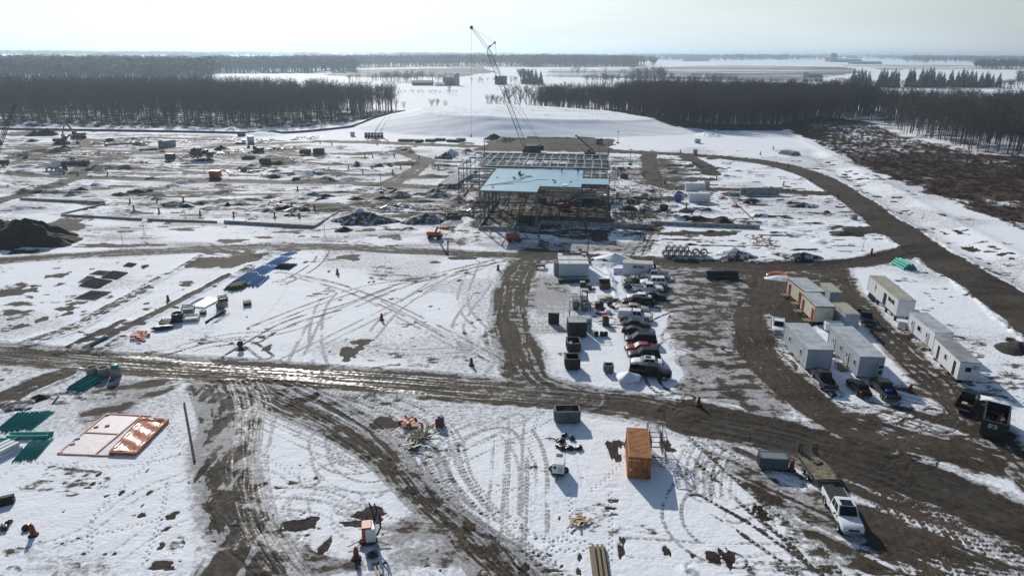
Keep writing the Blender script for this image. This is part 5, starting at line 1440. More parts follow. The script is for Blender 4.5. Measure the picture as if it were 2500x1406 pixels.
# ---- site offices
def office(name, label, fl, fr, bl, wallm, roofm, H=2.75, z0=.55, trim=None, side=(), end=(), dims=None, skirt=True, axle=False, fl2=None):
    c, rz, W, L_ = frame_of(fl, fr, bl, z0)
    if dims: 
        n_ = Vector((-math.sin(R(rz)), math.cos(R(rz)), 0)); ex = Vector((math.cos(R(rz)), math.sin(R(rz)), 0))
        c = c - n_ * L_ / 2 + n_ * dims[1] / 2; c = c - ex * W / 2 + ex * dims[0] / 2; W, L_ = dims
    t_ = thing(name, label, "site trailer", c, rz)
    b_ = MB(); b_.box((0, 0, z0 + H / 2), (W, L_, H))
    n = int(L_ / .6)
    for k in range(1, n):
        for sd in (-1, 1): b_.box((sd * W / 2, -L_ / 2 + k * L_ / n, z0 + H / 2), (.03, .03, H - .02))
    b_.build("wall", wallm, t_)
    r_ = MB(); r_.box((0, 0, z0 + H + .04), (W + .16, L_ + .16, .12)); r_.build("roof", roofm, t_)
    tr = MB()
    for s_ in (-1, 1):
        tr.box((s_ * (W / 2 + .03), 0, z0 + H - .10), (.05, L_ + .05, .24)); tr.box((0, s_ * (L_ / 2 + .03), z0 + H - .10), (W + .05, .05, .24))
        for s2 in (-1, 1): tr.box((s_ * (W / 2 + .01), s2 * (L_ / 2 + .01), z0 + H / 2), (.09, .09, H))
    tr.build("trim", trim or wallm, t_)
    for kind, u, w_ in side:                       # u: fraction from the front on the left (-x) wall
        y = -L_ / 2 + u * L_
        if kind == 'door':
            d_ = MB(); d_.box((-W / 2 - .03, y, z0 + 1.05), (.06, w_, 2.05)); d = d_.build("door", trim or M_GREYP, t_)
            MB().box((-W / 2 - .07, y + .25, z0 + 1.5), (.03, .25, .5)).build("door_window", M_GLASS, d)
            MB().box((-W / 2 - .09, y - w_ * .35, z0 + 1.0), (.06, .08, .08)).build("handle", M_DARK, d)
            s_ = MB(); s_.box((-W / 2 - .75, y, z0 - .05), (1.3, 1.3, .08))
            for q in range(3): s_.box((-W / 2 - .75, y - .8 - .26 * q, z0 - .2 - .17 * q), (1.0, .28, .05))
            for xx in (-1.35, -.15):
                for yy in (-.6, .6): s_.bar((-W / 2 + xx, y + yy, 0), (-W / 2 + xx, y + yy, z0 + .85 if xx < -1 else z0), .06)
            s_.bar((-W / 2 - 1.35, y - .6, z0 + .85), (-W / 2 - 1.35, y + .6, z0 + .85), .06)
            s_.build("steps", M_OLDWOOD, t_)
        elif kind == 'dark':
            MB().box((-W / 2 - .015, y, z0 + 1.15), (.05, w_, 2.1)).build("doorway", M_TXTK, t_)
        else:
            f_ = MB()
            for dy, dz, sy, sz in ((0, .42, w_ + .12, .07), (0, -.42, w_ + .12, .07), (w_ / 2 + .03, 0, .07, .9), (-w_ / 2 - .03, 0, .07, .9)): f_.box((-W / 2 - .03, y + dy, z0 + 1.55 + dz), (.06, sy, sz))
            f = f_.build("window", M_WHITE, t_)
            MB().box((-W / 2 - .02, y, z0 + 1.55), (.03, w_, .78)).build("pane", M_GLASS, f)
    for kind, u, w_ in end:
        x = -W / 2 + u * W
        if kind == 'window':
            f_ = MB()
            for dx, dz, sx, sz in ((0, .38, w_ + .12, .07), (0, -.38, w_ + .12, .07), (w_ / 2 + .03, 0, .07, .82), (-w_ / 2 - .03, 0, .07, .82)): f_.box((x + dx, -L_ / 2 - .03, z0 + 1.65 + dz), (sx, .06, sz))
            f = f_.build("window", M_WHITE, t_); MB().box((x, -L_ / 2 - .02, z0 + 1.65), (w_, .03, .7)).build("pane", M_GLASS, f)
        elif kind == 'aircon':
            b_ = MB(); b_.box((x, -L_ / 2 - .25, z0 + 1.35), (w_, .42, 1.7)); a_ = b_.build("air_conditioner", M_GREYP, t_, .03)
            q = MB(); q.lathe([(0, 0), (.27, 0), (.27, .03), (0, .03)], 16, Matrix.Translation((x, -L_ / 2 - .48, z0 + .95)) @ Matrix.Rotation(R(90), 4, 'X')); q.build("fan_grille", M_DARK, a_)
            MB().box((x, -L_ / 2 - .475, z0 + 1.75), (w_ * .8, .03, .4)).build("vent", M_DARK, a_)
        elif kind == 'unit':
            MB().box((x, -L_ / 2 - .2, z0 + 2.0), (w_, .35, .45)).build("air_conditioner", M_GREYP, t_, .02)
        elif kind == 'door':
            MB().box((x, -L_ / 2 - .03, z0 + 1.05), (w_, .05, 2.0)).build("door", trim or M_RED, t_)
        elif kind == 'sign':
            MB().box((x, -L_ / 2 - .03, z0 + 2.25), (w_, .03, .16)).build("name_plate", M_GREYP, t_)
    u_ = MB()
    for sx in (-1, 1):
        u_.box((sx * W * .38, 0, z0 - .12), (.12, L_ - .3, .2))
        for k in range(4): u_.box((sx * W * .38, -L_ / 2 + .8 + k * (L_ - 1.6) / 3, (z0 - .2) / 2), (.35, .35, z0 - .2))
    u_.build("underframe", M_DARK, t_)
    if axle:
        for k in (0, 1):
            for sx in (-1, 1): wheel(sx * (W / 2 - .2), L_ * .30 + k * 1.15, .5, t_, sx)
        lg = MB()
        for sx in (-1, 1): lg.bar((sx * .8, -L_ * .28, 0), (sx * .8, -L_ * .28, z0), .15)
        lg.build("landing_gear", M_DARK, t_)
    return t_, W, L_, z0 + H
office("office_trailer", "long grey office trailer with two side windows beside the white pickup", (1966.5, 899), (2026.5, 900.5), (1925.5, 832), M_GREYP, M_ROOF, side=(('window', .25, .5), ('window', .72, .6)), H=3.0)
office("office_trailer", "long grey office trailer with wooden steps and end air conditioner", (2092, 918), (2151.5, 920), (2034.5, 840), M_GREYP, M_ROOF, side=(('window', .12, .5), ('door', .34, .9), ('window', .56, .5), ('door', .80, .9)), end=(('aircon', .84, .8),), H=3.0)
office("office_trailer", "cream site cabin with red trim, the rear one of two", (1962, 748), (2008, 748), (1939, 712), M_BEIGE, M_ROOF, trim=M_RED, side=(('door', .25, .9), ('door', .82, .9)), H=2.8)
office("office_trailer", "cream site cabin with red trim, the front one of two", (1986.5, 785), (2032, 786), (1964, 751), M_BEIGE, M_ROOF, trim=M_RED, side=(('door', .14, .9), ('door', .80, .9)), H=2.8)
office("office_trailer", "small grey hut with tan roof and red door, behind the front cream cabin", (2023, 744), (2050, 745), (2003, 720), M_GREYP, M_ROOFT, end=(('door', .3, .9),), trim=M_GREYP, H=2.4, z0=.3)
office("office_trailer", "small grey hut with tan roof and red door, nearest the long grey trailers", (2059, 801), (2093, 802), (2038, 772), M_GREYP, M_ROOFT, end=(('door', .4, .9),), trim=M_GREYP, H=2.5, z0=.3)
office("office_trailer", "white office trailer with pale roof, two side doors and a window", (2274, 853), (2318.5, 855), (2212, 801), M_WHITE, M_ROOF, side=(('door', .22, .85), ('window', .55, 1.0), ('door', .80, .85)), end=(('sign', .5, .9),), H=2.8)
office("office_trailer", "white office trailer with worn dark roof and an end window", (2335.5, 927), (2384, 930.5), (2276, 865), M_WHITE, mat("worn_grey_roof", (.22, .22, .23), .7, 0, .3, .6, dirt=(.34, .34, .34), dirt_amt=.5), side=(('dark', .17, .7), ('window', .50, .55), ('dark', .78, .6)), end=(('window', .45, .8), ('unit', .82, .6)), H=2.7)
sv, W, L_, H = office("semi_trailer", "white semi trailer van with tan roof and open side doorway", (2187, 770.5), (2227.5, 772.5), (2113, 707), M_WHITE, M_ROOFT, z0=1.15, H=2.85, side=(('dark', .40, 1.2),), axle=True, dims=None)
sv['category'] = "semi trailer"
text_mesh("MAAR", 1.0, "lettering", M_TXTK, sv, (-W / 2 - .03, -L_ / 2 + L_ * .20, 2.95), (R(90), 0, R(-90)), bold=.05)
q = MB(); q.box((-W / 2 - .02, L_ / 2 - L_ * .26, 2.9), (.03, .35, 1.5)); q.box((-W / 2 - .02, L_ / 2 - L_ * .15, 3.75), (.03, L_ * .2, .16)); q.build("yellow_emblem", M_YEL, sv)
MB().box((-W / 2 - .03, L_ / 2 - L_ * .27, 2.9), (.03, .5, .35)).build("emblem_mark", M_TXTK, sv)
MB().box((.5, -L_ / 2 + 2.5, H + .12), (1.2, .25, .05)).build("roof_patch", M_WHITE, sv)
o, *_ = office("generator_cabinet", "small white cabinet unit between two office trailers and the semi trailer", (2192, 800), (2212, 803), (2188, 792), M_WHITE, M_WHITE, H=1.1, z0=.3, dims=(1.6, 1.2)); o['category'] = "cabinet"
o, *_ = office("generator_cabinet", "low white tank unit between the front cream cabin and the grey trailers", (2015, 806), (2042, 808), (2014, 797), M_WHITE, M_WHITE, H=1.2, z0=.35, dims=(2.6, 1.4)); o['category'] = "cabinet"

# ---- open skips
def skip(name, label, c, rz, W, L_, H, m, cat="dumpster", ribs=5, fill=None, slope=.0, wall=.08, mark=None):
    t_ = thing(name, label, cat, c, rz)
    b_ = MB()
    for sd in (-1, 1):
        b_.box((sd * (W / 2), 0, .2 + H / 2), (wall, L_, H)); b_.box((0, sd * (L_ / 2), .2 + H / 2), (W, wall, H))
    b_.box((0, 0, .22), (W - .05, L_ - .05, .08))
    b_.build("shell", m, t_)
    r_ = MB()
    for sd in (-1, 1):
        r_.box((sd * W / 2, 0, .2 + H), (.16, L_ + .16, .12)); r_.box((0, sd * L_ / 2, .2 + H), (W + .16, .16, .12))
        for k in range(ribs):
            r_.box((sd * (W / 2 + .08), -L_ / 2 + (k + .5) * L_ / ribs, .2 + H / 2), (.10, .12, H - .1))
        for k in range(max(2, int(W / .8))):
            r_.box((-W / 2 + (k + .5) * W / max(2, int(W / .8)), sd * (L_ / 2 + .08), .2 + H / 2), (.12, .10, H - .1))
    r_.build("rib_frame", m, t_)
    s_ = MB()
    for sd in (-1, 1): s_.box((sd * W * .3, 0, .1), (.14, L_ * .95, .2))
    s_.build("runner", M_DARK, t_)
    if fill: fill(t_, W, L_, H)
    return t_
def trash(n, hh, ms, seed):
    def f(t_, W, L_, H):
        rs = random.Random(seed)
        for j, m in enumerate(ms):
            b_ = MB()
            for k in range(n):
                x, y = rs.uniform(-W * .38, W * .38), rs.uniform(-L_ * .42, L_ * .42); a = rs.uniform(0, 6.28); l = rs.uniform(.3, .9)
                z = .35 + rs.random() * hh * H
                b_.bar((max(-W * .42, min(W * .42, x - math.cos(a) * l * .5)), max(-L_ * .45, min(L_ * .45, y - math.sin(a) * l)), z), (max(-W * .42, min(W * .42, x + math.cos(a) * l * .5)), max(-L_ * .45, min(L_ * .45, y + math.sin(a) * l)), z + rs.uniform(-.1, .25)), rs.uniform(.1, .4), .06)
            b_.build("waste", m, t_)
    return f
M_DG = mat("dark_green_skip", (.012, .030, .024), .5, 0, .25, 1.0)
M_KS = mat("black_skip", (.018, .018, .018), .6, 0, .25, 1.0)
M_GS = mat("galvanised_bin", (.10, .13, .14), .45, .4, .2, 2)
fl, fr, bl = G(2402, 1022, 2.3), G(2464, 1038, 2.3), G(2420, 977, 2.3)
e = fr - fl; rz = math.degrees(math.atan2(e.y, e.x)); n_ = Vector((-e.y, e.x, 0)).normalized()
c = fl + e / 2 + n_ * 2.9; c.z = level(c.x, c.y)
gd = skip("dumpster", "large dark green roll off dumpster with a white lettered plate", c, rz, 2.45, 5.8, 2.1, M_DG, fill=trash(26, .5, (M_SOIL, M_OLDWOOD, M_RUST), 4), ribs=9)
MB().box((-.25, -3.03, 1.75), (.85, .03, .5)).build("name_plate", M_TXTW, gd)
text_mesh("CJR", .42, "lettering", M_TXTK, gd, (-.25, -3.06, 1.75), (R(90), 0, 0), bold=.02)
def lit(t_, W, L_, H):
    b_ = MB()
    for k in range(7): b_.bar((-W * .4 + .1 * k, -L_ * .3 + .15 * k, .5 + .12 * k), (W * .42 - .1 * k, L_ * .1 + .1 * k, .7 + .12 * k), .09, .04)
    b_.build("lumber_scraps", M_WOOD, t_)
skip("waste_bin", "grey open steel bin half full of pale lumber beside the main road", at(1385, 1036) + Vector((0, .9, 0)), 1.5, 3.0, 1.7, 1.5, M_GS, fill=lit, ribs=4)
skip("waste_bin", "grey slatted steel bin with lid bars next to the flatbed trailer", at(1887, 1147) + Vector((.1, .6, 0)), -6, 2.9, 1.4, 1.3, M_GS, fill=lambda t_, W, L_, H: [MB().box((0, -.55 + .16 * k, H + .2), (2.7, .10, .05)).build("slat", M_GR, t_) for k in range(8)], ribs=4)
skip("waste_bin", "black open skip with pale inner edge, nearest the bend of the haul road", at(1398, 905) + Vector((0, 1, 0)), 2, 1.95, 2.0, 1.6, M_KS, ribs=3)
skip("waste_bin", "black open skip holding snow and scrap directly below the black container", at(1401, 861) + Vector((0, 1.3, 0)), 1, 1.95, 2.6, 1.3, M_KS, fill=trash(12, .6, (M_GR, M_SNOW), 9), ribs=3)
skip("waste_bin", "small dark open box on the mud left of the middle white containers", at(1620, 514), 5, 2.0, 1.5, 1.4, M_KS, ribs=3)
skip("mesh_basket", "small grey pallet cage standing alone between skips and the parked row", at(1485, 908), -3, 1.2, 1.1, 1.0, M_GS, cat="basket", ribs=4, fill=trash(6, .5, (M_GR,), 2))
t_ = thing("flat_trailer", "small dark four wheeled flat cart left of the white container pair", "cart", at(1319.5, 655), 0)
MB().box((0, 0, .75), (1.9, 1.1, .35)).build("deck", M_DARK, t_, .03)
b_ = MB()
for x in (-.8, .8):
    for y in (-.45, .45): b_.bar((x, y, 0), (x, y, .6), .12)
b_.build("legs", M_DARK, t_)
# black culvert bundles by the yard road
for px in (1742, 1781):
    t_ = thing("culvert_bundle", ("left" if px < 1760 else "right") + " one of two black ribbed culvert pipe bundles at the yard corner", "pipe bundle", at(px, 679), -2)
    for k, (y, z) in enumerate(((-.5, .45), (.45, .45), (0, 1.2))):
        b_ = MB(); pts = [(-1.6 + .1 * i, y, z) for i in range(33)]
        b_.tube(pts, [.44 if i % 2 else .40 for i in range(33)], 12); b_.build("culvert", M_BLACKPIPE, t_)
# large concrete pipes
pk = []
def cpipe(label, x, y, z, r=.62, L_=2.0):
    t_ = thing("concrete_pipe", label, "concrete pipe", (x, y, z), -8, "concrete pipes stacked beside the road")
    b_ = MB(); b_.lathe([(r * .76, -L_ / 2), (r, -L_ / 2), (r, L_ / 2 - .25), (r * .93, L_ / 2 - .22), (r * .93, L_ / 2), (r * .76, L_ / 2), (r * .76, -L_ / 2)], 26, Matrix.Rotation(R(90), 4, 'X'))
    b_.build("barrel", M_CONC, t_)
    sn = MB(); vs = [(r * .74 * math.cos(a), y_, r * .74 * math.sin(a)) for y_ in (-L_ / 2 + .05, L_ / 2 - .05) for a in [R(200 + 140 * k / 8) for k in range(9)]]
    sn.add(vs, [(k, k + 1, 9 + k + 1, 9 + k) for k in range(8)] + [tuple(range(9)), tuple(range(9, 18))[::-1]])
    sn.build("snow_inside", M_SNOW, t_)
p0 = at(1623, 625)
dirx = (at(1682, 627) - p0); stepx = dirx / 4
for k in range(5):
    q = p0 + stepx * k; cpipe("concrete pipe in the lower course of the stack beside the road", q.x, q.y + .6, q.z + .64)
for k in range(4):
    q = p0 + stepx * (k + .5); cpipe("concrete pipe in the upper course of the stack beside the road", q.x, q.y + .6, q.z + .64 + 1.18)
for k in range(2):
    q = at(1699 + 20 * k, 627); cpipe("larger concrete pipe at the right end of the stack beside the road", q.x, q.y + .8, q.z + .85, .86)
# ---------------------------------------------------------------- machines, cranes, lifts
M_LATT = mat("crane_lattice_paint", (.07, .075, .09), .5, .2, .15); M_EXC = mat("excavator_yellow", (.30, .17, .03), .55, 0, .2, 2, dirt=(.05, .04, .03), dirt_amt=.7); M_KHAKI = mat("muddy_machine_paint", (.10, .085, .05), .7, 0, .3, 2)
def atY(px, py, Y):
    d = ray(px, py); k = Y / d.y
    return Vector((d.x * k, Y, CAM_H + d.z * k))
def lattice(b_, pts, ws, lace=.06, chord=.12, step=2.0, side=Vector((0, 1, 0))):
    """four chord lattice through pts with widths ws"""
    for i in range(len(pts) - 1):
        p, q = Vector(pts[i]), Vector(pts[i + 1]); d = (q - p); L_ = d.length; d.normalize()
        u = side; v = d.cross(u).normalized(); n = max(1, int(L_ / step))
        prev = None
        for k in range(n + 1):
            t_ = k / n; c = p + (q - p) * t_; w_ = ws[i] + (ws[i + 1] - ws[i]) * t_
            cor = [c + (u * a + v * e) * w_ / 2 for a, e in ((-1, -1), (1, -1), (1, 1), (-1, 1))]
            if prev:
                for j in range(4):
                    b_.bar(prev[j], cor[j], chord); b_.bar(prev[j], cor[(j + 1) % 4], lace); 
            prev = cor
def bld_crane():
    Y = 319.0
    foot = G(1287, 371)
    foot = Vector((atY(1282, 366, Y).x, Y, 2.2)); head = atY(1191, 119, Y); tip = atY(1151, 68, Y - 2)
    t_ = thing("crawler_crane", "tall crawler crane with lattice boom and luffing jib behind the steel frame", "crane", (foot.x, foot.y, level(foot.x, foot.y)))
    o = Vector((foot.x, foot.y, level(foot.x, foot.y)))
    b_ = MB(); m1 = foot + (head - foot) * .06; m2 = foot + (head - foot) * .95
    lattice(b_, [foot - o, m1 - o, m2 - o, head - o], [.5, 1.9, 1.8, .7], step=1.9, chord=.19, lace=.10); b_.build("boom", M_LATT, t_)
    b_ = MB(); j1 = head + (tip - head) * .15; j2 = head + (tip - head) * .7
    lattice(b_, [head - o, j1 - o, j2 - o, tip - o], [.6, 1.2, 1.0, .4], step=1.4, chord=.10, lace=.05); b_.build("jib", M_LATT, t_)
    b_ = MB(); b_.lathe([(0, -.15), (.75, -.15), (.75, .15), (0, .15)], 14, Matrix.Translation(tip - o) @ Matrix.Rotation(R(90), 4, 'X')); b_.build("tip_sheave", M_DARK, t_)
    st = atY(1208, 105, Y); kn = atY(1196, 114, Y)
    b_ = MB(); b_.bar(head - o, st - o, .35); b_.bar(kn - o, st - o, .25); b_.box(st - o, (.9, .5, .9)); b_.box(kn - o, (1., .6, .8)); b_.build("jib_strut", M_LATT, t_)
    b_ = MB(); b_.bar(st - o, tip - o, .07); b_.bar(st - o, (foot + (head - foot) * .62) - o, .07); b_.bar(st - o, atY(1215, 225, Y) - o, .07); b_.build("jib_pendant", M_DARK, t_)
    gan = atY(1322, 352, Y)
    b_ = MB(); b_.bar((foot + (head - foot) * .55) - o, gan - o, .10); b_.bar((foot + (head - foot) * .97) - o, gan - o, .08); b_.build("boom_pendant", M_DARK, t_)
    b_ = MB(); b_.bar(gan - o, (3, 0, 2.5), .35); b_.bar(gan - o, (7, 0, 2.5), .3); b_.bar(gan - o, (6, 1.5, 2.5), .25); b_.build("gantry", M_LATT, t_)
    hp_ = atY(1150.5, 332, Y - 2)
    b_ = MB(); b_.tube([tip - o, hp_ - o], .045, 4); b_.build("hoist_line", M_DARK, t_)
    b_ = MB(); b_.box(hp_ - o, (.7, .4, 1.3)); b_.build("hook_block", M_YEL, t_, .05)
    b_ = MB(); b_.box((4.2, 0, 2.3), (8.5, 3.2, 1.9)); b_.box((7.8, 0, 2.4), (1.6, 4.2, 2.2)); b_.build("house", M_DARK, t_, .08)
    b_ = MB(); b_.box((.6, -2.1, 2.4), (2.2, 1.1, 2.0)); b_.build("cab", M_LATT, t_, .06)
    for sd in (-1, 1):
        b_ = MB(); b_.box((3, sd * 2.7, .65), (8.5, 1.1, 1.2)); b_.build("track", M_TYRE, t_, .3)
bld_crane()
a, b_ = atY(-14, 300, 330), atY(24, 191, 330)
t_ = thing("drill_rig", "dark slanting rig mast at the far left edge of the site", "rig", (a.x, a.y, level(a.x, a.y)))
q = MB(); lattice(q, [Vector((0, 0, 1)), b_ - a], [1.6, .9], step=1.6, chord=.22, lace=.12); q.build("mast", M_DARK, t_); MB().box((-3, 0, 1.5), (7, 3, 2.4)).build("body", M_DARK, t_, .1)
def excavator(label, px, py, rz, m, reach=(3.2, 5.2, 5.6), s=1.0, knee=4.8, tipz=1.2):
    t_ = thing("excavator", label, "excavator", at(px, py), rz); t_.scale = (s, s, s)
    for sd in (-1, 1):
        b_ = MB(); b_.prism([(-2.3, .0), (2.3, .0), (2.6, .45), (2.3, .95), (-2.3, .95), (-2.6, .45)], -.35, .35, Matrix.Translation((0, sd * 1.25, 0)) @ Matrix.Rotation(R(90), 4, 'X')); b_.build("track", M_TYRE, t_)
    MB().box((0, 0, .95), (1.6, 1.8, .4)).build("turntable", M_DARK, t_)
    MB().box((-.9, 0, 1.75), (3.8, 2.7, 1.25)).build("house", m, t_, .12)
    c_ = MB().box((.9, .85, 2.1), (1.6, 1.0, 1.9)).build("cab", M_DARK, t_, .1)
    MB().box((.9, 1.36, 2.4), (1.2, .03, .9)).build("cab_window", M_GLASS, c_)
    b_ = MB(); b_.bar((1.2, -.1, 1.6), (reach[0], -.1, knee), .45, .6); b_.bar((reach[0], -.1, knee), (reach[1], -.1, knee - .3), .4, .5); b_.build("boom", m, t_)
    b_ = MB(); b_.bar((reach[1] - .2, -.1, knee + .1), (reach[2], -.1, tipz), .32, .42); b_.build("stick", m, t_)
    b_ = MB(); b_.tube([(1.6, -.1, 1.4), (reach[0] * .8, -.1, knee * .75)], .09, 6); b_.build("ram", M_GR, t_)
    b_ = MB(); b_.prism([(0, 0), (.9, -.1), (1.1, -.8), (.2, -1.1), (-.2, -.5)], -.5, .5, Matrix.Translation((reach[2] - .4, -.1, tipz)) @ Matrix.Rotation(R(90), 4, 'X')); b_.build("bucket", M_DARK, t_)
    return t_
excavator("yellow excavator with arched arm raised, by the gravel heap at far left", 192, 338, 172, M_EXC, (4.2, 5.6, 7.2), 1.25, 5.8, 1.6)
excavator("dark muddy excavator low in the trench, left of the arched arm machine", 152, 352, 20, M_KHAKI, (3, 5, 5.4), 1.25, 3.4, 1.0)
excavator("dark excavator working beside the loaded dump truck in the left middle", 630, 372, 150, M_KHAKI, (3.4, 5.6, 6.2), 1.0, 4.6, 2.6)
# mixer truck
t_ = thing("mixer_truck", "concrete mixer truck with pale drum on the left middle road", "mixer truck", at(138, 417), 163); t_.scale = (1.05,) * 3
for x, y in ((3.4, 1), (-1.0, 1), (-2.3, 1), (-3.6, 1), (3.4, -1), (-1.0, -1), (-2.3, -1), (-3.6, -1)): wheel(x, y * 1.05, .52, t_, y)
MB().box((-.4, 0, .95), (8.8, 1.0, .3)).build("chassis", M_DARK, t_)
c_ = MB().box((3.5, 0, 2.0), (1.9, 2.3, 1.9)).build("cab", M_WHITE, t_, .15); MB().box((4.46, 0, 2.45), (.05, 1.9, .7)).build("windshield", M_GLASS, c_)
b_ = MB(); b_.lathe([(0, -3.0), (.9, -2.8), (1.35, -1.2), (1.4, .4), (.8, 2.2), (.55, 2.8), (0, 2.8)], 20, Matrix.Translation((-1.1, 0, 2.65)) @ Matrix.Rotation(R(-74), 4, 'Y')); b_.build("drum", M_WHITE, t_)
b_ = MB(); b_.box((-4.1, 0, 2.4), (.5, 1.6, 2.6)); b_.bar((-4.2, 0, 2.8), (-5.3, 0, 1.5), .5, .2); b_.build("chute", M_DARK, t_)
# articulated dump truck with its load
t_ = thing("dump_truck", "heavy muddy dump truck heaped with dark soil, left middle road", "dump truck", at(496, 392), -4); t_.scale = (1.05,) * 3
for x in (-3.2, -1.5, 3.0):
    for y in (-1, 1): wheel(x, y * 1.2, .85, t_, y)
b_ = MB(); b_.add([(-4.6, -1.4, 1.5), (.6, -1.4, 1.3), (.6, 1.4, 1.3), (-4.6, 1.4, 1.5), (-5.2, -1.6, 2.7), (.9, -1.6, 3.0), (.9, 1.6, 3.0), (-5.2, 1.6, 2.7)], [(0, 3, 2, 1), (0, 1, 5, 4), (1, 2, 6, 5), (2, 3, 7, 6), (3, 0, 4, 7), (4, 5, 6, 7)]); b_.build("dump_body", M_KHAKI, t_, .06)
b_ = MB(); b_.add(*blob((-2.2, 0, 2.8), (2.6, 1.3, 1.1), 3, .2, 4)); b_.build("load", M_SOILD, t_)
MB().box((3.2, 0, 1.9), (2.6, 2.2, 1.2)).build("hood", M_KHAKI, t_, .15); MB().box((1.7, 0, 2.6), (1.3, 2.0, 1.6)).build("cab", M_DARK, t_, .1)
t_ = thing("tipper_truck", "dark truck cut by the left edge of the picture, beside mud road", "truck", at(2, 408), 175)
for x in (-2, 2):
    for y in (-1, 1): wheel(x, y, .5, t_, y)
MB().box((-1, 0, 1.8), (4.5, 2.3, 1.6)).build("box", M_DARK, t_, .08); MB().box((2.4, 0, 1.8), (1.6, 2.2, 1.7)).build("cab", M_DARK, t_, .15)
# boom lifts
def boomlift(label, px, py, rz, basket, crew=0, m=M_LIFT, elbow=None):
    b0 = at(px, py); t_ = thing("boom_lift", label, "boom lift", b0, 0)
    Mr = Matrix.Rotation(R(rz), 4, 'Z')
    b_ = MB(); b_.box((0, 0, .75), (3.0, 1.7, .45), M=Mr); b_.build("chassis", M_DARK, t_, .05)
    for x in (-1, 1):
        for y in (-1, 1):
            w_ = MB(); w_.lathe([(0, -.2), (.5, -.2), (.55, -.1), (.55, .1), (.5, .2), (0, .2)], 14, Mr @ Matrix.Translation((x * 1.15, y * 1.05, .55)) @ Matrix.Rotation(R(90), 4, 'X')); w_.build("wheel", M_TYRE, t_)
    b_ = MB(); b_.box((-.3, 0, 1.45), (3.3, 2.0, .95), M=Mr); b_.build("turntable_body", m, t_, .18, 2)
    k = Vector(basket) - b0; root = Vector((.2, 0, 1.9)); e = elbow and (Vector(elbow) - b0) or root + (k - root) * .55
    b_ = MB(); b_.bar(root, e, .36, .42); b_.build("lower_boom", M_KHAKI, t_)
    b_ = MB(); b_.bar(e, k + Vector((0, 0, -.1)), .26, .30); b_.build("upper_boom", m, t_)
    q = MB()
    for z in (.0, .55, 1.1):
        for s_ in (-1, 1): q.bar(k + Vector((-1.1, s_ * .45, z)), k + Vector((1.1, s_ * .45, z)), .06); q.bar(k + Vector((s_ * 1.1, -.45, z)), k + Vector((s_ * 1.1, .45, z)), .06)
    for x in (-1.1, -.4, .4, 1.1):
        for s_ in (-1, 1): q.bar(k + Vector((x, s_ * .45, 0)), k + Vector((x, s_ * .45, 1.1)), .05)
    q.box(k + Vector((0, 0, 0)), (2.2, .9, .06)); q.box(k + Vector((0, -.47, .35)), (2.2, .04, .6)); q.build("basket", m, t_)
    return Vector(basket)
bk = boomlift("orange boom lift in front of the frame, basket raised to the blue roof edge", 1254, 590, 8, G(1275, 482, 8.3))
person("left worker in the raised orange lift basket at the blue roof edge", bk + Vector((-.4, 0, .03)), 10, M_VEST, arms='fwd')
person("right worker in the raised orange lift basket at the blue roof edge", bk + Vector((.5, 0, .03)), -10, M_CLOTH, arms='fwd')
boomlift("orange boom lift inside the steel frame with its red arm reaching right", 1376, 512, 20, G(1452, 458, 9.2))
boomlift("orange boom lift parked on the snow left of the steel frame", 1062, 583, -8, G(1086, 560, 1.6), elbow=G(1068, 556, 4.4))
t_ = thing("scissor_lift", "dark red scissor lift standing under the notch of the blue roof", "scissor lift", at(1321, 492), 3)
MB().box((0, 0, .7), (2.6, 1.5, .8)).build("chassis", M_DARK, t_, .05)
b_ = MB()
for k in range(3): b_.bar((-1.1, -.5, 1.1 + k * .5), (1.1, -.5, 1.6 + k * .5), .1); b_.bar((1.1, .5, 1.1 + k * .5), (-1.1, .5, 1.6 + k * .5), .1)
b_.build("scissor_arms", M_DARK, t_)
b_ = MB(); b_.box((0, 0, 2.7), (2.8, 1.7, .12))
for z in (3.2, 3.7):
    for s_ in (-1, 1): b_.bar((-1.4, s_ * .85, z), (1.4, s_ * .85, z), .05); b_.bar((s_ * 1.4, -.85, z), (s_ * 1.4, .85, z), .05)
b_.box((0, -.86, 3.2), (2.8, .04, .9)); b_.build("platform", M_LIFT, t_)
a, b_ = at(1440, 380), atY(1412, 342, 300)
t_ = thing("telehandler", "dark telescopic handler behind the frame with arm raised to the left", "telehandler", a, 160)
MB().box((0, 0, 1.3), (4.6, 2.1, 1.2)).build("body", M_DARK, t_, .1)
for x in (-1.5, 1.5):
    for y in (-1, 1): wheel(x, y * 1.0, .6, t_, y)
q = MB(); q.bar((-1.8, 0, 2), (6.5, 0, 8.5), .4, .5); q.box((6.7, 0, 8.4), (.6, 1.4, .7)); q.build("arm", M_DARK, t_)
MB().box((.2, .7, 2.2), (1.4, .9, 1.3)).build("cab", M_GLASS, t_, .08)

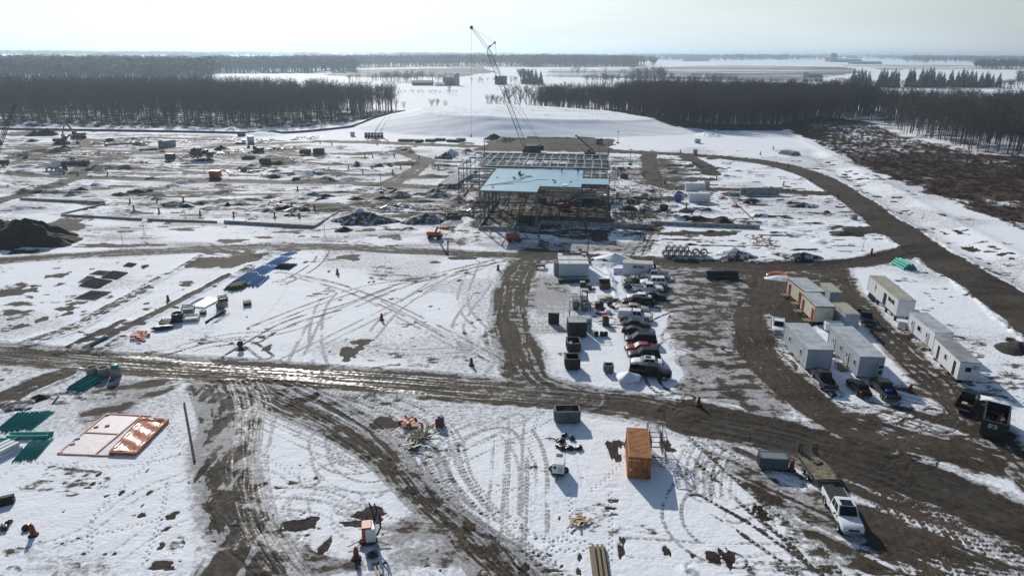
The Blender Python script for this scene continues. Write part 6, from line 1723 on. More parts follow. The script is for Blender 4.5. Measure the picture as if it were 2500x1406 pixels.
# ---------------------------------------------------------------- piles
heap("dirt_pile", "largest dark soil pile, at the left edge of the site", "dirt pile", at(70, 590), 10.5, 9, 6.2, M_SOIL, 3, rough=.6, n=44)
heap("dirt_pile", "lower dark soil shoulder right in front of the largest pile", "dirt pile", at(115, 592), 6.5, 5, 3.0, M_SOIL, 6, rough=.6)
heap("dirt_pile", "dark soil mound touching the left picture edge behind the largest pile", "dirt pile", at(8, 575), 8, 7, 4.5, M_SOIL, 8, rough=.5)
for (px, py, rx, ry, h, m, l, s_) in (
    (119, 330, 6.5, 6, 4.2, M_SOILD, "tallest grey gravel heap near the fence at far left", 0), (86, 331, 5, 5, 2.6, M_SOILD, "lower dark heap left of the tall gravel heap", 0), (80, 346, 3, 3, 1.5, M_SOIL, "small pointed heap on snow below the gravel heaps", 0),
    (140, 371, 6, 5, 2.2, M_SOILD, "flat dark heap beside the upper left road", 0), (238, 414, 5.5, 4, 2.0, M_SOILD, "dark heap flecked with snow right of the mixer truck", 1), (540, 366, 3.6, 3, 2.2, M_SOILD, "dark pointed heap above the dump truck", 0),
    (1206, 339, 6, 5, 3.0, M_SOILD, "dark heap at the edge of the mud field left of the crane", 0), (1244, 341, 5, 4, 1.4, M_SOILD, "low dark ridge joined to the heap left of the crane", 0), (886, 541, 8.5, 4, 2.8, M_SOILD, "wide black soil heap half under snow below the strip walls", 1),
    (858, 546, 4, 3, 1.5, M_SOILD, "snow covered left shoulder of the wide black heap", 1), (1042, 541, 6, 3.6, 2.2, M_SOILD, "snow flecked black heap left of the parked boom lift", 1), (1088, 387, 5, 3.5, 2.6, M_SOIL, "snow faced pointed heap left of the frame's back corner", 1),
    (1765, 546, 3.4, 2.6, 1.8, M_SOIL, "brown soil heap just behind the long right concrete wall", 0), (978, 480, 4.5, 3, 1.8, M_SOILD, "dark heap below the pole on the middle road", 1), (1072, 478, 5, 3.5, 2.0, M_SOILD, "snow patched heap under the left wing of the frame", 1),
    (2066, 572, 5, 3.5, 1.0, M_SOIL, "low brown heap by the inner edge of the right perimeter road", 0), (2485, 850, 3.4, 3, 1.1, M_SOIL, "dark brown heap cut by the right picture edge", 0), (1535, 512, 3, 2.4, 1.4, M_SOILD, "dark heap right of the frame near the red bin", 0),
    (1578, 486, 3, 2.4, 1.2, M_SOILD, "snow ringed heap on the narrow road right of the frame", 1), (1960, 503, 4.5, 3, 1.3, M_SOILD, "snow flecked heap below the long retaining wall", 1), (840, 563, 2.4, 2, 1.3, M_SOIL, "small round brown heap in the open snow left of centre", 0),
    (1800, 627, 4.6, 3.4, 1.5, M_SNOWD, "snow dusted gravel heap beside the yard junction", 1), (1958, 632, 4, 3, 1.3, M_SNOWD, "snow dusted gravel heap on the perimeter bend", 1), (45, 990, 2.5, 1.6, .3, M_SOIL, "low dark clod heap above the left green pipes", 1),
    (97, 972, 1.6, 1.2, .7, M_SOILD, "small black heap dug from snow above the green pipes", 0), (1534, 932, 1.9, 1.5, .9, M_SNOW, "ploughed snow heap by the near end of the parked row", 0), (1500, 636, 5, 3, 1.6, M_SNOW, "ploughed snow bank beside the lettered white container", 0)):
    o = heap("dirt_pile", l, "dirt pile" if m is not M_SNOW else "snow pile", at(px, py), rx, ry, h, m, seed=int(px), rough=.3 if m is M_SNOW else .55, n=22, snow=M_SNOW if s_ else None)
    if m is M_SNOW: o.name = "snow_pile"; o.data.shade_smooth()
rsj = random.Random(12)
for k in range(46):                                        # many low spoil heaps of the earthworks
    px, py = rsj.uniform(150, 1130), rsj.choice((rsj.uniform(335, 440), rsj.uniform(455, 520)))
    heap("spoil_heap", "low dark spoil heap among the snowy earthworks in the left middle", "dirt pile", at(px, py), rsj.uniform(1.2, 4.2), rsj.uniform(1, 2.4), rsj.uniform(.5, 1.3), M_SOILD, seed=k + 40, rough=.7, n=14, snow=M_SNOW if k % 3 == 0 else None, group="low spoil heaps in the left middle")
for k in range(22):
    px, py = rsj.uniform(1500, 2050), rsj.uniform(395, 600)
    heap("spoil_heap", "low dark spoil heap on the snowy ground right of the frame", "dirt pile", at(px, py), rsj.uniform(1, 2.6), rsj.uniform(.8, 1.8), rsj.uniform(.3, .8), M_SOILD, seed=k + 140, rough=.7, n=14, snow=M_SNOW if k % 2 == 0 else None, group="low spoil heaps right of the frame")

# ---------------------------------------------------------------- concrete strip walls
def wall(label, p, q, h, w=.35):
    h = h * .62 if h < 2 else h
    a, b_ = at(*p), at(*q); d = b_ - a
    t_ = MB(); L_ = math.hypot(d.x, d.y); t_.box((0, 0, h / 2 - .2), (L_, w, h + .4)); t_.box((0, 0, -.15), (L_ + .3, w + .9, .3))
    n = max(1, int(L_ / 6))
    for k in range(1, n): t_.box((-L_ / 2 + k * L_ / n, -w / 2 - .01, h / 2), (.05, .03, h - .05))
    o = t_.build("foundation_wall", M_CONC); o.location = (a + b_) / 2; o.rotation_euler = (0, 0, math.atan2(d.y, d.x)); tag(o, label, "concrete wall")
wall("low concrete strip wall above the big soil pile, running to the blue standpipe", (50, 489), (256, 498), 1.2)
wall("thin slanting strip wall joining the two left strip walls", (256, 499), (150, 524), .6)
wall("concrete strip wall right of the big soil pile, left stretch of the long line", (150, 527), (346, 537), .9)
wall("middle stretch of the long left strip wall", (361, 538), (530, 544), .9)
wall("right stretch of the long left strip wall, up to the corner", (548, 545), (764, 557), 1.3)
wall("slanting strip wall rising from the corner of the long line", (766, 556), (826, 520), .9)
wall("strip wall running from the slanting wall to the frame building", (830, 518), (1168, 528), .9)
wall("long concrete wall right of the steel frame, above the orange waste", (1588, 549), (1854, 559), 1.5)
wall("long tall concrete wall beside the narrow road at right", (1806, 476), (1901, 475), 2.4, .5)
wall("short low concrete block wall left of the tall right wall", (1779, 478), (1805, 478), 1.6, .6)
for l, p, q, h in (("tilted precast panel standing beyond the dump truck", (388, 362), (430, 357), 3.0), ("brown concrete footing wall in the far left trench", (255, 357), (345, 352), 1.6), ("second footing wall in the far left trench, below the first", (340, 368), (385, 366), 1.4)):
    wall(l, p, q, h)
o = MB().box((0, 0, .7), (1.6, 1.5, 1.5)).build("concrete_block", M_CONC, None, .03); o.location = at(2083, 535); tag(o, "square pale concrete block beside the right perimeter road", "block")
MB_ = MB(); MB_.tube([(0, 0, 0), (0, 0, 1.8)], .11, 8); MB_.tube([(-.9, 0, 1.5), (.9, 0, 1.5)], .05, 6); o = MB_.build("standpipe", M_BLUEPIPE); o.location = at(217, 501); tag(o, "light blue standpipe at the end of the upper strip wall", "pipe")
# silt fence
pts = pxs([(-150, 310), (0, 317), (140, 319), (400, 323), (600, 327), (700, 326), (800, 318), (900, 306), (990, 293)], 6)
b_ = MB()
for i in range(len(pts) - 1):
    p, q = pts[i], pts[i + 1]; b_.bar((*p, level(*p) + .5), (*q, level(*q) + .5), .06, 1.3)
    b_.bar((*p, level(*p) - .2), (*p, level(*p) + 1.4), .12)
tag(b_.build("silt_fence", M_BLACKPIPE), "long black silt fence running along the foot of the left hand wood", "fence")
# boxes, trench shields, skips of the far site
def tbox(label, px, py, W, D, H, m, rz=0, name="trench_box", cat="trench box"):
    H = H * .8
    t_ = thing(name, label, cat, at(px, py), rz)
    for s_ in (-1, 1):
        b_ = MB(); b_.box((0, s_ * D / 2, H / 2), (W, .18, H))
        for k in range(3): b_.box((-W / 2 + (k + .5) * W / 3, s_ * (D / 2 + .11), H / 2), (.14, .08, H))
        b_.build("side_panel", m, t_)
    b_ = MB()
    for s_ in (-1, 1):
        for z in (.25, .8): b_.tube([(s_ * W * .42, -D / 2, H * z), (s_ * W * .42, D / 2, H * z)], .09, 6)
    b_.build("spreader", M_DARK, t_)
M_TBR = mat("brown_trench_steel", (.075, .055, .035), .75, 0, .3, 2)
tbox("left one of two brown trench boxes on the upper middle road", 746, 378, 4.6, 2.4, 2.2, M_TBR); tbox("right one of two brown trench boxes on the upper middle road", 779, 378, 4.6, 2.4, 2.2, M_TBR)
tbox("brown trench box standing alone below the dark excavator", 648, 402, 4.2, 2.2, 2.2, M_TBR); tbox("flat brown trench box just right of the dump truck", 607, 388, 5, 3, 1.6, M_TBR, 4); tbox("long brown trench box right behind the mixer truck", 191, 403, 8, 2.2, 1.9, M_TBR, 5)
tbox("dark box on snow by the middle road, below the trench pair", 724, 442, 2.4, 1.8, 1.6, M_TBR); tbox("mossy green topped box by the left foot of the frame", 1106, 533, 4.2, 3.2, 1.4, mat("olive_sheet", (.07, .075, .03), .8), 12)
tbox("dark box between the fence and the far left trench", 268, 344, 3, 2, 1.6, M_TBR); tbox("dark open box near the fence, upper left middle", 590, 333, 3.6, 2, 1.8, M_TBR)
for l, px, py, sz, m, nm, ct in (("white upright tank standing in the upper left middle", 613, 351, (2.6, 2.2, 3.6), M_WHITE, "water_tank", "tank"), ("white cube generator left of the upright tank", 596, 350, (1.8, 1.4, 1.6), M_WHITE, "generator", "generator"), ("dark green generator left of the dump truck", 417, 391, (3.6, 2, 2.4), M_DG, "generator", "generator"),
    ("red waste box on the middle road edge, left", 527, 435, (3.6, 2.6, 2.1), M_LIFT, "waste_box", "box"), ("white cabinet on the open snow left of the hill", 861, 333, (2.2, 1.6, 2.4), M_GREYP, "cabinet", "cabinet"), ("grey hut on the snow right of the hill", 1702, 349, (2.8, 2.2, 1.9), M_GREYP, "hut", "hut"),
    ("small grey cabinet at the upper left road bend", 64, 385, (1.6, 1.4, 2.4), M_GREYP, "cabinet", "cabinet"), ("orange portable toilet behind the frame's right end", 1467, 352, (1.6, 1.6, 2.6), M_LIFT, "portable_toilet", "toilet"), ("blue portable toilet left of the orange one", 1459, 352, (1.6, 1.6, 2.4), M_BLUE, "portable_toilet", "toilet"),
    ("small blue box by the low wall in front of the frame", 1277, 566, (1.4, .9, 1.0), M_BLUE, "tool_box", "box"), ("dark box at the wall end right of the frame", 1564, 556, (.9, .7, 1.0), M_DARK, "tool_box", "box")):
    t_ = thing(nm, l, ct, at(px, py), random.uniform(-8, 8)); b_ = MB().box((0, 0, sz[2] / 2 + .1), sz).build("body", m, t_, .08)
    MB().box((0, 0, sz[2] + .16), (sz[0] + .15, sz[1] + .15, .12)).build("lid", m, t_, .02); MB().box((0, 0, .06), (sz[0] * .9, sz[1] * .9, .14)).build("base", M_DARK, t_); MB().box((sz[0] * .2, -sz[1] / 2 - .02, sz[2] * .5), (sz[0] * .35, .05, sz[2] * .7)).build("door", m, t_)
# stacks of steel beams and joists lying left of the frame, and wrapped bundles
def bundle(name, label, cat, near, far, n, r, m, layers=1, group=None, hollow=True, sp=3.3, jit=.4, seed=0, cap=None):
    a, b_ = at(*near), at(*far); d = b_ - a; L_ = math.hypot(d.x, d.y); rs = random.Random(seed + int(near[0] * 7 + near[1]))
    t_ = thing(name, label, cat, (a + b_) / 2, math.degrees(math.atan2(d.y, d.x)), group)
    sg = 1 if d.y > 0 else -1
    for l in range(layers):
        for k in range(n - l):
            q = MB(); y = (k + l * .5 - n / 2 + .5) * r * sp; dx = rs.uniform(-jit, jit) * L_ * .12; an = rs.uniform(-jit, jit) * .25
            if hollow:
                M_ = Matrix.Translation((dx, y, r + l * r * 1.75)) @ Matrix.Rotation(an * .15, 4, 'Z') @ Matrix.Rotation(R(90), 4, 'Y')
                q.lathe([(r * .84, -L_ / 2), (r, -L_ / 2), (r, L_ / 2 - .3), (r * 1.08, L_ / 2 - .28), (r * 1.08, L_ / 2), (r * .84, L_ / 2), (r * .84, -L_ / 2)], 10 if r < .2 else 14, M_)
            else:
                q.box((dx, y, r + l * r * 2), (L_, r * 1.8, r * 1.9), rz=an * 4)
            q.build({'pipes': 'pipe', 'lumber': 'plank', 'beams': 'beam'}.get(cat, 'bar'), m, t_)
    return t_
for k, (a, b_) in enumerate((((1080, 455), (1120, 425)), ((1092, 457), (1132, 430)), ((1104, 459), (1146, 432)), ((1125, 440), (1160, 420)))):
    bundle("joist_stack", "bundle of long grey joists on the snow left of the steel frame", "beams", a, b_, 5, .22, M_STEEL, 2, "joist bundles left of the steel frame", False, sp=3.2)
for k, px in enumerate((1496, 1509, 1518, 1533)):
    t_ = thing("wrapped_bundle", "white topped wrapped bundle beside the steel right of the frame", "bundle", at(px, 412), 4, "white topped bundles right of the frame"); MB().box((0, 0, .5), (1.3, 3.2, .9)).build("bundle", M_GREYP, t_, .05); MB().box((0, 0, 1.0), (1.35, 3.3, .12)).build("snow_top", M_SNOW, t_, .03)
bundle("beam_stack", "dark steel beams lying below the white topped bundles", "beams", (1500, 440), (1498, 420), 4, .2, M_STEEL, 1, hollow=False, sp=3)
bundle("stone_stack", "long grey stack of slabs lying on open snow inside the road curve", "beams", (1912, 375), (1943, 380), 5, .4, M_CONC, 2, hollow=False)
for k, (px, py, w_) in enumerate(((995, 345, 60), (1020, 346, 30), (1052, 345, 30), (1075, 343, 30), (1106, 346, 40), (1125, 343, 24))):
    bundle("steel_stack", "dark stack of steel lying between the hill and upper road, number %s from the left" % "one two three four five six".split()[k], "beams", (px - w_ / 3, py), (px + w_ / 3, py + 1), 5, .3, M_DARK, 2, hollow=False)
t_ = thing("bale_stack", "double row of pale round bales on the snow near the hill track", "bales", at(912, 337), 3)
for k in range(6):
    for j in range(2):
        b_ = MB(); b_.lathe([(0, -.9), (.8, -.9), (.85, 0), (.8, .9), (0, .9)], 12, Matrix.Translation((-4 + k * 1.7, 0 if j == 0 else .3, .8 + j * 1.4)) @ Matrix.Rotation(R(90), 4, 'X')); b_.build("bale", M_ROOF if j else M_DARK, t_)
# orange debris clusters
def clutter(name, label, cat, px, py, n, ms, spread=1.2, ln=(.4, 1.4), th=.12, hh=.5, seed=0, rz=0, squash=1.):
    rs = random.Random(seed + int(px)); big = spread >= 3
    if big:
        t_ = None; o0 = at(px, py)
    else:
        t_ = thing(name, label, cat, at(px, py), rz)
    for j, m in enumerate(ms):
        b_ = MB()
        for k in range(n):
            x, y = rs.gauss(0, spread * .5), rs.gauss(0, spread * .4 * squash); a = rs.uniform(0, 3.14); l = rs.uniform(*ln)
            b_.bar((x - math.cos(a) * l / 2, y - math.sin(a) * l / 2, .06 + rs.random() * hh), (x + math.cos(a) * l / 2, y + math.sin(a) * l / 2, .06 + rs.random() * hh), th * rs.uniform(.7, 2.2), th * .6)
        o = b_.build(name if big else ('pieces', 'scraps', 'bits')[j], m, t_)
        if big: o.location = o0; o['kind'] = 'stuff'; o['label'] = label
    return t_
clutter("orange_waste", "heap of orange and white plastic waste by the end of the long wall", "waste", 1855, 592, 16, (M_ORANGE, M_WHITE), 3.2, (.6, 1.8), .25, 1.0, squash=2.2)
clutter("orange_waste", "small orange plastic heap on snow beside the thin rail at right", "waste", 1800, 506, 9, (M_ORANGE,), 2.0, (.5, 1.4), .3, .8)
clutter("orange_waste", "orange plastic heap on snow above the left middle road", "waste", 343, 397, 9, (M_ORANGE,), 3.2, (.8, 2.4), .45, 1.1)
clutter("orange_waste", "rusty scrap heap by the left foot of the frame", "waste", 1143, 497, 14, (M_RUST, M_LIFT), 3.6, (.6, 1.6), .2, .7)
clutter("orange_waste", "orange fencing crumpled on snow left of the frame, upper", "waste", 1060, 512, 8, (M_ORANGE,), 4, (.6, 2), .15, .4); clutter("orange_waste", "orange fencing crumpled in the far left trench", "waste", 210, 360, 12, (M_ORANGE,), 9, (1.5, 4), .3, .8)
clutter("orange_waste", "scatter of rusty formwork right of the mixer truck", "waste", 175, 394, 10, (M_RUST, M_ORANGE), 5, (.8, 2), .3, .8); clutter("orange_waste", "red scraps on dark soil above the excavator beside the dump truck", "waste", 578, 370, 8, (M_LIFT, M_RUST), 4, (.8, 2), .3, .9)
clutter("orange_waste", "small orange tarp bundle near the rebar mats", "waste", 354, 651, 6, (M_ORANGE,), 1.0, (.5, 1.6), .35, .3); clutter("orange_waste", "orange timber and netting heap at the lower end of the laydown field", "waste", 345, 823, 8, (M_ORANGE, M_LIFT), 1.6, (.6, 1.8), .3, .6)
# ---------------------------------------------------------------- laydown field at left
GP = M_GREENPIPE
bundle("pipe_bundle", "four thick green pipes lying side by side at the left edge", "pipes", (16, 1054), (70, 1008), 5, .17, GP, 1)
bundle("pipe_bundle", "two layers of thin green pipes right of the four thick ones", "pipes", (62, 1048), (120, 1003), 5, .11, GP, 1)
bundle("pipe_bundle", "thick green pipe pair lying level with the picture, left", "pipes", (24, 1067), (124, 1066), 2, .24, GP, 1, jit=.02)
bundle("pipe_bundle", "bundle of many thin green pipes below the thick level pair", "pipes", (58, 1126), (103, 1074), 9, .085, GP, 1)
bundle("pipe_bundle", "green pipes heaped next to the three concrete rings", "pipes", (182, 955), (232, 924), 5, .17, GP, 2, seed=3)
bundle("green_pipe", "single short green pipe on churned mud", "pipes", (129, 986), (145, 965), 1, .10, GP)
bundle("pipe_bundle", "teal pipe end entering at the left edge above the white lumber", "pipes", (-20, 1077), (37, 1079), 2, .17, GP)
bundle("lumber_stack", "snowy pale lumber bundle at the left edge", "lumber", (-12, 1115), (38, 1090), 4, .22, M_WHITE, 2, hollow=False, jit=.04)
bundle("lumber_stack", "short pale board at the left edge above the green pipes", "lumber", (-8, 928), (12, 924), 2, .10, M_WHITE, 1, hollow=False)
bundle("pipe_bundle", "bright green pipe bundle on snow below the perimeter road junction", "pipes", (2190, 643), (2222, 660), 4, .24, GP, 3, jit=.03)
bundle("green_pipe", "single teal pipe at the lower end of the dark soil strip", "pipes", (226, 848), (263, 826), 1, .24, mat("teal_pipe", (.02, .20, .28), .4))
BP = M_BLUEPIPE
bundle("pipe_bundle", "lowest bundle of thick pale blue pipes beside the mossy timber", "pipes", (578, 697), (618, 672), 4, .22, BP, 2); bundle("pipe_bundle", "short thick blue pipe pair crossing at the timber pile", "pipes", (618, 699), (646, 676), 3, .25, BP, 1)
bundle("pipe_bundle", "middle bundle of long pale blue pipes", "pipes", (620, 672), (662, 650), 7, .16, BP, 1); bundle("pipe_bundle", "upper bundle of long pale blue pipes", "pipes", (664, 648), (700, 628), 7, .13, BP, 1); bundle("pipe_bundle", "topmost small bundle of blue pipes", "pipes", (690, 626), (720, 616), 4, .14, BP, 1)
bundle("pipe_bundle", "bundle of black pipes right of the pale blue ones", "pipes", (686, 658), (708, 645), 7, .16, M_BLACKPIPE, 1); bundle("black_pipe", "single thick black pipe on snow below the crates", "pipes", (502, 791), (545, 765), 1, .22, M_BLACKPIPE); bundle("black_pipe", "thin dark rod beside the single thick black pipe", "pipes", (514, 795), (560, 766), 1, .06, M_RUST)
bundle("lumber_stack", "long white planks lying flat beside the crates", "lumber", (482, 751), (524, 729), 7, .13, M_WHITE, 1, hollow=False, jit=.05); bundle("black_pipe", "pale blue pipe left of the long white planks", "pipes", (460, 747), (496, 727), 2, .10, BP)
for k, (px, py, rz_) in enumerate(((566, 706, 22), (578, 704, 15), (588, 702, 30))):
    bundle("timber_stack", "mossy timber bundle at the foot of the pale blue pipes, " + ("left", "middle", "right")[k] + " one", "lumber", (px - 6, py + 4), (px + 7, py - 6), 5, .14, mat("mossy_timber", (.10, .10, .035), .9, 0, .4, 3), 3, hollow=False)
# rebar mats
def mesh_mat(label, c4, n1, n2, th=.05):
    P = [at(*c) for c in c4]; b_ = MB()
    for k in range(n1 + 1):
        u = k / n1; b_.bar(P[0].lerp(P[1], u) + Vector((0, 0, .08)), P[3].lerp(P[2], u) + Vector((0, 0, .08)), th)
    for k in range(n2 + 1):
        u = k / n2; b_.bar(P[0].lerp(P[3], u) + Vector((0, 0, .13)), P[1].lerp(P[2], u) + Vector((0, 0, .13)), th)
    tag(b_.build("rebar_mat", M_SOILD), label, "rebar mat")
mesh_mat("dense dark rebar mat, the darkest in the laydown field", ((193, 698), (238, 704), (274, 686), (228, 679)), 18, 16, .10); mesh_mat("dense dark rebar mat touching the soil strips, upper right of the darkest", ((247, 678), (285, 682), (312, 667), (276, 662)), 18, 16, .09)
mesh_mat("light rebar mat nearest the camera in the laydown field", ((180, 729), (232, 733), (272, 713), (222, 710)), 22, 18, .05); mesh_mat("pale rebar mat at the back of the laydown field", ((218, 670), (252, 673), (272, 663), (240, 661)), 14, 12, .04)
mesh_mat("small square rebar mat far behind the others", ((301, 650), (322, 652), (334, 645), (314, 642)), 12, 10, .08); mesh_mat("pale rebar mat left of the darkest one", ((190, 690), (215, 692), (232, 676), (214, 674)), 12, 12, .04)
# crates, barrels and bits
def crate(label, px, py, s_, m, rz=0, nm="crate"):
    t_ = thing(nm, label, "crate", at(px, py), rz)
    b_ = MB()
    for k in range(4):
        z = s_[2] * (k + .6) / 4.4
        for sd in (-1, 1): b_.box((0, sd * s_[1] / 2, z), (s_[0], .05, s_[2] / 6)); b_.box((sd * s_[0] / 2, 0, z), (.05, s_[1], s_[2] / 6))
    for sx in (-1, 1):
        for sy in (-1, 1): b_.box((sx * s_[0] / 2, sy * s_[1] / 2, s_[2] / 2), (.1, .1, s_[2]))
    b_.build("slats", m, t_); MB().box((0, 0, s_[2] * .3), (s_[0] * .88, s_[1] * .88, s_[2] * .5)).build("contents", M_DARK, t_, .04)
def vessel(label, px, py, r, h, m, nm="drum", top=None, cat="drum"):
    t_ = thing(nm, label, cat, at(px, py)); b_ = MB(); b_.lathe([(0, 0), (r, 0), (r * 1.03, h * .33), (r, h * .35), (r * 1.03, h * .66), (r, h * .68), (r, h), (r * .88, h), (r * .88, h * .8), (0, h * .8)], 18); b_.build("shell", m, t_)
    if top:
        b_ = MB(); b_.lathe([(0, h + .02), (r * .9, h), (r * .9, h + .25), (r * .5, h + .4), (0, h + .4)], 14); b_.build("cap", top, t_)
vessel("black open tank, darkest thing among the laydown crates", 435, 783, .95, 1.5, M_BLACKPIPE); crate("grey wire crate right above the black tank", 460, 760, (2.0, 1.8, 1.2), M_GR, 20); crate("snow topped low crate right of the black tank", 468, 780, (2.4, 1.8, .8), M_GREYP, 15)
crate("dark crate between the black tank and the boat shaped skid", 406, 792, (1.7, 1.3, .9), M_DARK, 10); crate("grey upright crate on a dark mat beside the long planks", 541, 756, (1.2, 1.2, 1.3), M_OLDWOOD, 5); crate("round dark basket behind the grey upright crate", 545, 738, (1.5, 1.4, 1.1), M_DARK, 30); crate("small dark pump crate alone on the snow, right of the baskets", 604, 744, (1.3, 1.0, .9), M_DARK, 20); crate("small wire frame crate between the planks and the snow topped crate", 496, 766, (.8, .7, .7), M_DARK, 0)
b_ = MB(); vs, fs = blob((0, 0, .3), (1.7, .75, .38), 3, .08, 2); b_.add(vs, fs, None, True); t_ = thing("skid_boat", "boat shaped dark skid lying on snow left of the crates", "skid", at(398, 803), 20); b_.build("hull", M_DARK, t_); MB().box((0, 0, .62), (2.0, .7, .08)).build("seat", M_GREYP, t_)
for k, (px, l) in enumerate(((228, "left"), (255, "middle"), (284, "right"))):
    t_ = thing("manhole_ring", l + " one of three upright concrete manhole rings by the haul road", "concrete ring", at(px, 919)); b_ = MB(); b_.lathe([(.62, 0), (.74, 0), (.76, 1.0), (.68 if k == 0 else .74, 1.45), (.55, 1.45), (.60, .9), (.60, 0)], 24); b_.build("ring", M_CONC, t_)
    if k == 2: b_ = MB(); b_.lathe([(0, 1.46), (.5, 1.46), (.55, 1.7), (.3, 1.85), (0, 1.8)], 12); b_.build("green_cap", GP, t_)
    if k < 2: b_ = MB(); b_.lathe([(0, .5), (.58, .5), (.58, .55), (0, .55)], 14); b_.build("dark_bottom", M_DARK, t_)
# orange tarpaulin bed and lumber frames
P = [at(*p) for p in ((268, 1109), (332, 1112), (412, 1029), (346, 1024))]
nx, ny = 26, 60; vs = []; c0 = sum(P, Vector()) / 4
for j in range(ny + 1):
    for i in range(nx + 1):
        u, v = i / nx, j / ny; p = P[0].lerp(P[1], u).lerp(P[3].lerp(P[2], u), v) - c0
        e_ = min(u, 1 - u, v * 2, (1 - v) * 2) * 9
        h = .42 if e_ > .35 else .42 * e_ / .35
        sag = -.16 * min(1, max(0, e_ - .6)) + .14 * (float(fbm(np.array(p.x * 1.3 + p.y * .5), np.array(p.y * .8), 3)) - .5) + .05 * math.sin(p.y * 3 + p.x * 2)
        vs.append((p.x, p.y, h + (sag if e_ > .3 else 0)))
fs = [(j * (nx + 1) + i, j * (nx + 1) + i + 1, (j + 1) * (nx + 1) + i + 1, (j + 1) * (nx + 1) + i) for j in range(ny) for i in range(nx)]
t_ = thing("tarp_covered_bed", "glossy orange tarpaulin stretched over a raised bed, sagging with snow", "tarp", c0)
b_ = MB(); b_.add(vs, fs, None, True); M_TARP = mat("orange_tarpaulin", (.50, .15, .06), .26, 0, .12, 1.2, bump=.03, bscale=2.5, spec=.6)
tp = b_.build("tarpaulin", M_TARP, t_)
tp.data.materials.append(M_SNOW)
for pl in tp.data.polygons:
    c = pl.center; w_ = c + c0
    k = float(fbm(np.array(c.x * .35 + 4), np.array(c.y * .30 + 1), 3))
    if c.z < .36 and k > .50 and pl.normal.z > .9: pl.material_index = 1
b_ = MB()
for i in range(4): p, q = P[i] - c0, P[(i + 1) % 4] - c0; b_.bar((p.x, p.y, .2), (q.x, q.y, .2), .10, .42)
b_.build("bed_edge", mat("orange_timber_edge", (.42, .14, .04), .6, 0, .2), t_)
M_FRT = mat("peach_painted_lumber", (.52, .22, .13), .6, 0, .2, 3)
t_ = thing("lumber_rectangle", "peach coloured lumber laid out as two open rectangles left of the tarpaulin", "lumber", at(240, 1062)); o0 = t_.location.copy()
for a, b_ in (((262, 1011), (368, 1016)), ((262, 1011), (141, 1108)), ((141, 1108), (275, 1113)), ((346, 1014), (231, 1111)), ((206, 1056), (290, 1060)), ((275, 1113), (262, 1109))):
    q = MB(); q.bar(at(*a) - o0 + Vector((0, 0, .07)), at(*b_) - o0 + Vector((0, 0, .07)), .16, .12); q.build("plank", M_FRT, t_)
q = MB(); P4 = [at(*p) - o0 + Vector((0, 0, .05)) for p in ((143, 1107), (231, 1110), (345, 1015), (262, 1012))]; q.add(P4 + [p + Vector((0, 0, -.04)) for p in P4], [(0, 1, 2, 3), (7, 6, 5, 4), (0, 4, 5, 1), (1, 5, 6, 2), (2, 6, 7, 3), (3, 7, 4, 0)]); q.build("pink_sheet", mat("snow_dusted_pink_sheet", (.66, .60, .60), .5, 0, .08, 2., dirt=(.45, .30, .26), dirt_amt=.25), t_)
for px, py in ((148, 1105), (178, 1084), (190, 1071), (262, 1014), (235, 1043), (262, 1040)):
    q = MB(); q.box(at(px, py) - o0 + Vector((0, 0, .12)), (.5, .2, .14), rz=30); q.build("scrap", M_FRT if px > 200 else M_WHITE, t_)
# lower left corner bits
bundle("rebar_bundle", "dark rebar bundle entering at the left edge, lower", "pipes", (-30, 1238), (36, 1222), 5, .10, M_DARK, 4, hollow=False, sp=2.6)
def bag(label, px, py, r, seed, m=M_HUSK, nm="black_bag", group=None, cat="bag", z=.3):
    b_ = MB(); vs, fs = blob((0, 0, r * z), (r, r * .75, r * .55), 3, .22, seed); b_.add(vs, fs, None, True); o = b_.build(nm, m); o.location = at(px, py); o.rotation_euler = (0, 0, seed); tag(o, label, cat, group)
for k, (px, py, r) in enumerate(((1378, 1064, .45), (1396, 1071, .48), (1368, 1078, .55), (1366, 1090, .5), (1372, 1096, .5), (1390, 1097, .55), (1413, 1096, .5))):
    bag(("farthest black bag of the scattered group below the grey bin", "black bag right of the farthest one in the scattered group", "black bag left of centre in the scattered group", "black bag at the left of the lower cluster", "long black bag in the middle of the lower cluster", "black bag at the right of the lower cluster", "black bag lying apart at the right of the scattered group")[k], px, py, r, k + 1)
bag("black bag beside the striped barrel, lower left", 66, 1290, .5, 11); bag("black bag at the left edge, lower left corner", 10, 1290, .5, 12); bag("second black bag at the left edge, above the other", 22, 1276, .35, 14); bag("black round bag on snow below the white sided heater unit", 910, 1358, .55, 13, z=.45)
def barrel(label, px, py, s_=1.0, group=None, tilt=0):
    t_ = thing("traffic_barrel", label, "traffic barrel", at(px, py), random.uniform(0, 90), group); t_.scale = (s_,) * 3
    b_ = MB(); b_.lathe([(0, 0), (.38, 0), (.40, .06), (.26, .10), (.24, .10)], 14); b_.build("rubber_base", M_TYRE, t_)
    b_ = MB(); b_.lathe([(.24, .08), (.23, .40), (.21, .41), (.20, .72), (.18, .73), (.17, 1.0), (.08, 1.02), (.07, 1.12), (0, 1.12)], 14); b_.build("drum", mat("shaded_orange_plastic", (.30, .06, .02), .6, 0, .15), t_)  # orange darkened all over, the drum's shadow side put into the colour
    b_ = MB(); b_.lathe([(.238, .28), (.236, .40)], 14); b_.lathe([(.208, .55), (.206, .66)], 14); b_.build("dark_band", M_DARK, t_)
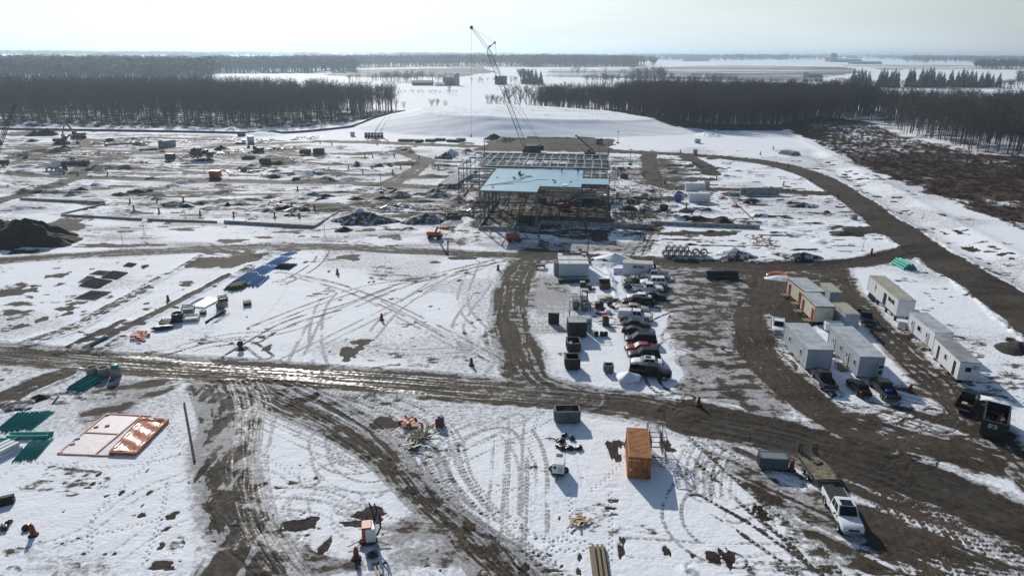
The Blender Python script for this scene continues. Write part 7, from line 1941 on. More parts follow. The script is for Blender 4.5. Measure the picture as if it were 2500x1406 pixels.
for px, py, l in ((82, 1306, "beside a black bag in the lower left"), (870, 1362, "left of the black round bag, bottom centre"), (1151, 892, "near the inner bend of the haul road"), (932, 781, "alone in the middle of the triangular snow field"), (1705, 988, "at the yard edge above the orange container"), (2221, 957, "between dark pickups and the white trailers"), (1932, 1147, "at the right end of the slatted steel bin"), (824, 669, "upper left in the triangular snow field"), (1216, 659, "near the top corner of the triangular snow field"), (411, 736, "left of the long white planks")):
    barrel("orange traffic barrel " + l, px, py, 1.15)
t_ = thing("black_drum", "round dark drum standing alone on snow just above the haul road", "drum", at(588, 853)); b_ = MB(); b_.lathe([(0, 0), (.5, .02), (.3, .3), (.28, .6), (.45, .8), (.5, 1.1), (.35, 1.4), (0, 1.5)], 16); b_.build("body", M_DARK, t_)
PG = "marker posts of the far field"
for px, py in ((318, 496), (384, 498), (449, 499), (328, 517), (389, 521), (489, 526), (571, 530), (671, 532), (731, 532), (768, 513), (727, 466), (713, 509), (851, 413), (909, 413), (979, 414), (886, 424), (959, 425), (891, 384), (910, 385), (963, 385), (1023, 388), (1064, 388), (1101, 390), (1071, 417), (1071, 471), (810, 355), (782, 351), (921, 355), (1661, 373), (1924, 409), (1913, 452), (1721, 385), (1888, 365), (1856, 378), (1749, 440), (1623, 449), (1571, 431), (1979, 442), (2045, 481), (2127, 622), (1506, 482), (1570, 522), (1675, 512), (1688, 529), (263, 428), (157, 424), (190, 427), (1137, 376), (1055, 353)):
    b_ = MB(); b_.tube([(0, 0, 0), (0, 0, 1.5)], .22, 7); b_.box((0, 0, .05), (.9, .9, .12)); o = b_.build("marker_post", mat("weathered_orange_post", (.10, .045, .02), .8, 0, .3)); o.location = at(px, py); tag(o, "short dark orange marker post standing on the snow of the far site", "post", PG)
for k, (px, py, h) in enumerate(((2284, 466, 3.2), (2122, 405, 3.0), (2088, 391, 2.6), (2105, 613, 2.6), (1786, 486, 3), (1980, 484, 3), (352, 570, 3), (300, 600, 3.2), (793, 577, 3), (453, 532, 2.4), (600, 540, 2.4), (420, 412, 2.6), (1713, 432, 3), (2253, 528, 2), (2462, 800, 1.6))):
    b_ = MB(); b_.tube([(0, 0, 0), (.1, 0, h)], .05, 5); b_.box((0, 0, .03), (.7, .5, .08)); o = b_.build("survey_stake", M_OLDWOOD); o.location = at(px, py); tag(o, "thin tall survey stake stuck in open snow", "stake", "thin survey stakes on the site")
t_ = thing("sign_frame", "tall three legged pole frame on the right hand snow slope", "pole frame", at(2417, 508)); b_ = MB()
for x in (-.5, 0, .5): b_.bar((x, 0, 0), (x * .9 + .4, 0, 4.2), .14)
b_.bar((-.2, 0, 4.1), (1.0, 0, 4.1), .14); b_.build("poles", M_OLDWOOD, t_); MB().box((0, 0, .08), (3.4, .5, .16)).build("sill", M_DARK, t_)
def pole(label, px, py, pt, lamp=False, r=.12):
    h = HT(px, py, pt); t_ = thing("light_mast" if lamp else "utility_pole", label, "pole", at(px, py)); b_ = MB(); b_.tube([(0, 0, 0), (0, 0, h)], r, 7, r * .7); b_.build("pole", M_DARK, t_)
    b_ = MB(); b_.box((0, 0, h), (1.3 if lamp else .5, .4, .35)); b_.build("lamp_head" if lamp else "cap", M_GR if lamp else M_DARK, t_); b_ = MB(); b_.box((0, 0, .3), (1.4, 1.2, .6)); b_.build("base", M_DARK, t_, .05)
pole("dark pole beside the white container pair, rising past the far road", 1434, 643, 572, r=.13); pole("dark mast on the middle road left of the frame", 931, 470, 424, True); pole("dark mast behind the back left corner of the frame", 1183, 384, 345, True, .2); pole("light mast with orange base in front of the hill", 1508, 350, 322, True); pole("dark mast right of the frame's back corner", 1538, 403, 366, True)
# yard clutter between skips and parked row
def simple(name, label, cat, px, py, parts, rz=0):
    t_ = thing(name, label, cat, at(px, py), rz)
    for nm, m, boxes in parts:
        b_ = MB()
        for c, d in boxes: b_.box(c, d)
        b_.build(nm, m, t_, .03)
    return t_
simple("gas_cage", "grey steel tank cage with railing, left of the forklift", "cage", 1408, 752, [("tank", M_GS, [((0, 0, .8), (1.5, 1.4, 1.5))]), ("railing", M_GR, [((x, y, 2.0), (.06, .06, 1.1)) for x in (-.7, 0, .7) for y in (-.6, .6)] + [((0, y, z), (1.45, .06, .06)) for y in (-.6, .6) for z in (2.0, 2.5)]), ("valve", M_WHITE, [((.2, -.4, 1.65), (.2, .2, .25))])])
t_ = simple("forklift", "dark forklift with cream roof panel in the yard above the scaffold frames", "forklift", 1425, 745, [("body", M_DARK, [((0, 0, 1.0), (1.4, 2.6, .9))]), ("mast", M_DARK, [((-.45, -1.4, 1.8), (.12, .12, 3.4)), ((.45, -1.4, 1.8), (.12, .12, 3.4)), ((0, -1.4, 3.3), (1.0, .1, .15))]), ("roof_panel", M_ROOFT, [((0, .5, 2.8), (1.7, 1.8, .1))]), ("frame_post", M_DARK, [((x, y, 1.9), (.08, .08, 1.8)) for x in (-.65, .65) for y in (-.2, 1.2)]), ("counterweight", M_EXC, [((-.5, .2, .9), (.5, 1.2, .6))])])
for x in (-.65, .65):
    for y in (-.9, .9):
        b_ = MB(); b_.lathe([(0, -.14), (.4, -.14), (.4, .14), (0, .14)], 12, Matrix.Translation((x, y, .4)) @ Matrix.Rotation(R(90), 4, 'Y')); b_.build("wheel", M_TYRE, t_)
simple("fuel_tank", "dark blue green fuel tank with orange lid below the forklift", "tank", 1432, 757, [("tank", mat("petrol_blue", (.015, .05, .08), .4), [((0, 0, .75), (1.4, 1.3, 1.3))]), ("lid", M_EXC, [((0, 0, 1.45), (.8, .7, .12))]), ("skid", M_DARK, [((0, -.5, .06), (1.5, .15, .12)), ((0, .5, .06), (1.5, .15, .12))])])
simple("welder", "dark square welder with tan lid near the container pair", "welder", 1422, 703, [("body", M_DARK, [((0, 0, .7), (1.0, 1.0, 1.1))]), ("lid", M_ROOFT, [((0, 0, 1.32), (.95, .95, .12))])]); simple("welder", "black low compressor right of the tan lidded welder", "compressor", 1434, 706, [("body", M_DARK, [((0, 0, .5), (1.6, 1.0, .9))]), ("base", M_DARK, [((0, 0, .06), (1.7, .8, .1))])])
simple("green_skip", "small skip with dark green back and rusty orange front, yard centre", "skip", 1476, 703, [("front", M_RUST, [((0, -.9, .6), (2.0, .1, 1.2)), ((-1, -.3, .6), (.1, 1.3, 1.2)), ((1, -.3, .6), (.1, 1.3, 1.2))]), ("back", M_DG, [((0, .8, .9), (2.0, .7, 1.5))]), ("post", M_GR, [((-1.1, .9, 1.3), (.08, .08, 2.6)), ((1.1, .9, 1.3), (.08, .08, 2.6))])])
simple("sheet_stack", "cream insulation sheets on snow above the red crates", "sheets", 1470, 731, [("sheet", M_CR, [((0, 0, .35), (1.4, 1.9, .5))]), ("bearer", M_DARK, [((0, -.6, .06), (1.4, .2, .12)), ((0, .6, .06), (1.4, .2, .12))])], 6); simple("plywood_stack", "tan plywood stack right of the cream sheets", "sheets", 1485, 730, [("sheet", M_PLY, [((0, 0, .4), (1.4, 1.3, .6))]), ("bearer", M_DARK, [((0, -.4, .06), (1.3, .2, .12)), ((0, .4, .06), (1.3, .2, .12))])])
simple("sheet_stack", "snow covered flat sheet at the right of the plywood", "sheets", 1502, 732, [("sheet", M_WHITE, [((0, 0, .2), (1.1, 1.2, .35))]), ("bearer", M_DARK, [((0, 0, .04), (1.0, .3, .08))])])
simple("red_crate", "red and yellow steel cradle loaded with dark fittings", "cradle", 1463, 753, [("cradle", M_RED, [((0, -.5, .3), (1.9, .3, .35))]), ("yellow_end", M_YEL, [((-1.0, -.5, .3), (.15, .35, .3)), ((1.0, -.5, .3), (.15, .35, .3))]), ("load", M_DARK, [((0, .25, .6), (1.5, .9, 1.0)), ((.3, .2, 1.2), (.6, .5, .3))])])
simple("red_crate", "pair of red steel channels below the loaded cradle", "cradle", 1467, 767, [("channel", M_RED, [((-.2, .2, .25), (1.6, .3, .3)), ((.2, -.3, .25), (1.6, .3, .3))]), ("snow_top", M_SNOW, [((.1, .0, .42), (1.2, .4, .06))])]); simple("dark_bundle", "dark bundle right of the red cradle", "bundle", 1488, 745, [("bundle", M_DARK, [((0, 0, .4), (.9, .7, .7)), ((.1, 0, .85), (.4, .4, .25))])])
bag("small maroon tarp crumpled on the snow bank", 1494, 750, .5, 21, M_RED, "maroon_tarp", cat="tarp"); bag("peach plastic scrap near the container pair's shadow", 1449, 706, .4, 22, M_FRT, "plastic_scrap", cat="scrap"); bag("white covered round heap beside the maroon tarp", 1483, 762, .7, 23, M_SNOW, "covered_heap", cat="heap")
simple("red_machine", "dark red wheeled machine in the gap right of the black container", "machine", 1478, 793, [("body", M_DARK, [((0, 0, .8), (1.0, 1.3, 1.2))]), ("top", M_RED, [((-.1, .2, 1.5), (.9, .9, .3))]), ("wheels", M_TYRE, [((-.45, -.4, .25), (.2, .5, .5)), ((.45, -.4, .25), (.2, .5, .5))])])
for k, px in enumerate((1456, 1469, 1479)): vessel("dark drum at the foot of the snow bank, " + ("left", "middle", "right")[k] + " of three", px, 820, .33, .7, M_DARK)
simple("blue_rack", "tall grey blue steel rack at the left front of the lettered container", "rack", 1531, 705, [("frame", M_GS, [((x, y, 1.3), (.08, .08, 2.6)) for x in (-.9, 0, .9) for y in (-1.2, 1.2)] + [((0, y, z), (1.9, .08, .08)) for y in (-1.2, 1.2) for z in (.5, 1.4, 2.5)] + [((x, 0, z), (.08, 2.4, .08)) for x in (-.9, .9) for z in (.5, 1.4, 2.5)]), ("load", M_DARK, [((0, 0, .7), (1.5, 2.0, .5)), ((.1, .1, 1.6), (1.3, 1.6, .3))])])
simple("green_crate", "dark green crate with fresh timber on top before the lettered container", "crate", 1549, 690, [("crate", M_DG, [((0, 0, .5), (1.6, 1.3, 1.0))]), ("timber", M_WOOD, [((-.3, .3, 1.15), (.9, .9, .25)), ((.55, .2, 1.2), (.12, 1.2, .3))])])
for x in (1503, 1509): pass
# snow mound with an orange tarp in the yard junction
o = heap("snow_pile", "long snow mound at the yard junction, half under an orange tarp", "snow pile", at(1905, 679), 3.2, 2.2, .8, M_SNOW, 77, rough=.4, n=22)
b_ = MB(); pts = [(1872, 674, .2), (1884, 671, .35), (1898, 671, .45), (1912, 673, .4), (1924, 678, .25), (1930, 684, .1)]
vs = []; 
for px, py, z in pts:
    p = at(px, py, z)
    for k in range(5): vs.append((p.x - k * .06, p.y + .5 - k * .28, p.z + .2 - .05 * k * k * .4 + .07 * math.sin(k * 3 + px)))
b_.add(vs, [(i * 5 + k, i * 5 + k + 1, (i + 1) * 5 + k + 1, (i + 1) * 5 + k) for i in range(5) for k in range(4)], None, True); o = b_.build("orange_tarp", M_TARP)
sm = o.modifiers.new("thickness", 'SOLIDIFY'); sm.thickness = .05
tag(o, "bright orange tarp draped along the top of the yard snow mound", "tarp")
# lower centre
simple("generator", "white wheeled generator casting a blue shadow on the lower snow", "generator", 1364, 1152, [("housing", M_WHITE, [((0, 0, 1.15), (1.25, 2.3, 1.2))]), ("vent", M_DARK, [((0, .6, 1.77), (.7, .6, .04)), ((-.35, -1.17, 1.3), (.3, .04, .35))]), ("door", M_GREYP, [((.25, -1.17, 1.1), (.5, .03, .6))]), ("chassis", M_DARK, [((0, 0, .45), (1.3, 2.5, .2))]), ("tow_bar", M_DARK, [((0, -1.6, .4), (.12, 1.0, .12))])], -8)
t_ = [o for o in bpy.data.objects if o.name.startswith("generator") and o.get('label', '').startswith("white wheeled")][0]
for s_ in (-1, 1): wheel(s_ * .75, 0, .36, t_, s_)
clutter("wood_waste", "splayed heap of pale broken boards on open snow", "boards", 1416, 1272, 13, (M_WOOD,), 1.0, (.6, 1.6), .12, .4, seed=5)
bundle("plank_stack", "long pale planks running out of the bottom edge", "lumber", (1470, 1425), (1458, 1338), 4, .13, M_OLDWOOD, 2, hollow=False, jit=.05); bundle("plank_stack", "thin pale board lying left of the long planks", "lumber", (1452, 1406), (1450, 1368), 2, .06, M_WOOD, 1, hollow=False)
clutter("tarp_bundle", "orange netting and pink wrap heap beside the muddy turning spot", "waste", 1004, 1036, 9, (M_ORANGE, M_FRT), 1.2, (.4, 1.1), .3, .6)
clutter("timber_heap", "heap of green brown timbers and planks below the orange netting", "timber", 1022, 1072, 12, (mat("olive_timber", (.16, .15, .07), .85, 0, .3), M_DARK), 1.5, (.6, 2.2), .14, .7, squash=1.8)
bundle("plank_stack", "single long pale plank right of the olive timber heap", "lumber", (1037, 1064), (1044, 1038), 1, .12, M_OLDWOOD, 1, hollow=False); bundle("plank_stack", "short pale boards at the lower end of the olive timber heap", "lumber", (1008, 1100), (1018, 1080), 3, .12, M_OLDWOOD, 2, hollow=False)
simple("parts_bin", "maroon bin filled with blue and pink material", "bin", 1074, 1038, [("bin", M_RED, [((0, 0, .5), (1.05, 1.0, .9))]), ("contents", M_BLUE, [((0, .05, 1.0), (.95, .85, .3)), ((.2, -.1, 1.2), (.3, .3, .2))]), ("wrap", M_FRT, [((-.1, .1, 1.22), (.35, .3, .2)), ((.2, .25, 1.25), (.25, .2, .2))])])
t_ = simple("heater_unit", "white sided heater unit with orange top and black hoses, bottom centre", "heater", 900, 1318, [("housing", M_WHITE, [((.25, 0, .95), (.9, 1.4, 1.5))]), ("orange_side", M_LIFT, [((-.35, 0, 1.0), (.35, 1.3, 1.5)), ((-.1, .05, 1.75), (.9, 1.2, .12))]), ("chassis", M_DARK, [((0, 0, .2), (1.3, 1.6, .2))])], 10)
for a, b2, c_ in (((.6, .2, 1.7), (.9, .8, 2.6), (.7, .9, 3.4)), ((.6, .3, 1.6), (.5, 1.0, 2.4), (.2, 1.2, 3.3)), ((.8, -.6, .9), (1.2, -.4, 1.6), (1.1, .6, 2.8))):
    b_ = MB(); b_.tube([a, b2, c_], .09, 6); b_.build("hose", M_DARK, t_)
for a, c_ in (((-.5, -.4, .5), (-1.9, -.9, .2)), ((.7, -.7, .4), (2.0, -1.2, .15))):
    b_ = MB(); b_.bar(a, c_, .07); b_.build("outrigger", M_OLDWOOD, t_)
for s_ in (-1, 1): wheel(s_ * .55, -.5, .3, t_, s_)
bundle("plank_stack", "two dark boards stuck out of the mud at the bottom edge", "lumber", (925, 1406), (918, 1375), 2, .1, M_DARK, 1, hollow=False)
bundle("edge_rail", "long dark rail lying beside the shiny ruts at lower left", "beams", (476, 1128), (450, 985), 1, .12, M_SOILD, 1, hollow=False, jit=0)
bundle("thin_rail", "thin pale pipe line crossing the snow between the right side walls", "pipes", (1850, 550), (1779, 482), 1, .13, M_CONC, 1, jit=0)
for k in range(5): clutter("ground_scraps", "scatter of small dark scraps under the frame, " + ("front left", "front middle", "centre", "back right", "right side")[k], "scrap", (1230, 1350, 1330, 1460, 1540)[k], (545, 535, 500, 500, 470)[k], 22, (M_DARK, M_RUST), 12, (.5, 2.2), .25, .6, seed=k, squash=1.6)
for k, (px, py) in enumerate(((300, 352), (330, 340), (240, 352), (450, 382), (560, 372), (680, 365), (345, 350), (250, 378), (430, 350), (655, 345), (550, 344), (700, 395), (600, 420), (1130, 520), (970, 512), (700, 515), (760, 338))):
    clutter("ground_scraps", "scatter of dark scraps and formwork in the left earthworks, spot number %s" % "one two three four five six seven eight nine ten eleven twelve thirteen fourteen fifteen sixteen seventeen".split()[k], "scrap", px, py, 12, (M_DARK, M_RUST if k % 2 else M_GREYP), 7, (.8, 3), .35, .9, seed=k + 9)
# ---------------------------------------------------------------- woods and far country
M_BARK = mat("dark_bark", (.07, .06, .058), .95, 0, .25)
M_TWIG = mat("bare_twigs", (.092, .074, .066), .95, 0, .2)
M_NEED = mat("dark_conifer_needles", (.018, .032, .024), .9, 0, .25)
M_SCRUB = mat("brown_scrub", (.12, .062, .036), .95, 0, .35, .4)
def tube_np(p, q, r0, r1, n=3):
    p = np.array(p, float); q = np.array(q, float); d = q - p; d /= np.linalg.norm(d) + 1e-9
    u = np.cross(d, [0, 0, 1.] if abs(d[2]) < .9 else [1., 0, 0]); u /= np.linalg.norm(u); v = np.cross(d, u)
    a = np.arange(n) * 2 * np.pi / n
    ring = np.outer(np.cos(a), u) + np.outer(np.sin(a), v)
    vs = np.vstack([p + ring * r0, q + ring * r1])
    fs = []
    for k in range(n):
        k2 = (k + 1) % n; fs += [(k, k2, n + k2), (k, n + k2, n + k)]
    return vs, fs
def tri_join(parts):
    V, F, o = [], [], 0
    for vs, fs in parts:
        V.append(np.asarray(vs, float)); F.append(np.asarray(fs, int) + o); o += len(vs)
    return np.vstack(V), np.vstack(F)
def bare_tree(seed, h=20., spread=.17, low=.38, limbs=6, twigs=240, tw=.10, wood=True):
    """trunk (verts, tris) and crown (verts, tris) of a leafless tree"""
    rs = np.random.RandomState(seed)
    lean = rs.uniform(-.03, .03, 2) * h
    fork = np.array([lean[0] * .5, lean[1] * .5, h * (low + .1)])
    top = np.array([lean[0], lean[1], h * .93])
    r = h * .0105
    T = [tube_np((0, 0, -.4), fork, r * 1.25, r * .75, 5), tube_np(fork, top, r * .75, r * .12, 4)]
    C = []; tips = []
    for k in range(limbs):
        z0 = h * rs.uniform(low, .75); a = rs.uniform(0, 6.28)
        b0 = np.array([lean[0] * z0 / h, lean[1] * z0 / h, z0])
        out = h * spread * rs.uniform(.5, 1.); up = (h - z0) * rs.uniform(.45, .85)
        m1 = b0 + np.array([math.cos(a) * out * .55, math.sin(a) * out * .55, up * .4]); e1 = b0 + np.array([math.cos(a) * out, math.sin(a) * out, up])
        C += [tube_np(b0, m1, r * .42, r * .26), tube_np(m1, e1, r * .26, r * .08)]
        tips += [(m1, e1), (b0, m1)]
    tips += [(fork, top)] * 2
    vs = []
    for k in range(twigs):
        s_, e_ = tips[rs.randint(len(tips))]
        u = rs.rand() ** .7
        p = s_ + (e_ - s_) * u
        a = rs.uniform(0, 6.28); el = rs.uniform(.1, 1.2)
        ln = h * rs.uniform(.05, .13)
        d = np.array([math.cos(a) * math.cos(el), math.sin(a) * math.cos(el), math.sin(el)])
        q = p + d * ln
        w_ = np.cross(d, rs.normal(size=3)); w_ /= np.linalg.norm(w_) + 1e-9
        vs += [p - w_ * tw * .5, p + w_ * tw * .5, q]
        q2 = p + d * ln * .45 + rs.normal(size=3) * ln * .3
        vs += [p + d * ln * .35 - w_ * tw * .4, p + d * ln * .35 + w_ * tw * .4, q2]
    vs = np.array(vs); C.append((vs, np.arange(len(vs)).reshape(-1, 3)))
    return tri_join(T), tri_join(C)
def mk_obj(name, vf, m, parent=None, me=None):
    if me is None:
        me = raw_mesh(name, vf[0], vf[1], 3); me.materials.append(m)
    o = bpy.data.objects.new(name, me); col.objects.link(o)
    if parent is not None: o.parent = parent
    return o
NV = 7
PROTO = []
for k in range(NV):
    t_, c_ = bare_tree(100 + k, 20., .22 if k < 5 else .30, .26 if k < 5 else .20, 10 if k < 5 else 16, 520 if k < 5 else 820, .085)
    a = raw_mesh("trunk", t_[0], t_[1], 3); a.materials.append(M_BARK)
    b_ = raw_mesh("crown", c_[0], c_[1], 3); b_.materials.append(M_TWIG)
    PROTO.append((a, b_))
LOD = [tri_join(list(bare_tree(200 + k, 20., .23, .16 + .03 * k, 7, 170, .15))) for k in range(6)]
LODF = [tri_join(list(bare_tree(300 + k, 20., .34, .10, 4, 60, 1.35))) for k in range(4)]
def scatter_poly(P, n, seed, mind=0):
    rs = np.random.RandomState(seed); P = [tuple(p) for p in P]
    xs = [p[0] for p in P]; ys = [p[1] for p in P]; out = []
    X = rs.uniform(min(xs), max(xs), n * 6); Y = rs.uniform(min(ys), max(ys), n * 6)
    m = inside(P, X, Y)
    return np.stack([X[m], Y[m]], 1)[:n]
def zlev(x, y):
    return level(x, y)
def mass(name, spots, lods, m, label=None, hs=(18, 23), sx=1.0):
    rs = np.random.RandomState(len(spots) + 5)
    V, F, o = [], [], 0
    for (x, y) in spots:
        vs, fs = lods[rs.randint(len(lods))]
        h = rs.uniform(*hs) / 20.; a = rs.uniform(0, 6.28); c, s_ = math.cos(a), math.sin(a)
        q = np.empty_like(vs); q[:, 0] = (vs[:, 0] * c - vs[:, 1] * s_) * h * sx + x; q[:, 1] = (vs[:, 0] * s_ + vs[:, 1] * c) * h * sx + y; q[:, 2] = vs[:, 2] * h + zlev(x, y)
        V.append(q); F.append(fs + o); o += len(vs)
    me = raw_mesh(name, np.vstack(V), np.vstack(F), 3); me.materials.append(m)
    ob = bpy.data.objects.new(name, me); col.objects.link(ob)
    ob['kind'] = 'stuff'
    if label: ob['label'] = label
    return ob
# outlines of the woods on the ground
gp = lambda L_: [tuple(G(*p)[:2]) for p in L_]
left_wood = gp([(-260, 300), (-60, 301), (200, 303), (400, 306), (600, 309), (700, 310), (800, 300), (880, 290), (965, 281)]) + [(-85, 520), (-95, 560), (-135, 600), (-200, 640), (-330, 700), (-480, 700), (-640, 690)]
right_wood = gp([(1500, 283), (1570, 300), (1650, 315), (1740, 318), (1860, 318), (1945, 310), (2090, 290)]) + [(300, 560), (285, 620), (200, 640), (140, 640), (90, 600)]
far_right = gp([(2140, 292), (2210, 330), (2330, 357), (2400, 377), (2520, 385), (2720, 392)]) + [(430, 420), (430, 540), (300, 560), (240, 520)]
sL = scatter_poly(left_wood, 3300, 1); sR = scatter_poly(right_wood, 2400, 2); sF = scatter_poly(far_right, 1500, 3)
allp = np.vstack([sL, sR, sF]); lab = np.array([0] * len(sL) + [1] * len(sR) + [2] * len(sF))
# keep those in the picture, nearest first, as individual trees
dist = np.hypot(allp[:, 0], allp[:, 1])
ang = np.abs(allp[:, 0]) / np.maximum(allp[:, 1], 1)
order = np.argsort(np.where(ang < .78, dist, 1e9))
# a share for every wood so that each front edge is made of single trees
quota = {0: 92, 1: 82, 2: 74}
single = []
for i in order:
    if quota[lab[i]] > 0 and ang[i] < .78:
        quota[lab[i]] -= 1; single.append(i)
sset = set(single)
WN = {0: "left hand wood", 1: "central right wood", 2: "dark wood at the far right"}
def tree(x, y, h, k, label, group, name="bare_tree", s=1.0):
    t_ = thing(name, label, "tree", (x, y, zlev(x, y)), random.uniform(0, 360), group)
    t_.scale = (h / 20. * s, h / 20. * s, h / 20.)
    mk_obj("trunk", None, None, t_, PROTO[k][0]); mk_obj("crown", None, None, t_, PROTO[k][1])
    return t_
for i in single:
    tree(allp[i][0], allp[i][1], random.uniform(13, 23.5) * (.9 if lab[i] == 2 else 1), random.randrange(5), "tall leafless tree on the front edge of the " + WN[lab[i]], "edge trees of the " + WN[lab[i]])
rest = np.array([i for i in range(len(allp)) if i not in sset])
mass("woodland", allp[rest[lab[rest] == 0]], LOD, M_TWIG, "depth of the leafless left hand wood", (13, 25))
mass("woodland", allp[rest[lab[rest] == 1]], LOD, M_TWIG, "depth of the leafless central right wood", (13, 26))
mass("woodland", allp[rest[lab[rest] == 2]], LOD, M_TWIG, "depth of the dark wood at the far right", (12, 23))
# line of single trees behind the hill, and lone trees
rsx = random.Random(5)
for px, py, h in [(1232, 273, 17), (1245, 275, 21), (1258, 275, 22), (1268, 276, 21), (1285, 276, 22), (1292, 277, 20), (1306, 277, 12), (1320, 278, 19), (1332, 278, 21), (1345, 278, 20), (1358, 279, 22), (1370, 279, 20), (1384, 280, 21), (1398, 280, 19), (1410, 281, 21), (1422, 281, 20), (1436, 282, 21), (1450, 282, 19), (1462, 283, 20), (1476, 283, 21), (1488, 284, 20), (1190, 272, 13), (1200, 272, 14), (1212, 272, 13), (1222, 272, 12)]:
    p = G(px, py); tree(p.x, p.y, h, rsx.choice((5, 6, 0)), "leafless tree in the open row right behind the snowy hill", "row of trees behind the snowy hill", s=1.1)
for k in range(26):
    px = rsx.uniform(1296, 1512); p = G(px, 272 + (px - 1230) * .04 + rsx.uniform(-4, 3)); tree(p.x, p.y, rsx.uniform(15, 23), rsx.choice((5, 6, 0, 2)), "leafless tree in the thickening belt between hill and central right wood", "belt of trees between hill and right wood", s=1.2)
for px, py, h in [(987, 272, 8), (1055, 272, 10), (1068, 271, 10), (1087, 270, 8), (1098, 231, 14)]:
    p = G(px, py); tree(p.x, p.y, h, rsx.choice((5, 6)), "small lone leafless tree on the open snow left of the hill crest", "small lone trees on the far snow")
for px, py, h in [(375, 215, 24), (362, 214, 22), (390, 214, 20)]:
    p = G(px, py); tree(p.x, p.y, h * 1.25, 5, "wide leafless tree rising behind the left hand wood", "wide trees behind the left wood", s=1.5)
for px, py, h in [(2145, 285, 16), (2160, 300, 18), (2120, 292, 14), (2105, 285, 15), (2075, 288, 14), (2050, 290, 13), (2030, 295, 14), (2170, 290, 16), (2135, 270, 15), (2090, 275, 14)]:
    p = G(px, py); tree(p.x, p.y, h, rsx.choice((5, 6)), "spreading leafless tree over the snowy gap between the right woods", "open grown trees in the gap of the right woods", s=1.4)
mass('woodland', scatter_poly(gp([(1296, 276), (1400, 279), (1515, 285), (1515, 262), (1400, 262), (1330, 266)]), 230, 31), LOD, M_TWIG, 'thickening tree belt between the snowy hill and the central right wood', (12, 23))
# undergrowth along the wood edges and the brown scrub
def bush_mass(name, poly, n, seed, hs, m, label):
    sp = scatter_poly(poly, n, seed)
    lods = []
    for k in range(4):
        rs = np.random.RandomState(50 + k); vs = []
        for j in range(46):
            a = rs.uniform(0, 6.28); el = rs.uniform(.3, 1.4); ln = rs.uniform(8, 20); p = np.array([rs.normal() * 6, rs.normal() * 6, -1.]); d = np.array([math.cos(a) * math.cos(el), math.sin(a) * math.cos(el), math.sin(el)])
            w_ = np.cross(d, rs.normal(size=3)); w_ /= np.linalg.norm(w_); vs += [p - w_ * .7, p + w_ * .7, p + d * ln]
        vs = np.array(vs); lods.append((vs, np.arange(len(vs)).reshape(-1, 3)))
    return mass(name, sp, lods, m, label, hs)
scrub_poly = gp([(1905, 308), (1965, 335), (2020, 364), (2110, 407), (2260, 467), (2420, 527), (2520, 572), (2620, 600), (2620, 395), (2400, 378), (2300, 355), (2200, 335), (2120, 300), (2000, 290)])
bush_mass("scrub", scrub_poly, 3600, 11, (.6, 2.0), M_SCRUB, "brown leafless scrub covering the ground beside the right woods")
for k, pl in enumerate(([(-60, 309), (400, 313), (700, 314), (830, 303), (980, 283), (975, 270), (800, 280), (700, 290), (300, 288), (-60, 288)], [(1480, 290), (1640, 318), (1900, 320), (1950, 312), (1900, 308), (1650, 306), (1480, 280)])):
    bush_mass("undergrowth", gp(pl), (800, 1500)[k], 20 + k, (1.0, 3.2), M_TWIG, ("low brush under the front edge of the left hand wood", "low brush under the front edge of the central right wood")[k])
# middle distance hedges and groups, far woods
def pxband(x0, x1, y0, y1, n, seed, wob=0):
    rs = np.random.RandomState(seed); out = []
    for k in range(n):
        u = rs.rand(); x = x0 + (x1 - x0) * u; y = y0 + (y1 - y0) * rs.rand()
        p = G(x, y + wob * math.sin(u * 9)); out.append((p.x, p.y))
    return np.array(out)
M_FAR = mat("far_leafless_wood", (.10, .095, .10), .95, 0, .2, .02)
hedges = [((850, 1000, 196, 199), 60, (7, 12)), ((930, 1100, 201, 204), 50, (9, 20)), ((860, 960, 226, 228), 40, (4, 8)), ((960, 1115, 228, 229), 50, (2, 5)), ((1430, 1800, 203, 207), 170, (10, 17)), ((1540, 1620, 196, 206), 45, (14, 26)), ((1270, 1300, 196, 204), 22, (14, 22)),
          ((1150, 1300, 200, 207), 26, (5, 12)), ((2060, 2480, 212, 217), 230, (6, 13)), ((1330, 1600, 186, 190), 16, (12, 20)), ((2020, 2080, 200, 215), 30, (6, 12)), ((2480, 2500, 190, 215), 30, (12, 18))]
hp = []
for (b_, n, hs), k in zip(hedges, range(99)):
    mass("hedgerow", pxband(*b_, n, 40 + k), LOD, M_TWIG, "leafless field hedge and brush seen beyond the nearer woods, strip number %s from the left" % "one two three four five six seven eight nine ten eleven twelve".split()[k], hs, 1.7)
farw = [((-200, 520, 178, 200), 900, (24, 32)), ((-200, 340, 168, 180), 420, (26, 36)), ((240, 460, 160, 182), 260, (26, 34)), ((500, 870, 160, 180), 800, (24, 32)), ((700, 1560, 156, 167), 1500, (30, 42)), ((1270, 1555, 153, 166), 700, (34, 46)), ((1560, 1600, 160, 163), 20, (14, 20)),
        ((60, 150, 146, 148), 60, (26, 50)), ((220, 290, 147, 149), 60, (24, 40)), ((420, 560, 147, 149), 90, (18, 44)), ((760, 1000, 146, 148), 240, (20, 40)), ((1560, 1900, 147, 150), 220, (14, 34)), ((1900, 2100, 148, 151), 70, (14, 30)), ((2200, 2500, 152, 157), 160, (14, 26)), ((2380, 2500, 168, 172), 120, (18, 28))]
LODW = [(v * np.array([2.2, 2.2, 1.]), f) for v, f in LODF]
mass("forest", np.vstack([pxband(*b_, n, 70 + k) for (b_, n, hs), k in zip(farw[:7], range(99))]), LODF, M_FAR, "hazy blue grey forest filling the middle distance behind the fields", (24, 36), 2.4)
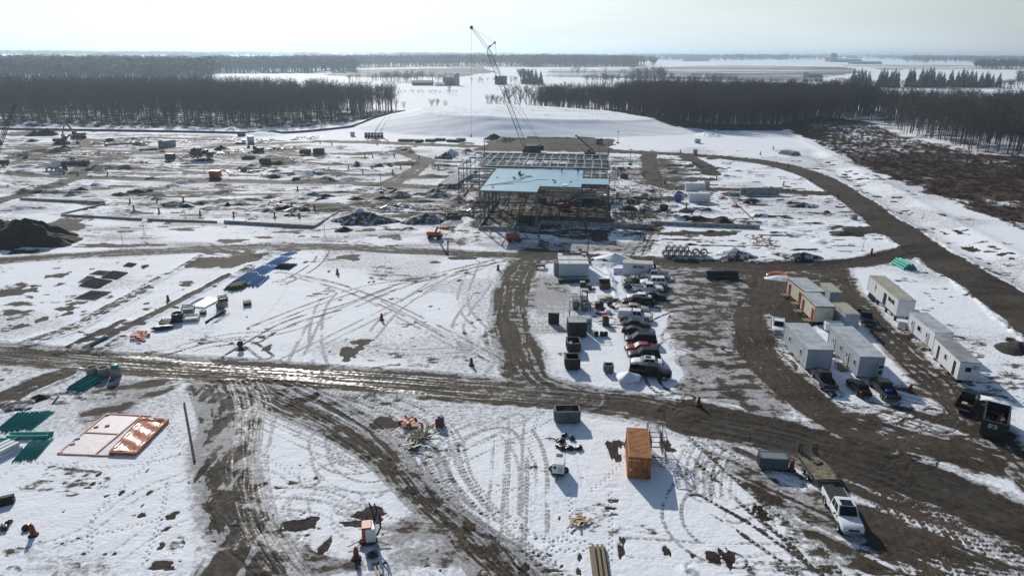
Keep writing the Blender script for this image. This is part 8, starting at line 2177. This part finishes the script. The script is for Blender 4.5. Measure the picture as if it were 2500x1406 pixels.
mass("forest", np.vstack([pxband(*b_, n, 90 + k) for (b_, n, hs), k in zip(farw[7:], range(99))]), LODF, M_FAR, "pale blue copses scattered along the far plain", (18, 34), 2.)
# horizon woods: rows of wide clumps, each kilometres long
rs = np.random.RandomState(9)
hzp = []
for d_ in (5200, 6500, 8200, 10500, 13500, 18000, 26000, 38000):
    n = 260
    X = rs.uniform(-.9 * d_, .9 * d_, n * 3); keep = fbm(X / d_ * 9 + d_, X * 0 + 3, 3) > (.46 if d_ < 12000 else .35)
    X = X[keep][:n * 2]; hzp.append(np.stack([X, d_ + rs.uniform(-.04, .04, len(X)) * d_], 1))
LODH = [(v * np.array([9., 9., 1.3]), f) for v, f in LODF]
mass("forest", np.vstack(hzp), LODH, M_FAR, "faint blue tree lines along the horizon", (22, 34))

# conifers at upper right
def spruce(seed, h=20.):
    rs = np.random.RandomState(seed)
    T = [tube_np((0, 0, -.3), (0, 0, h * .97), h * .014, h * .002, 5)]
    vs = []
    for k in range(44):
        u = k / 43.; z = h * (.07 + .91 * u); rad = h * .19 * (1 - u) ** .8 + .25
        for j in range(9):
            a = rs.uniform(0, 6.28); r_ = rad * rs.uniform(.65, 1.15)
            d = np.array([math.cos(a), math.sin(a), 0]); s_ = np.array([-math.sin(a), math.cos(a), 0])
            p = np.array([0, 0, z]); q = p + d * r_ + np.array([0, 0, -.16 * r_]); w_ = h * .035 * (1.2 - u)
            vs += [p + s_ * w_ * .4, q + s_ * w_, q - s_ * w_, p + s_ * w_ * .4 + [0, 0, .2], q, q - np.array([0, 0, w_ * 1.6])]
    vs = np.array(vs)
    return tri_join(T), (vs, np.arange(len(vs)).reshape(-1, 3))
SP = []
for k in range(3):
    t_, c_ = spruce(60 + k); a = raw_mesh("trunk", t_[0], t_[1], 3); a.materials.append(M_BARK); b_ = raw_mesh("crown", c_[0], c_[1], 3); b_.materials.append(M_NEED); SP.append((a, b_))
for px, pt in ((2080, 170), (2090, 174), (2098, 168), (2107, 172), (2118, 176), (2146, 172), (2152, 168), (2160, 172), (2172, 174), (2180, 169), (2188, 175), (2216, 170), (2224, 168), (2228, 176), (2246, 168), (2256, 170), (2264, 165), (2272, 166), (2286, 176), (2292, 178), (2300, 180), (2318, 172), (2334, 176), (2345, 168), (2354, 172), (2366, 172), (2376, 176), (2392, 178), (2404, 176), (2410, 180), (2420, 184), (2436, 180), (1290, 172), (1298, 171), (1308, 172), (1320, 176), (1280, 175)):
    pb = 214 if px > 2000 else 207
    p = G(px, pb); h = max(8, HT(px, pb, pt))
    t_ = thing("spruce_tree", "dark spruce in the broken row beyond the right woods" if px > 2000 else "dark spruce in the clump beside the far barn", "tree", (p.x, p.y, zlev(p.x, p.y)), random.uniform(0, 360), "dark spruces beyond the right woods" if px > 2000 else "dark spruces beside the far barn")
    s_ = (h + 2) / 20.; t_.scale = (s_ * 1.15, s_ * 1.15, s_)
    k = random.randrange(3); mk_obj("trunk", None, None, t_, SP[k][0]); mk_obj("crown", None, None, t_, SP[k][1])

# farm buildings
M_BARN = mat("weathered_barn_boards", (.13, .10, .09), .9, 0, .2, .3); M_BROOF = mat("barn_roof_steel", (.30, .25, .25), .6, .2, .1, .3); M_BLUER = mat("blue_barn_roof", (.16, .24, .36), .5, .2, .1, .3); M_BRED = mat("red_barn_roof", (.22, .09, .08), .7, 0, .1, .3)
def barn(label, x0, x1, pb, pt, m, roofm, ratio=.55, name="barn"):
    a, b_ = G(x0, pb), G(x1, pb); L_ = (b_ - a).length; H = max(4, HT((x0 + x1) / 2, pb, pt)); D = max(9, L_ * ratio)
    mid = (a + b_) / 2; t_ = thing(name, label, "barn", (mid.x, mid.y + D / 2, zlev(mid.x, mid.y)), 0)
    w_ = MB(); w_.box((0, 0, H * .3), (L_, D, H * .62))
    for s_ in (-1, 1): w_.add([(s_ * L_ / 2, -D / 2, H * .6), (s_ * L_ / 2, D / 2, H * .6), (s_ * L_ / 2, 0, H * .98), (s_ * (L_ / 2 - .3), -D / 2, H * .6), (s_ * (L_ / 2 - .3), D / 2, H * .6), (s_ * (L_ / 2 - .3), 0, H * .98)], [(0, 1, 2), (3, 5, 4)])
    w_.build("wall", m, t_)
    r_ = MB()
    for s_ in (-1, 1):
        r_.add([(-L_ / 2 - .5, s_ * (D / 2 + .6), H * .57), (L_ / 2 + .5, s_ * (D / 2 + .6), H * .57), (L_ / 2 + .5, 0, H), (-L_ / 2 - .5, 0, H), (-L_ / 2 - .5, s_ * (D / 2 + .6), H * .60), (L_ / 2 + .5, s_ * (D / 2 + .6), H * .60), (L_ / 2 + .5, 0, H + .25), (-L_ / 2 - .5, 0, H + .25)], [(0, 1, 2, 3), (4, 7, 6, 5), (0, 4, 5, 1), (1, 5, 6, 2), (3, 2, 6, 7), (0, 3, 7, 4)])
    r_.build("roof", roofm, t_)
    MB().box((L_ * .1, -D / 2 - .05, H * .22), (L_ * .12, .1, H * .42)).build("door", M_DARK, t_)
    return t_, L_, H
def silo(label, px, pb, pt, r_=None):
    p = G(px, pb); H = HT(px, pb, pt); r_ = r_ or 4
    t_ = thing("silo", label, "silo", (p.x, p.y, zlev(p.x, p.y)))
    b_ = MB(); b_.lathe([(r_, 0), (r_, H * .9)], 20); b_.build("barrel", M_CONC, t_)
    b_ = MB(); b_.lathe([(r_ * 1.02, H * .9), (r_ * .8, H * .96), (r_ * .4, H), (0, H * 1.01)], 20); b_.build("dome", M_ROOF, t_)
barn("long dark barn with brownish roof at the far farm left of the crane", 1006, 1056, 210, 198, M_BARN, M_BRED, .5)
barn("tall grey barn next to the concrete silo", 1082, 1108, 210, 190, M_BARN, M_BROOF, .7)
barn("dark barn front behind the crane boom, ringed by trees", 1208, 1237, 208, 188, M_BARN, M_BARN, .9)
barn("low white shed between the brown roofed barn and the silo", 1062, 1084, 211, 203, M_WHITE, M_ROOF, .7)
barn("blue roofed barn beyond the central right wood", 1968, 2007, 200, 184, M_WHITE, M_BLUER, .6)
barn("long dark low shed beside the feed mill on the horizon", 2037, 2095, 154, 147, M_BARN, M_BARN, .3)
barn("second long dark low shed right of the feed mill", 2088, 2145, 157, 150, M_BARN, M_BROOF, .3)
barn("long low dark shed left of the feed mill on the far field", 1676, 1726, 150, 143, M_BARN, M_BARN, .3)
silo("pale concrete silo beside the tall grey barn", 1115, 210, 179, 4.0)
silo("narrow grey silo at the left end of the blue roofed barn", 1963, 201, 176, 4.0)
p = G(2033, 153); H = HT(2033, 153, 133); t_ = thing("feed_mill", "dark blocky feed mill tower standing on the horizon", "mill tower", (p.x, p.y, zlev(p.x, p.y)))
b_ = MB(); b_.box((0, 0, H * .47), (30, 24, H * .94)); b_.box((-2, 0, H * .97), (18, 16, H * .12)); b_.build("tower", mat("dark_mill_cladding", (.05, .06, .08), .8), t_); MB().box((-34, 0, H * .25), (22, 18, H * .5)).build("annex", M_BARN, t_)
for k, (px, pt) in enumerate(((1875, 132), (1950, 131), (2117, 130), (2173, 129), (2233, 129), (2270, 134), (2300, 128), (2377, 132), (2400, 128))):
    pb = 146; p = G(px, pb); H = HT(px, pb, pt); 
    t_ = thing("transmission_tower", "steel lattice power pylon standing on the right hand horizon", "pylon", (p.x, p.y, zlev(p.x, p.y)), 0, "power pylons along the right horizon")
    b_ = MB()
    for sx in (-1, 1):
        b_.bar((sx * H * .11, 0, 0), (0, 0, H), 1.0)
    for z in (.25, .5): b_.bar((-H * .11 * (1 - z), 0, H * z), (H * .11 * (1 - z), 0, H * z), .8)
    b_.build("mast", M_STEEL, t_)
    b_ = MB()
    for z in (.66, .80, .93): b_.bar((-H * .13, 0, H * z), (H * .13, 0, H * z), .9)
    b_.build("crossarm", M_STEEL, t_)
